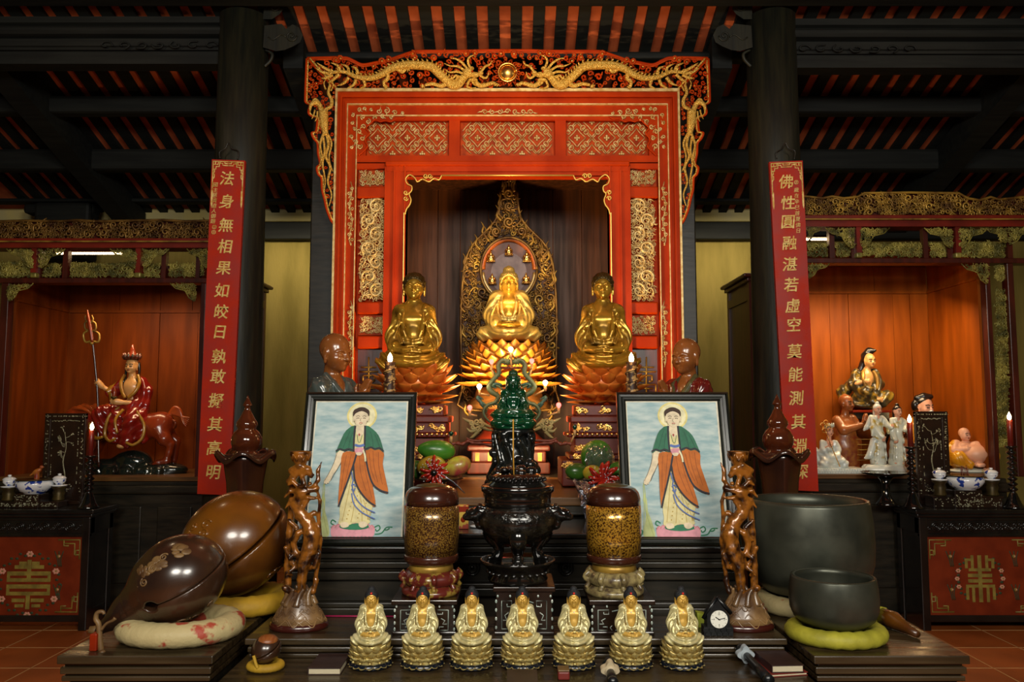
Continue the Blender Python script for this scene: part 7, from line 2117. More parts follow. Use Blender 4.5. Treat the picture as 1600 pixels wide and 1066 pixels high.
class Fig:
    """a figure built from picture points at distance Y, standing on height zf"""
    def __init__(s, name, label, u, v, Y, zf, res, box, group=None):
        s.Y, s.k = Y, px(Y); s.x0 = WX(u, v, Y); s.zf = zf
        s.t = thing(name, label, 'statue', (s.x0, Y, zf), 0, group)
        s.res = res; s.box = box
    def p(s, u, v, d=0): return (WX(u, v, s.Y)-s.x0, d*s.k, WZ(v, s.Y)-s.zf)
    def sculpt(s, u0=None, v0=None, u1=None, v1=None, dep=None):
        b = s.box; u0, v0, u1, v1, dep = u0 or b[0], v0 or b[1], u1 or b[2], v1 or b[3], dep or b[4]
        lo, hi = s.p(u0, v1, -dep), s.p(u1, v0, dep)
        return Sculpt((lo[0], lo[1], max(lo[2], -.008)), hi, s.res)
    def ch(s, S, pts, r, k=2.0, op='u'):
        S.chain([s.p(*q) for q in pts], [q*s.k for q in (r if hasattr(r, '__len__') else [r]*len(pts))], k*s.k, op)
    def el(s, S, c, r, k=2.0, op='u', rot=None): S.ell(s.p(*c), [q*s.k for q in r], k*s.k, op, rot)
    def tube(s, mb, pts, r, m=0, seg=6, n=4):
        P = smooth_path([s.p(*q) for q in pts], n)
        R = [q*s.k for q in (r if hasattr(r, '__len__') else [r]*2)]
        mb.tube(P, [lerp(R[0], R[-1], i/(len(P)-1)) if len(R) == 2 else float(np.interp(i/(len(P)-1), np.linspace(0, 1, len(R)), R)) for i in range(len(P))], seg, m)
    def hand(s, S, wrist, palm, tips, r, thumb): add_hand(S, s.p(*wrist), s.p(*palm), [s.p(*q) for q in tips], r*s.k, s.p(*thumb), .5*s.k)
    def face_paint(s, uv, w, R=None, d=0, lips=True):
        """brows, lids and lips as painted strokes on the head"""
        T = TR(s.p(uv[0], uv[1], d), R); W_ = w*s.k; mb = MB()
        for a in (-1, 1):
            mb.tube([T((a*W_*q, -W_*y, W_*z)) for q, y, z in ((.16, 1.0, .2), (.42, 1.0, .3), (.7, .78, .2))], W_*.07, 5)
            mb.tube([T((a*W_*q, -W_*y, W_*z)) for q, y, z in ((.2, .99, -.1), (.4, 1.01, -.15), (.6, .9, -.08))], W_*.065, 5)
        o = mb.build('painted_brows', M['paint_dark'], s.t, False)
        if lips:
            mb = MB(); mb.tube([T((a*W_, -W_*y, W_*z)) for a, y, z in ((-.26, .92, -.74), (0, 1.05, -.76), (.26, .92, -.74))], [W_*.06, W_*.11, W_*.06], 6); mb.build('painted_lips', M['paint_red'], s.t, False)

F = Fig('rider_statue', 'red robed crowned figure riding an orange beast and holding a tall staff', 205, 745, 6.5, ZL, .0072, (95, 535, 318, 750, 45))
S = F.sculpt(118, 690, 312, 750)
rnd = random.Random(7)
F.el(S, (212, 741, 0), (78, 34, 8), 6)
F.el(S, (208, 722, -2), (30, 20, 19), 8); F.el(S, (168, 729, -10), (34, 18, 13), 8); F.el(S, (258, 733, -4), (36, 20, 11), 6)
for i in range(16):
    u = rnd.uniform(150, 285); F.ch(S, [(u, 744, -26), (u+rnd.uniform(-6, 6), 734, -24), (u+rnd.uniform(-8, 8), 722+abs(u-212)*.18, -16)], [4, 5, 3], 3)
S.build('rock_base', M['rock_black'], F.t)
S = F.sculpt(95, 620, 318, 740)
F.ch(S, [(160, 668, 0), (205, 668, 0), (248, 666, 0)], [19, 22, 21], 6); F.el(S, (254, 664, 0), (18, 17, 20), 6)
F.ch(S, [(162, 662, 0), (138, 655, -6), (122, 650, -8)], [18, 14, 12], 8); F.el(S, (116, 654, -10), (14, 12, 11), 5); F.el(S, (104, 660, -12), (8, 8, 6), 4)
F.ch(S, [(252, 672, -8), (262, 686, -12), (271, 694, -10)], [15, 10, 6], 4); F.ch(S, [(271, 694, -10), (268, 708, -10), (264, 720, -12)], [5.5, 5, 5], 3); F.ch(S, [(266, 720, -12), (252, 722, -16)], [5, 4], 2)
for d in (-18, -14, -10): F.ch(S, [(254, 722, d), (248, 724, d-1)], [2.4, 2], 1)
F.ch(S, [(252, 672, 12), (270, 690, 14), (266, 720, 14)], [13, 6, 5], 4)
F.ch(S, [(158, 678, -8), (150, 694, -12), (142, 712, -12)], [11, 7, 5.5], 4); F.ch(S, [(142, 712, -12), (132, 720, -14)], [5.5, 5], 2); F.ch(S, [(158, 678, 10), (146, 700, 12), (136, 720, 12)], [11, 7, 5], 4)
S.build('beast', M['beast_red'], F.t)
mb = MB()
for k in range(6): F.tube(mb, [(262, 658, 2), (266+k, 646-k*1.5, 2), (276+k, 648-k*1.2, 1), (286, 652+k*1.5, 0), (297-k, 653+k*2.8, -1)], [4.2, 3.6, 2.6, .8], 0, 7, 5)
for k in range(4): F.tube(mb, [(264, 664, 0), (272, 668, -1), (275, 660, -2), (268, 656, -2)], [3.5, 2], 0, 7)
mb.build('tail', M['mane_orange'], F.t, False); mb = MB()
for k in range(9): F.tube(mb, [(110+k*6, 646, -10), (126+k*6, 638-(k % 3)*2, -14), (146+k*5, 642+(k % 2)*3, -18), (160+k*3, 654, -20)], [2.5, 3.4, 2.6, 1], 0, 7, 4)
mb.build('mane', M['mane_orange'], F.t, False)
# rider
S = F.sculpt(140, 545, 250, 720); R_ = Euler((0, 0, math.radians(-8))).to_matrix()
hu, hv, hw = 207, 572, 9.0
add_head(S, F.p(hu, hv, -2), hw*F.k, R_, fat=.2, ears=1, neck=F.p(207, 592, 0))
F.el(S, (207, 606, -1), (15, 11, 16), 5)
F.ch(S, [(176, 612, -8), (166, 604, -14)], [4, 3.2], 2); F.hand(S, (166, 604, -14), (162, 599, -16), [(158, 592, -17), (157, 596, -18), (157, 600, -18), (158, 604, -17)], 3.0, (163, 593, -20))
F.ch(S, [(212, 630, -16), (198, 629, -20)], [4, 3.2], 2); F.hand(S, (198, 629, -20), (192, 628, -22), [(184, 624, -22), (183, 627, -23), (184, 630, -23), (186, 632, -22)], 3.0, (190, 621, -23))
F.el(S, (201, 696, -22), (7, 9, 4.5), 2); F.ch(S, [(207, 620, 0), (208, 655, -8), (203, 692, -18)], [8, 6, 4], 3)
S.build('body', M['paint_skin'], F.t)
S = F.sculpt(120, 580, 260, 725)
F.el(S, (208, 610, 3), (19, 13, 20), 5); F.ch(S, [(222, 596, 2), (228, 612, 0), (226, 632, -6), (208, 630, -14)], [8, 9.5, 9, 6], 4)
F.ch(S, [(192, 597, 2), (184, 608, -2), (174, 613, -8)], [8, 8, 6], 4); F.ch(S, [(180, 612, -4), (178, 628, -4)], [7, 5], 4)
F.el(S, (206, 642, 0), (28, 16, 14), 6); F.ch(S, [(214, 640, -8), (216, 660, -22), (206, 690, -20)], [13, 13, 11], 5); F.ch(S, [(196, 642, -8), (168, 646, -16), (150, 652, -12)], [12, 11, 8], 5)
F.ch(S, [(166, 650, -14), (168, 676, -18)], [12, 9], 5); F.ch(S, [(190, 650, -16), (188, 684, -20)], [12, 10], 5); F.ch(S, [(226, 650, -12), (230, 684, -16)], [11, 9], 5); F.ch(S, [(150, 652, -8), (152, 674, -10)], [9, 6], 4)
F.el(S, (207, 604, -14), (9, 9, 17), 2, 'd'); F.ch(S, [(207, 594, -6), (207, 580, 0)], [9, 10], 2, 'd')
c1 = F.p(206, 615, -30)
S.warp(lambda X, Y_, Z: fold(X, Y_, Z, c1, .048, .0045, (1, .5, .7)))
S.build('robe', M['paint_red'], F.t)
mb = MB()
for q, r in (([(197, 586, -4), (194, 598, -10), (198, 612, -15), (204, 622, -17)], (2.4, 3, 2.4)), ([(217, 586, -4), (222, 598, -9), (218, 612, -14), (208, 622, -17)], (2.4, 3, 2.4)), ([(190, 598, 0), (180, 608, -5), (172, 614, -11)], (5, 7, 6)), ([(178, 614, -8), (180, 626, -8), (186, 636, -10)], (5, 4)),
             ([(196, 636, -18), (184, 650, -26), (178, 676, -28), (186, 688, -30), (196, 684, -31)], (2, 2.6, 2)), ([(214, 634, -16), (226, 646, -22), (236, 664, -24), (234, 684, -26), (222, 694, -30), (212, 690, -31)], (2, 2.6, 2)), ([(150, 660, -18), (152, 676, -18), (164, 684, -26), (176, 682, -30)], (2.5, 3.5, 2)), ([(202, 640, -20), (196, 656, -32), (200, 676, -34)], (2.5, 2))):
    F.tube(mb, q, r, 0, 7, 5)
mb.build('ochre_trim', M['paint_ochre'], F.t, False)
F.face_paint((hu, hv), hw, R_, -2)
mb = MB(); c = F.p(hu, hv-9, -1); k = F.k
mb.lathe([(9.6*k, 0), (10.2*k, 3*k), (9.8*k, 4*k)], c, 20)
for q in range(7):
    a = -PI/2+(q-3)*.52; mb.tube([(c[0]+10*k*cos(a), c[1]+10*k*sin(a), c[2]+2*k), (c[0]+12.4*k*cos(a), c[1]+12.4*k*sin(a), c[2]+6*k), (c[0]+12.6*k*cos(a), c[1]+12.6*k*sin(a), c[2]+11*k)], [3.2*k, 3*k, .6*k], 7)
cr = mb.build('crown', M['crown_green'], F.t, False)
mb = MB(); mb.lathe([(9*k, 3*k), (8*k, 9*k), (4*k, 13*k), (4.5*k, 16*k), (2*k, 20*k), (.8*k, 25*k)], c, 16); mb.build('topknot', M['beast_red'], cr, False)
mb = MB(); 
for a in (-1, 1): F.tube(mb, [(hu+a*9, hv-5, 2), (hu+a*10.5, hv+8, 1), (hu+a*9.5, hv+22, -4), (hu+a*11, hv+36, -10)], [2.4, 1.6], 0, 6)
mb.build('hair_locks', M['paint_dark'], F.t, False)
mb = MB(); F.tube(mb, [(154, 534, -18), (158, 570, -18), (163, 620, -20), (167, 680, -26), (170, 728, -30)], [1.8, 1.8], 0, 8)
sf = mb.build('staff', M['lacquer_brown'], F.t, False)
mb = MB(); F.tube(mb, [(154, 537, -18), (150, 512, -18), (147, 496, -18), (146, 486, -18)], [3, 3.4, 2, .4], 1, 8)
for a in (-1, 1):
    F.tube(mb, [(153, 534, -18), (153+a*10, 536, -18), (152+a*12, 524, -18), (151+a*5, 519, -18)], [2, 1.6], 0, 6); F.tube(mb, [(152, 520, -18), (151+a*8, 516, -18), (150+a*8, 507, -18), (149+a*3, 504, -18)], [1.8, 1.4], 0, 6); F.tube(mb, [(150, 508, -18), (149+a*6, 502, -18), (148+a*5, 495, -18)], [1.6, .8], 0, 6)
mb.lathe([(2.5*k, -3*k), (3.5*k, 0), (2.5*k, 3*k)], F.p(153, 538, -18), 12)
mb.build('staff_finial', [M['gold_aged'], M['beast_red']], sf, False)
mb = MB(); mb.lathe([(2*k, 0), (4.5*k, 3*k), (5*k, 5*k), (4*k, 4.5*k)], F.p(190, 625, -24), 16); F.tube(mb, [(190, 620, -24), (191, 612, -24), (190, 605, -24)], [3, 2.5, .4], 1, 8); mb.build('bowl_with_flame', [M['dark_bronze'], M['beast_red']], F.t, False)

# ------------------------------------------------------------------ figures in the right niche
def standing(F, head, w, R, feet_v, robe, skin, hair, hands, sash=None, lean=0):
    """draped standing figure: head (u, v), feet at feet_v"""
    hu, hv = head; um = hu+lean
    S = F.sculpt(); add_head(S, F.p(hu, hv, 0), w*F.k, R, ears=.7, neck=F.p(hu, hv+w*2.0, 1))
    F.el(S, (hu, hv+w*2.5, 0), (w*1.0, w*.7, w*.8), 2)
    for (el, wr, tips, th) in hands:
        F.ch(S, [el, wr], [w*.45, w*.34], 1); pm = tuple(wr[i]+(tips[0][i]-wr[i])*.45 for i in range(3)); F.hand(S, wr, pm, tips, w*.3, th)
    for a in (-1, 1): F.el(S, (um+a*w*.9, feet_v-1.5, -w*1.0), (w*.5, w*.9, 2), 1)
    S.build('body', skin, F.t)
    S = F.sculpt(); H = feet_v-hv
    F.ch(S, [(hu, hv+w*2.6, 1), (um, hv+H*.45, 0)], [w*1.45, w*1.25], 3); F.ch(S, [(um, hv+H*.45, 0), (um, feet_v-3, 0)], [w*1.45, w*2.0], 4)
    for sg, (el, wr, tips, th) in zip((-1, 1), hands):
        F.ch(S, [(hu+sg*w*1.25, hv+w*2.2, 0), el, wr], [w*.7, w*.75, w*.6], 2); F.ch(S, [el, (el[0]+sg*w*.3, el[1]+w*2.2, el[2]-w*.3)], [w*.6, w*.35], 2)
    F.el(S, (hu, hv+w*2.2, -w*1.4), (w*.6, w*.8, w*1.1), 1, 'd'); F.ch(S, [(hu, hv+w*1.8, 0), (hu, hv+w*.6, 0)], [w*.85, w*1.0], 1, 'd')
    for i in range(5): F.ch(S, [(um-w*1.2+i*w*.6, hv+H*.5, -w*1.3), (um-w*1.5+i*w*.75, feet_v-6, -w*1.75)], [.8, 1.4], 1.5)
    c = F.p(hu, hv-w, -w*3)
    S.warp(lambda X, Y_, Z: fold(X, Y_, Z, c, w*F.k*1.15, w*F.k*.07, (1, .6, .5)))
    S.build('robe', robe, F.t)
    S = F.sculpt(); k = w
    F.el(S, (hu, hv-k*.45, k*.2), (k*1.1, k*1.15, k*1.05), 1); F.el(S, (hu, hv-k*1.6, k*.2), (k*.55, k*.55, k*.6), 1); F.ch(S, [(hu-k*.2, hv, k*.8), (hu-k*.3, hv+k*2.2, k*1.2)], [k*.7, k*.4], 1)
    S.ell(TR(F.p(hu, hv, 0), R)((0, -1.1*w*F.k, -.35*w*F.k)), (.98*w*F.k, w*F.k, w*F.k), .1*w*F.k, 'd', R)
    S.build('hair', hair, F.t)
RR = lambda d: Euler((0, 0, math.radians(d))).to_matrix()
# dark seated figure on a black stand
F = Fig('seated_statue', 'dark gilded seated figure on a tall black stand at the back of the niche', 1352, 640, 6.62, ZR, .0062, (1310, 535, 1400, 650, 34))
zst = WZ(641, 6.62)
st = thing('statue_stand', 'tall black stand with red top under the dark gilded seated figure', 'stand', (F.x0, 6.62, ZR))
mb = MB(); k = F.k
mb.box(F.x0-30*k, F.x0+30*k, 6.62-24*k, 6.62+24*k, zst-.02, zst, 1, .005); mb.box(F.x0-27*k, F.x0+27*k, 6.62-21*k, 6.62+21*k, zst-.07, zst-.02)
for a in (-1, 1):
    for b in (-1, 1): mb.tube(smooth_path([(F.x0+a*23*k, 6.62+b*17*k, zst-.06), (F.x0+a*27*k, 6.62+b*20*k, zst-.15), (F.x0+a*20*k, 6.62+b*15*k, zst-.3), (F.x0+a*25*k, 6.62+b*19*k, ZR+.015)], 4), .018, 8)
mb.box(F.x0-26*k, F.x0+26*k, 6.62-20*k, 6.62+20*k, ZR, ZR+.02); mb.build('stand_body', [M['black_lacquer'], M['red_deep']], st)
F.t.location.z = zst; F.zf = zst
S = F.sculpt(); R_ = RR(12); hu, hv, w = 1357, 564, 8.2
add_head(S, F.p(hu, hv, -4), w*F.k, R_, ears=1, neck=F.p(1353, 582, 0)); F.el(S, (1353, 592, -2), (12, 9, 14), 4)
F.ch(S, [(1334, 600, -10), (1344, 596, -16)], [4, 3], 1); F.hand(S, (1344, 596, -16), (1348, 597, -18), [(1353, 600, -19), (1353, 602, -19), (1352, 604, -19), (1350, 605, -18)], 2.6, (1349, 592, -20))
F.el(S, (1362, 625, -22), (8, 6, 4), 1)
for i in range(5): F.el(S, (1366+i*.6, 628-i*1.6, -26+i), (2.2, 2, 1.5), .5)
S.build('body', M['paint_skin'], F.t)
S = F.sculpt()
F.el(S, (1352, 598, 3), (17, 12, 20), 4)
for a, b in ((1336, -1), (1366, 1)): F.ch(S, [(1352+b*14, 584, 1), (1352+b*19, 600, -2), (1352+b*12, 612, -10)], [8, 8.5, 7], 3)
F.ch(S, [(1338, 598, -6), (1342, 618, -10)], [7, 6], 3)
F.el(S, (1352, 624, 0), (24, 16, 13), 5); F.ch(S, [(1360, 624, -6), (1380, 620, -14), (1370, 630, -22)], [11, 9, 6], 4); F.ch(S, [(1344, 620, -6), (1346, 612, -20), (1356, 628, -22)], [10, 9, 7], 4)
F.el(S, (1352, 634, -2), (30, 22, 6), 3); F.ch(S, [(1334, 600, 12), (1324, 612, 14), (1322, 628, 12)], [7, 10, 6], 3)
F.el(S, (1353, 590, -13), (7, 8, 15), 1, 'd'); F.ch(S, [(1353, 580, -2), (1354, 572, 0)], [8, 9], 1, 'd')
c = F.p(1352, 590, -30); S.warp(lambda X, Y_, Z: fold(X, Y_, Z, c, .045, .004, (1, .5, .8)))
S.build('robe', M['robe_dark'], F.t)
S = F.sculpt()
F.el(S, (hu-1, hv-4, 1), (w*1.1, w*1.15, w), 1); F.ch(S, [(hu-4, hv-8, 4), (hu+2, hv-15, 2), (hu+8, hv-16, -4)], [6, 6, 2.5], 2); F.ch(S, [(hu-5, hv, 6), (hu-9, hv+14, 8), (hu-14, hv+26, 9)], [5, 5, 3], 2)
S.ell(TR(F.p(hu, hv, -4), R_)((0, -1.1*w*F.k, -.35*w*F.k)), (.98*w*F.k, w*F.k, 1.0*w*F.k), .1*w*F.k, 'd', R_)
S.build('hair', M['paint_dark'], F.t); F.face_paint((hu, hv), w, R_, -4)
mb = MB()
for q in ([(1345, 580, -8), (1342, 594, -16), (1346, 610, -19)], [(1361, 580, -8), (1365, 594, -14), (1362, 610, -18)]): F.tube(mb, q, [2.6, 3.2, 2], 0, 7)
mb.build('gilt_lapel', M['gold_aged'], F.t, False)
# praying boy
F = Fig('boy_statue', 'bare chested kneeling boy statue in plaid wrap with praying hands', 1322, 735, 6.42, ZR, .0066, (1285, 605, 1362, 745, 34))
S = F.sculpt(); R_ = RR(32); hu, hv, w = 1322, 630, 9.6
add_head(S, F.p(hu, hv, -2), w*F.k, R_, fat=.5, ears=.6, neck=F.p(1320, 650, 0))
F.el(S, (1319, 668, 0), (18, 13, 17), 5); F.el(S, (1318, 684, -1), (17, 14, 14), 5)
F.ch(S, [(1307, 657, -3), (1312, 672, -16), (1338, 664, -20)], [8, 7.5, 4.5], 3); F.ch(S, [(1332, 655, 2), (1340, 668, -4), (1342, 664, -14)], [7.5, 6, 4.5], 3)
for a in (-1.6, 1.6):
    F.el(S, (1342+a, 660, -20), (2.2, 4, 5.5), 1)
    for i in range(4): F.ch(S, [(1342+a, 657, -17-i*2), (1343+a, 651, -17-i*2), (1344+a*.6, 646+abs(i-1.3)*1.0, -17-i*2)], [1.5, 1.4, 1.0], .5)
    F.ch(S, [(1341+a, 661, -24), (1341+a*1.1, 656, -27)], [1.5, 1.1], .5)
F.el(S, (1332, 732, -14), (10, 9, 4), 2); F.el(S, (1318, 733, -10), (9, 9, 4), 2)
S.build('body', M['tan_skin'], F.t)
S = F.sculpt()
F.ch(S, [(1318, 678, 0), (1320, 700, -1), (1326, 724, -3)], [18.5, 20, 15], 5); F.ch(S, [(1312, 690, -6), (1316, 722, -8)], [12, 9], 4); F.ch(S, [(1338, 690, -2), (1341, 712, -4)], [7, 4], 4)
S.build('plaid_wrap', M['plaid'], F.t)
mb = MB()
for i in range(5): mb.tube([(F.p(1318, 0)[0]+20.3*F.k*cos(a_), 20.3*F.k*sin(a_), F.p(0, 686+i*8)[2]) for a_ in np.linspace(-PI*.95, -.05, 14)], .7*F.k, 5)
mb.build('gold_bands', M['gold_aged'], F.t, False)
S = F.sculpt(); F.el(S, (hu-1, hv-4, 1.5), (w*1.0, w*1.08, w*.98), 1); F.el(S, (hu-2, hv-13, 1), (3, 3, 2), 1)
S.ell(TR(F.p(hu, hv, -2), R_)((0, -1.0*w*F.k, -.3*w*F.k)), (1.3*w*F.k, 1.0*w*F.k, 1.05*w*F.k), .1*w*F.k, 'd', R_)
S.build('hair', M['tan_skin'], F.t); F.face_paint((hu, hv), w, R_, -2)
# two white ladies on a common base
F = Fig('white_ladies_statue', 'two white robed ladies standing together on one cream base', 1385, 735, 6.17, ZR, .0052, (1342, 618, 1422, 742, 24))
mb = MB(); k = F.k; cx = WX(1381, 732, 6.17)
mb.lathe([(33*k, 0), (34*k, 3*k), (31*k, 9*k), (28*k, 12*k)], (cx, 6.17, ZR), 36, 0, 1, .6, ripple=lambda a, z: 1+.05*cos(7*a)+.03*cos(11*a)); mb.build('base', M['bone_white'], F.t)
fv = 737-12
standing(F, (1371, 640), 5.8, RR(14), fv, M['white_gold'], M['flesh_pink'], M['bone_white'], [((1362, 668, -4), (1374, 682, -10), [(1378, 687, -11), (1377, 689, -11), (1376, 690, -11), (1374, 690, -10)], (1379, 683, -12)), ((1384, 664, -4), (1388, 668, -10), [(1391, 664, -11), (1392, 666, -11), (1392, 668, -11), (1391, 670, -10)], (1388, 663, -12))], lean=1)
F.face_paint((1371, 640), 5.8, RR(14))
standing(F, (1402, 643), 6.0, RR(22), fv, M['white_gold'], M['flesh_pink'], M['paint_dark'], [((1392, 672, -4), (1394, 687, -10), [(1396, 692, -11), (1395, 693, -11), (1393, 693, -11), (1392, 692, -10)], (1398, 687, -12)), ((1414, 664, -4), (1410, 672, -10), [(1414, 669, -11), (1415, 671, -11), (1415, 673, -11), (1413, 674, -10)], (1410, 667, -12))], lean=-1)
F.face_paint((1402, 643), 6.0, RR(22))
S = F.sculpt(); F.ch(S, [(1362, 652, 2), (1356, 668, 4), (1352, 672, 4)], [4, 3.5, 2], 2); F.ch(S, [(1366, 690, -2), (1358, 712, -2), (1352, 716, 0)], [7, 5, 2], 3); S.build('flowing_sleeve', M['bone_white'], F.t)
# small white crowned figure with staff, on a lion seat
F = Fig('white_crowned_statue', 'small white crowned seated figure with thin gold staff on a white slab', 1300, 738, 6.14, ZR, .0052, (1262, 655, 1345, 752, 24))
mb = MB(); k = F.k; mb.box(WX(1268, 740, 6.14), WX(1343, 740, 6.14), 6.14-24*k, 6.14+20*k, ZR, ZR+8*k, 0, .004)
for i in range(18): mb.ell((WX(1272+i*4, 740, 6.14), 6.14-24*k, ZR+4*k), (1.6*k, 1.2*k, 3*k), 7, 5)
mb.build('slab', M['bone_white'], F.t)
dz = 6
S = F.sculpt(); hu, hv, w = 1295, 676-2, 5.8
add_head(S, F.p(hu, hv, -2), w*F.k, RR(10), ears=.8, neck=F.p(1295, 688, 0)); F.el(S, (1295, 696, 0), (8, 6, 8), 2)
F.ch(S, [(1288, 700, -8), (1293, 696, -12)], [2.8, 2.2], 1); F.hand(S, (1293, 696, -12), (1294, 694, -13), [(1291, 690, -15), (1291, 692, -15), (1291, 694, -15), (1292, 696, -15)], 1.8, (1296, 690, -15))
F.ch(S, [(1303, 710, -10), (1306, 714, -12)], [2.6, 2.2], 1); F.hand(S, (1306, 714, -12), (1308, 715, -13), [(1312, 716, -13), (1312, 718, -13), (1311, 719, -13), (1310, 719, -12)], 1.8, (1309, 712, -14)); F.el(S, (1313, 733, -16), (4, 5, 2), 1)
S.build('body', M['flesh_pink'], F.t)
S = F.sculpt(); F.el(S, (1295, 702, 2), (11, 8, 14), 4); F.ch(S, [(1286, 692, 0), (1284, 704, -4), (1290, 702, -10)], [5, 5.5, 4], 2); F.ch(S, [(1304, 692, 0), (1308, 704, -3), (1304, 712, -9)], [5, 5.5, 4.5], 2)
F.el(S, (1296, 716, -2), (18, 13, 9), 4); F.ch(S, [(1302, 714, -8), (1312, 724, -14), (1314, 733, -14)], [8, 7, 6], 3); F.ch(S, [(1290, 716, -8), (1284, 726, -12), (1288, 734, -12)], [8, 8, 7], 3); F.el(S, (1298, 731, -2), (26, 16, 8), 4)
F.el(S, (1275, 716, 4), (8, 8, 16), 4); F.el(S, (1273, 704, 4), (6, 6, 6), 2)
F.el(S, (1295, 692, -8), (4, 4, 7), 1, 'd'); F.ch(S, [(1295, 688, -1), (1295, 680, 0)], [5, 6], 1, 'd'); c = F.p(1296, 690, -26); S.warp(lambda X, Y_, Z: fold(X, Y_, Z, c, .034, .003, (1, .5, .8)))
S.build('robe', M['bone_white'], F.t)
mb = MB(); c = F.p(hu, hv-5, 0)
mb.lathe([(6.2*k, 0), (6.6*k, 3*k)], c, 16)
for q in range(6):
    a = -PI/2+(q-2.5)*.5; mb.tube([(c[0]+6.4*k*cos(a), c[1]+6.4*k*sin(a), c[2]+2*k), (c[0]+7.6*k*cos(a), c[1]+7.6*k*sin(a), c[2]+8*k)], [2.2*k, .5*k], 6)
mb.ell((c[0], c[1]+k, c[2]), (6*k, 6.4*k, 7*k)); mb.build('crown', M['white_gold'], F.t, False)
mb = MB(); F.tube(mb, [(1283, 672, -16), (1294, 700, -16), (1308, 735, -18)], [.7, .7], 0, 6)
for a in ((1279, 664), (1284, 660), (1288, 668), (1282, 672)): mb.tube([F.p(a[0]+3.5*cos(q), a[1]+3.5*sin(q), -16) for q in np.linspace(0, 2*PI, 10)], .7*k, 5)
mb.build('gold_staff', M['gold'], F.t, False); F.face_paint((hu, hv), w, RR(10), -2)
# laughing figure
F = Fig('laughing_statue', 'plump laughing bald figure in yellow robe seated with a white sack', 1528, 735, 6.2, ZR, .0058, (1478, 655, 1580, 745, 34))
S = F.sculpt(); R_ = RR(22); hu, hv, w = 1517, 679, 7.4
add_head(S, F.p(hu, hv, 0), w*F.k, R_, fat=.9, ears=1.1, neck=F.p(1520, 690, 2))
F.el(S, (1522, 702, 2), (20, 13, 11), 4); F.el(S, (1528, 709, -11), (20, 19, 15), 4); F.el(S, (1510, 697, 1), (8, 8, 7), 3); F.el(S, (1533, 697, 1), (8, 8, 7), 3); F.el(S, (1512, 697, -9), (8, 6, 6), 4); F.el(S, (1530, 695, -9), (8, 6, 6), 4); F.el(S, (1531, 713, -25), (1.6, 1.6, 1.6), .5, 'd')
F.ch(S, [(1504, 694, 0), (1499, 704, -6), (1509, 702, -14)], [7, 6, 4], 2); F.ch(S, [(1541, 694, 2), (1550, 702, -2), (1550, 700, -10)], [7, 6, 4], 2)
F.hand(S, (1509, 702, -14), (1512, 701, -17), [(1516, 698, -19), (1517, 700, -19), (1517, 702, -19), (1516, 704, -18)], 2.4, (1511, 696, -19)); F.hand(S, (1550, 700, -10), (1550, 698, -13), [(1546, 695, -15), (1547, 693, -15), (1550, 692, -15), (1553, 693, -14)], 2.4, (1545, 699, -15))
F.el(S, (1527, 725, -24), (8, 8, 4), 2); F.el(S, (1540, 732, -24), (7, 8, 3.5), 2)
for i in range(5): F.el(S, (1536+i*2.2, 733, -31+i*.6), (1.3, 1.8, 1.6), .4); F.el(S, (1522+i*2.2, 727, -31+i*.6), (1.3, 1.8, 1.6), .4)
S.build('body', M['flesh_pink'], F.t)
S = F.sculpt()
F.el(S, (1523, 722, 2), (30, 18, 12), 5); F.ch(S, [(1516, 716, -6), (1500, 716, -14), (1512, 725, -22)], [11, 11, 7], 4); F.ch(S, [(1536, 718, -6), (1550, 712, -16), (1546, 728, -20)], [10, 10, 8], 4)
F.ch(S, [(1502, 696, 2), (1496, 708, 0), (1495, 722, 0)], [8, 8, 6], 3); F.ch(S, [(1544, 696, 4), (1551, 706, 2), (1554, 724, 0)], [7, 7, 6], 3); F.el(S, (1528, 706, -24), (17, 14, 10), 2, 'd')
c = F.p(1524, 700, -20); S.warp(lambda X, Y_, Z: fold(X, Y_, Z, c, .036, .0035, (1, .6, .8)))
S.build('robe', M['robe_yellow'], F.t)
S = F.sculpt(); F.el(S, (1525, 735, -4), (34, 22, 5), 2); F.ch(S, [(1548, 700, -2), (1555, 716, -6), (1558, 732, -8)], [4, 7, 7], 3); S.build('sack_and_base', M['white_gold'], F.t)
F.face_paint((hu, hv), w, R_, 0); F.t.location.x -= .05
# bearded elder half hidden behind the inlaid screen
F = Fig('bearded_elder_statue', 'white bearded elder statue with black topknot peeking over the inlaid screen', 1446, 735, 6.6, ZR, .0072, (1405, 605, 1490, 745, 34))
S = F.sculpt(); R_ = RR(20); hu, hv, w = 1445, 636, 11
add_head(S, F.p(hu, hv, 0), w*F.k, R_, fat=.2, neck=F.p(1444, 660, 2)); S.build('body', M['flesh_pink'], F.t)
S = F.sculpt(); F.ch(S, [(1445, 668, 2), (1446, 728, 2)], [22, 27], 6)
for b in (-1, 1): F.ch(S, [(1445+b*20, 668, 0), (1445+b*24, 690, -6), (1448, 694, -22)], [9, 10, 7], 4)
S.build('robe', M['robe_yellow'], F.t)
S = F.sculpt(); F.el(S, (hu-1, hv-7, 3), (w*1.08, w*1.1, w*.95), 2); F.ch(S, [(hu-12, hv-14, 2), (hu-2, hv-17, 0), (hu+8, hv-16, -2)], [4, 5, 4], 2); F.el(S, (hu-14, hv-2, 4), (5, 6, 9), 2)
S.ell(TR(F.p(hu, hv, 0), R_)((0, -1.05*w*F.k, -.4*w*F.k)), (1.1*w*F.k, w*F.k, 1.1*w*F.k), .1*w*F.k, 'd', R_); S.build('hair', M['paint_dark'], F.t)
S = F.sculpt(); T_ = TR(F.p(hu, hv, 0), R_); q = w*F.k
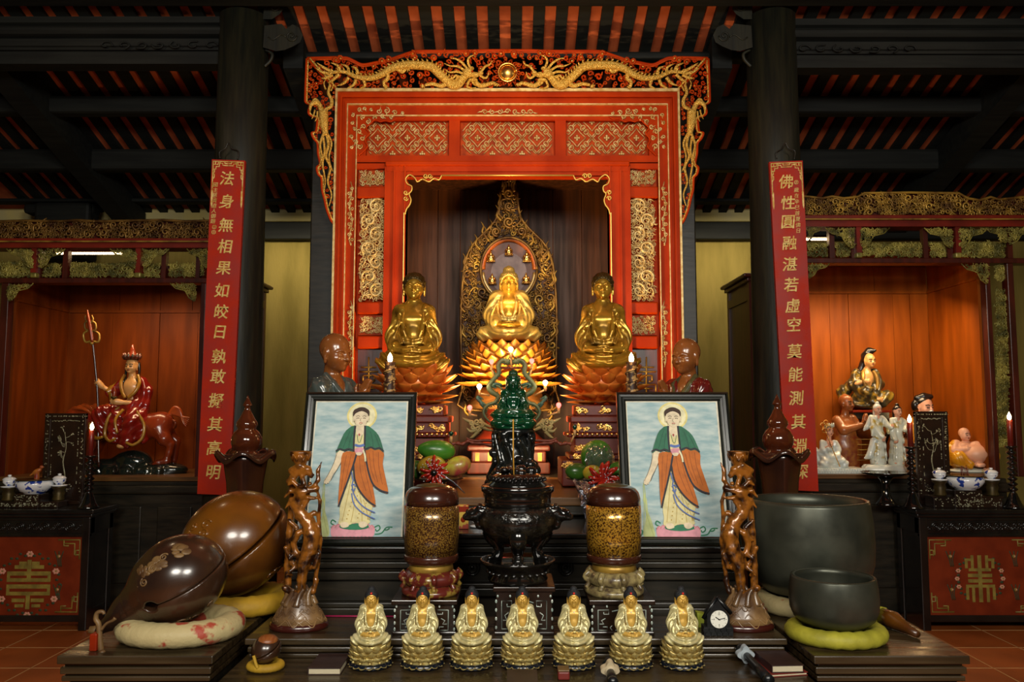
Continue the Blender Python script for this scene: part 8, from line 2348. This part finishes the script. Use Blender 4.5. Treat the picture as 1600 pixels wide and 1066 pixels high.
S.ell(T_((0, -.85*q, -1.2*q)), (.75*q, .5*q, .7*q), .2*q); S.chain([T_((0, -.95*q, -1.5*q)), T_((0, -1.0*q, -3.2*q))], [.6*q, .3*q], .2*q)
for b in (-1, 1): S.chain([T_((0, -1.12*q, -.6*q)), T_((b*.5*q, -1.0*q, -.9*q))], [.2*q, .12*q], .1*q)
S.build('beard', M['bone_white'], F.t); F.face_paint((hu, hv), w, R_, 0, False)
# small red carved gourd beside the ladies
x = WX(1416, 700, 6.42); mb = MB(); k = px(6.42)
mb.lathe([(10*k, 0), (12*k, 4*k), (8*k, 10*k), (13*k, 24*k), (14*k, 34*k), (9*k, 46*k), (6*k, 52*k), (10*k, 60*k), (9*k, 68*k), (3*k, 76*k)], (x, 6.42, ZR), 24)
rnd = random.Random(3)
for i in range(40):
    a, h = rnd.uniform(0, 2*PI), rnd.uniform(14, 60); r = 12.5 if h < 44 else 8
    mb.tube([(x+(r+1.2*cos(q))*k*cos(a+q*.1), 6.42+(r+1.2*cos(q))*k*sin(a+q*.1), ZR+(h+2*sin(q))*k) for q in np.linspace(0, 5, 7)], 1.4*k, 5)
tag(mb.build('red_gourd', M['plaid']), 'red brown carved gourd between the white ladies and the inlaid screen', 'gourd')

# ------------------------------------------------------------------ side altar desks with painted panels
dm('panel_red', C('#7a2c10'), .5, col2=C('#66220b'), scale=8, bump=.08, spec=.2)
dm('panel_gold', C('#8f7c33'), .5, col2=C('#6d5e26'), scale=18)
dm('flower_pink', C('#c98a72'), .6)
dm('vine_green', C('#2c3a20'), .6)
dm('desk_black', C('#100f0d'), .22, col2=C('#1d1a16'), scale=7, coat=.35, bump=.06)
YDK, ZDK = 5.59, .815
def desk(label, x0, x1, panel, emblem, carved):
    t = thing('altar_desk', label, 'altar desk', ((x0+x1)/2, YDK+.17, 0))
    s = px(YDK); yb = 5.93; yf = YDK
    mb = MB(); mb.box(x0-.03, x1+.03, yf-.03, yb, ZDK-.03, ZDK, 0, .006); mb.box(x0-.015, x1+.015, yf-.015, yb-.01, ZDK-.055, ZDK-.03, 0, .008); mb.build('desk_top', M['desk_black'], t)
    zf0, zf1 = WZ(834, yf), WZ(813, yf); zp0, zp1 = WZ(962, yf), WZ(846, yf)
    mb = MB()
    mb.box(x0, x1, yf+.005, yb-.02, zf0, ZDK-.055); mb.box(x0, x1, yf-.005, yf+.02, zf0-.022, zf0, 0, .004); mb.box(x0, x1, yf-.005, yf+.02, zf1, zf1+.012, 0, .003)
    for x in (x0, x1-.055):
        mb.box(x, x+.055, yf-.008, yf+.06, 0, ZDK-.055, 0, .006); mb.box(x, x+.055, yb-.08, yb-.02, 0, ZDK-.055, 0, .006)
    mb.box(x0+.05, x1-.05, yf, yf+.04, zp0-.045, zp0, 0, .006); mb.box(x0+.05, x1-.05, yf+.01, yf+.04, .06, zp0-.045)
    for x in (x0+.01, x1-.035): mb.box(x, x+.025, yf+.06, yb-.08, zp0-.1, ZDK-.055); mb.box(x-.004, x+.029, yf+.06, yb-.08, zp0-.02, zp0+.03)
    mb.build('desk_frame', M['desk_black'], t)
    # carved frieze with roundels
    mb = MB(); n = 6; L = x1-x0-.12
    for k in range(n):
        xa = x0+.06+L*k/n; xc = xa+L/n/2; zc = (zf0+zf1)/2
        for r in (.03, .018): mb.tube([(xc+r*cos(q*PI/10), yf+.002, zc+r*sin(q*PI/10)) for q in range(20)], .005, 6, closed=True, up=(0, 1, 0))
        mb.ell((xc, yf+.002, zc), (.009, .006, .009), 8, 6)
        for a in (-1, 1):
            for q in range(3):
                c = (xc+a*(.05+.03*q), zc+(.012 if q % 2 else -.012))
                mb.tube([(c[0]+.016*(1-.7*i/9)*cos(i*.8), yf+.002, c[1]+.016*(1-.7*i/9)*sin(i*.8)) for i in range(10)], .0045, 5)
        mb.box(xa-.004, xa+.004, yf-.0, yf+.01, zf0, zf1)
    mb.build('carved_frieze', M['desk_black'], t)
    pm = MB(); pm.box(x0+.055, x1-.055, yf+.012, yf+.03, zp0, zf0-.022); p = pm.build('painted_panel', M['panel_red'], t)
    yo = yf+.0115
    cu, cv, r0 = emblem
    cx, cz = WX(cu, cv, yf), WZ(cv, yf)
    mb = MB()
    def flat(pts, m, yy=0.0): mb.prism(pts, lambda a, b: (a, yo-.0012-yy, b), lambda a, b: (a, yo+.003, b), m)
    nb = [0]
    def bar(a, b, c, d, m=0):
        nb[0] += 1; flat([(cx+a*r0, cz+b*r0), (cx+c*r0, cz+b*r0), (cx+c*r0, cz+d*r0), (cx+a*r0, cz+d*r0)], m, nb[0]*.00006)
    if carved:
        # round longevity sign
        def chord(z0, z1, gap=0):
            w0 = math.sqrt(max(0, 1-max(abs(z0), abs(z1))**2))*.86
            if gap: bar(-w0, z0, -gap, z1); bar(gap, z0, w0, z1)
            else: bar(-w0, z0, w0, z1)
        chord(.6, .74, .09); chord(.34, .5); chord(.1, .24); chord(-.16, -.0); chord(-.42, -.28); chord(-.68, -.54, .12); bar(-.08, .24, .08, .95); bar(-.08, -.95, .08, -.42)
        bar(-.86, .1, -.74, .5); bar(.74, .1, .86, .5); bar(-.86, -.42, -.74, 0); bar(.74, -.42, .86, 0); bar(-.4, .74, -.1, .88); bar(.1, .74, .4, .88); bar(-.5, -.88, -.16, -.76); bar(.16, -.88, .5, -.76)
    else:
        bar(-.5, .06, .5, .2); bar(-.5, -.16, .5, -.02); bar(-.6, -.36, .6, -.24); bar(-.08, -.95, .08, .95); bar(-.46, .3, .46, .42)
        for a in (-1, 1):
            bar(a*.3-.06, .3, a*.3+.06, .95); bar(a*.55-.06, .42, a*.55+.06, .8); bar(a*.3-.06, -.95, a*.3+.06, -.36); bar(a*.55-.06, -.85, a*.55+.06, -.36)
        bar(-.62, .72, -.3, .82); bar(.3, .72, .62, .82)
    mb.build('longevity_sign', M['panel_gold'], p); mb = MB()
    # vine wreath and blossoms
    rnd = random.Random(7)
    rw = 1.17 if carved else .95
    for k in range(40):
        a = 2*PI*k/40; rr = r0*rw*(1+.05*(-1)**k)
        if not carved and abs(cos(a)) < .5: continue
        mb.ell((cx+rr*cos(a), yo, cz+rr*sin(a)), (.012, .0015, .009), 8, 5, 1)
    for a in ((PI/2, -PI/2, .45, PI-.45, -.5, PI+.5) if carved else (0, .35, -.35, PI, PI-.35, PI+.35)):
        for k in range(6):
            b = 2*PI*k/6; rb = .016 if carved else .011
            mb.ell((cx+r0*rw*cos(a)+rb*cos(b), yo-.001, cz+r0*rw*sin(a)+rb*sin(b)*.8), (.01 if carved else .007, .0015, .009 if carved else .006), 8, 5, 2)
        mb.ell((cx+r0*rw*cos(a), yo-.002, cz+r0*rw*sin(a)), (.006, .0015, .006), 8, 5, 0)
    mb.build('flower_wreath', [M['panel_gold'], M['vine_green'], M['flower_pink']], p); mb = MB()
    # fretted corners and small sprigs
    xa, xb, za, zb = x0+.075, x1-.075, zp0+.02, zf0-.045
    for (cxx, sx_) in ((xa, 1), (xb, -1)):
        for (czz, sz_) in ((za, 1), (zb, -1)):
            def L(pts): 
                mb.tube([(cxx+sx_*a, yo, czz+sz_*b) for a, b in pts], .0055, 5, 0, flat=((0, 1, 0), .3))
            L([(0, .13), (0, 0), (.15, 0)]); L([(.025, .11), (.025, .07), (.0, .07)]); L([(.0, .1), (.035, .1), (.035, .025), (.11, .025)]); L([(.11, 0), (.11, .04), (.075, .04)])
            sx0, sz0 = cxx+sx_*.14, czz+sz_*.13
            for k in range(3): mb.tube(smooth_path([(sx0+.01*k, yo, sz0-.05), (sx0-.01+.012*k, yo, sz0), (sx0-.03+.03*k, yo, sz0+.055)], 3), .0035, 5, 1, flat=((0, 1, 0), .3))
            mb.ell((sx0, yo-.001, sz0+.02), (.013, .0015, .012), 8, 5, 0); mb.ell((sx0+.004, yo-.002, sz0+.02), (.006, .0015, .006), 8, 5, 2)
    mb.build('corner_frets', [M['panel_gold'], M['vine_green'], M['flower_pink']], p)
    return t
desk('black altar desk with round gold longevity sign on red panel under the rider niche', WX(-60, 860, YDK)-.28, WX(140, 860, YDK), None, (43, 914, 39*px(YDK)), True)
desk('black altar desk with tall gold longevity sign on red panel under the porcelain statues', WX(1437, 860, YDK), WX(1630, 860, YDK)+.02, None, (1533, 905, 37*px(YDK)), False)

# ------------------------------------------------------------------ screens, candles and blue and white ware on the desks
def screen(label, u0, u1, v0, v1, Y, z, seed):
    s = px(Y); x0, x1 = WX(u0, (v0+v1)/2, Y), WX(u1, (v0+v1)/2, Y); zt = WZ(v0, Y); xc = (x0+x1)/2
    t = thing('inlaid_screen', label, 'inlaid screen', (xc, Y, z))
    mb = MB(); f = 9*s
    mb.box(x0, x0+f, Y-.015, Y+.015, z+.03, zt, 0, .003); mb.box(x1-f, x1, Y-.015, Y+.015, z+.03, zt, 0, .003); mb.box(x0, x1, Y-.016, Y+.016, zt-f, zt, 0, .003); mb.box(x0, x1, Y-.016, Y+.016, z+.03, z+.03+f, 0, .003)
    mb.box(x0-.02, x1+.02, Y-.04, Y+.04, z, z+.03, 0, .006)
    for x in (x0, x1): mb.box(x-.012, x+.012, Y-.036, Y+.036, z, z+.08, 0, .005)
    fr = mb.build('frame', M['inlay_wood'], t)
    mb = MB(); mb.box(x0+f, x1-f, Y-.006, Y+.006, z+.03+f, zt-f); p = mb.build('panel', M['inlay_wood'], t)
    rnd = random.Random(seed); mb = MB()
    H = zt-z-.03; wd = x1-x0
    n = 0
    for k in range(46):      # chips along the frame
        a = rnd.random()
        for (xx, zz_) in ((x0+f/2, z+.04+a*(H-.02)), (x1-f/2, z+.04+a*(H-.02)), (x0+a*wd, zt-f/2)):
            mb.ell((xx+rnd.uniform(-.2, .2)*f, Y-.0155, zz_), (rnd.uniform(.002, .006), .0012, rnd.uniform(.002, .006)), 6, 4)
    mb.build('frame_inlay', M['pearl_dim'], fr)
    mb = MB()
    for k in range(40):
        a = rnd.uniform(.12, .9)
        for xx in (x0+f+.012, x1-f-.012):
            if rnd.random() < .5: mb.ell((xx, Y-.0065, z+.03+f+a*(H-2*f)), (.004, .001, rnd.uniform(.003, .009)), 6, 4)
        if k < 18: mb.ell((x0+f+.01+(wd-2*f-.02)*k/17, Y-.0065, zt-f-.012+rnd.uniform(-.004, .004)), (.006, .001, .004), 6, 4)
    # flowering tree: trunk, boughs, blossoms
    zb = z+.03+f+.02; h = H-2*f-.06
    trunk = [(xc-.0, zb), (xc+.012, zb+.2*h), (xc-.008, zb+.45*h), (xc+.01, zb+.65*h), (xc-.004, zb+.88*h)]
    mb.tube(smooth_path([(a, Y-.006, b) for a, b in trunk], 4), [.006]*5+[.005]*5+[.0035]*4+[.0025]*3, 6, 0, flat=((0, 1, 0), .3))
    for k in range(9):
        f0 = rnd.uniform(.3, .9); sg = rnd.choice((-1, 1)); a0 = (xc, zb+f0*h); e = (xc+sg*rnd.uniform(.02, .055), a0[1]+rnd.uniform(-.01, .06))
        mb.tube(smooth_path([(a0[0], Y-.006, a0[1]), ((a0[0]+e[0])/2, Y-.006, a0[1]+.006), (e[0], Y-.006, e[1])], 3), .0022, 5, 0, flat=((0, 1, 0), .3))
        for q in range(5): mb.ell((e[0]+rnd.uniform(-.012, .012), Y-.0065, e[1]+rnd.uniform(-.012, .012)), (.005, .001, .0045), 7, 5)
    for k in range(28): mb.ell((xc+rnd.uniform(-.06, .06), Y-.0065, zb+rnd.uniform(-.012, .05)), (rnd.uniform(.003, .008), .001, rnd.uniform(.003, .006)), 7, 5)
    mb.build('pearl_tree', M['pearl_dim'], p)
    return t
screen('mother of pearl inlaid screen with a flowering tree in front of the rider statue', 70, 134, 646, 745, 5.885, ZDK, 3)
screen('mother of pearl inlaid screen with flowers in front of the bearded elder statue', 1430, 1481, 643, 735, 5.885, ZDK, 8)
dm('candle_red', C('#6d1c12'), .4, coat=.2, sss=.0)
def candle_holder(label, u, vf, vc0, vc1, Y):
    s = px(Y); x = WX(u, 750, Y); z = ZDK
    t = thing('black_candlestick', label.replace('candle ', 'candlestick ', 1), 'candlestick', (x, Y, z))
    z1 = WZ(vc1, Y); h = z1-z
    pr = [(15*s, 0), (16*s, .008), (13*s, .02)]
    for k in range(4): pr += [((12-2*k)*s, .03+k*.022), ((10.5-1.8*k)*s, .04+k*.022)]
    zz_ = .115
    while zz_ < h-.05:
        pr += [(3.2*s, zz_), (7*s, zz_+.014), (7*s, zz_+.02), (3.2*s, zz_+.034)]; zz_ += .036
    pr += [(4*s, h-.02), (9*s, h-.008), (9*s, h)]
    mb = MB(); mb.lathe(pr, (x, Y, z), 28); mb.build('turned_stem', M['burner_black'], t)
    c = thing('red_candle', label, 'candle', (x, Y, z1))
    zt = WZ(vc0, Y)
    mb = MB(); mb.lathe([(4.2*s, z1), (4*s, zt-.004), (3*s, zt)], (x, Y, 0), 16); mb.build('wax', M['candle_red'], c)
    mb = MB(); mb.lathe([(1.6*s, 0), (3*s, 3*s), (2.4*s, 7*s), (.0004, 12*s)], (x, Y, zt), 10); mb.build('flame', M['flame'], c)
    lamp('candle_flame', 'POINT', (x, Y-.04, zt+.04), .6, (1, .58, .22), shadow_soft_size=.02)
candle_holder('red candle with lit flame beside the tree screen below the rider statue', 140, 664, 672, 712, 5.64)
candle_holder('red candle with lit flame between the white ladies and the flower screen', 1425, 650, 660, 698, 5.64)
candle_holder('red candle with lit flame at the far side of the laughing statue', 1582, 645, 656, 697, 5.64)
def tray(label, u0, u1, vtop, vmid, Y, z, seed):
    s = px(Y); x0, x1 = WX(u0, 780, Y), WX(u1, 780, Y); xc = (x0+x1)/2; w = x1-x0
    t = thing('inlaid_offering_stand', label, 'offering stand', (xc, Y, z))
    zm, zt = WZ(vmid, Y), WZ(vtop, Y); mb = MB()
    mb.box(x0, x1, Y-.06, Y+.06, z, zm, 0, .004); mb.box(xc-w*.2, xc+w*.2, Y-.07, Y+.06, z, zt, 0, .004)
    mb.box(x0-.01, x1+.01, Y-.065, Y+.065, zm-.006, zm+.002, 0, .002)
    b = mb.build('stand_body', M['inlay_wood'], t); mb = MB(); rnd = random.Random(seed)
    for k in range(150):
        if rnd.random() < .4: xx, zz_, yy = rnd.uniform(xc-w*.19, xc+w*.19), rnd.uniform(z+.01, zt-.008), Y-.071
        else: xx, zz_, yy = rnd.uniform(x0+.01, x1-.01), rnd.uniform(z+.01, zm-.01), Y-.061
        if abs(xx-xc) < w*.2: yy = Y-.071
        mb.ell((xx, yy, zz_), (rnd.uniform(.003, .007), .0012, rnd.uniform(.002, .006)), 6, 4)
    mb.build('pearl_inlay', M['pearl_dim'], b)
    return t, zm+.003, zt
Y = 5.72
_, zm1, zt1 = tray('pearl inlaid stepped stand under the blue and white bowl by the rider niche', 2, 98, 771, 783, Y, ZDK, 4)
_, zm2, zt2 = tray('pearl inlaid stepped stand under the blue and white bowl by the laughing statue', 1452, 1558, 765, 775, Y, ZDK, 6)
def wbowl(label, u, z, r, Y):
    x = WX(u, 750, Y); t = thing('porcelain_bowl', label, 'bowl', (x, Y, z)); k = r
    mb = MB(); mb.lathe([(k*.55, 0), (k*.58, .01), (k*.75, .016), (k*.98, k*.45), (k*.97, k*.62), (k*.86, k*.76)], (x, Y, z), 40); mb.build('bowl', M['porcelain_blue'], t)
    mb = MB(); mb.lathe([(k*.84, k*.75), (k*1.0, k*.77), (k*1.0, k*.81), (k*.9, k*.815), (.001, k*.79)], (x, Y, z), 40); mb.build('rim', M['dark_bronze'], t)
    return x, z+k*.815
xl_, zl_ = wbowl('round blue and white porcelain bowl on the stepped stand left, by the bird figure', 55, zt1, .124, Y)
xr_, zr_ = wbowl('round blue and white porcelain bowl holding incense stubs in front of the laughing statue', 1508, zt2, .124, Y)
mb = MB(); rnd = random.Random(1)
for k in range(9):
    a = rnd.uniform(-.02, .02); mb.tube([(xr_+a, Y+rnd.uniform(-.02, .02), zr_-.01), (xr_+a*1.4, Y, zr_+rnd.uniform(.04, .07))], .002, 5)
tag(mb.build('incense_stubs', M['book_red']), 'burnt red incense stubs standing in the right porcelain bowl', 'incense')
S = Sculpt((-.06, -.04, -.06), (.06, .04, .1), .004)
S.ell((0, 0, .03), (.035, .018, .018), .01, 'u', Euler((0, -.5, 0))); S.ell((.03, 0, .06), (.013, .012, .013), .008); S.cap((.04, 0, .06), (.055, 0, .058), .005, .001, .003); S.cap((-.025, 0, .015), (-.05, 0, 0), .01, .004, .006); S.cap((0, 0, .02), (0, 0, -.02), .016, .018, .008)
tb = thing('bird_figure', 'small orange and red bird figure perched on the left porcelain bowl', 'bird figure', (xl_+.01, Y, zl_+.022)); S.build('bird', mat('bird_orange', C('#c07a30'), .35, col2=C('#7d1f1a'), scale=18), tb)
def cupset(label, u, vb, Y, zbase, side):
    x = WX(u, 750, Y); zt = WZ(vb, Y); st = thing('brass_cup_stand', 'small brass stand under the lidded cup '+side, 'cup stand', (x, Y, zbase))
    mb = MB(); h = zt-zbase; mb.lathe([(.04, 0), (.043, .008), (.036, h*.3), (.042, h*.55), (.034, h*.75), (.05, h*.95), (.05, h)], (x, Y, zbase), 26); mb.build('turned_body', M['dark_bronze'], st)
    t = teacup((x, Y, zt), .042, label)
cupset('blue and white lidded teacup left of the bowl below the rider statue', 15, 762, Y, zm1, 'at the left end of the left stepped stand'); cupset('blue and white lidded teacup right of the bowl below the rider statue', 93, 760, Y+.02, zm1, 'at the right end of the left stepped stand')
cupset('blue and white lidded teacup left of the bowl by the laughing statue', 1468, 751, Y, zm2, 'at the left end of the right stepped stand'); cupset('blue and white lidded teacup right of the bowl by the laughing statue', 1549, 751, Y, zm2, 'at the right end of the right stepped stand')
x = WX(1384, 760, 5.81); t = thing('pedestal_dish', 'wide black pedestal dish in front of the two white ladies', 'dish', (x, 5.81, ZDK))
zt = WZ(738, 5.79); mb = MB(); h = zt-ZDK
mb.lathe([(.07, 0), (.075, .01), (.06, .025), (.03, h*.3), (.026, h*.6), (.05, h*.85)], (x, 5.81, ZDK), 32); mb.build('foot', M['burner_black'], t)
mb = MB(); mb.lathe([(.05, h*.85), (.15, h*.94), (.168, h), (.155, h*.99), (.001, h*.9)], (x, 5.81, ZDK), 40); mb.build('dish', M['burner_black'], t)
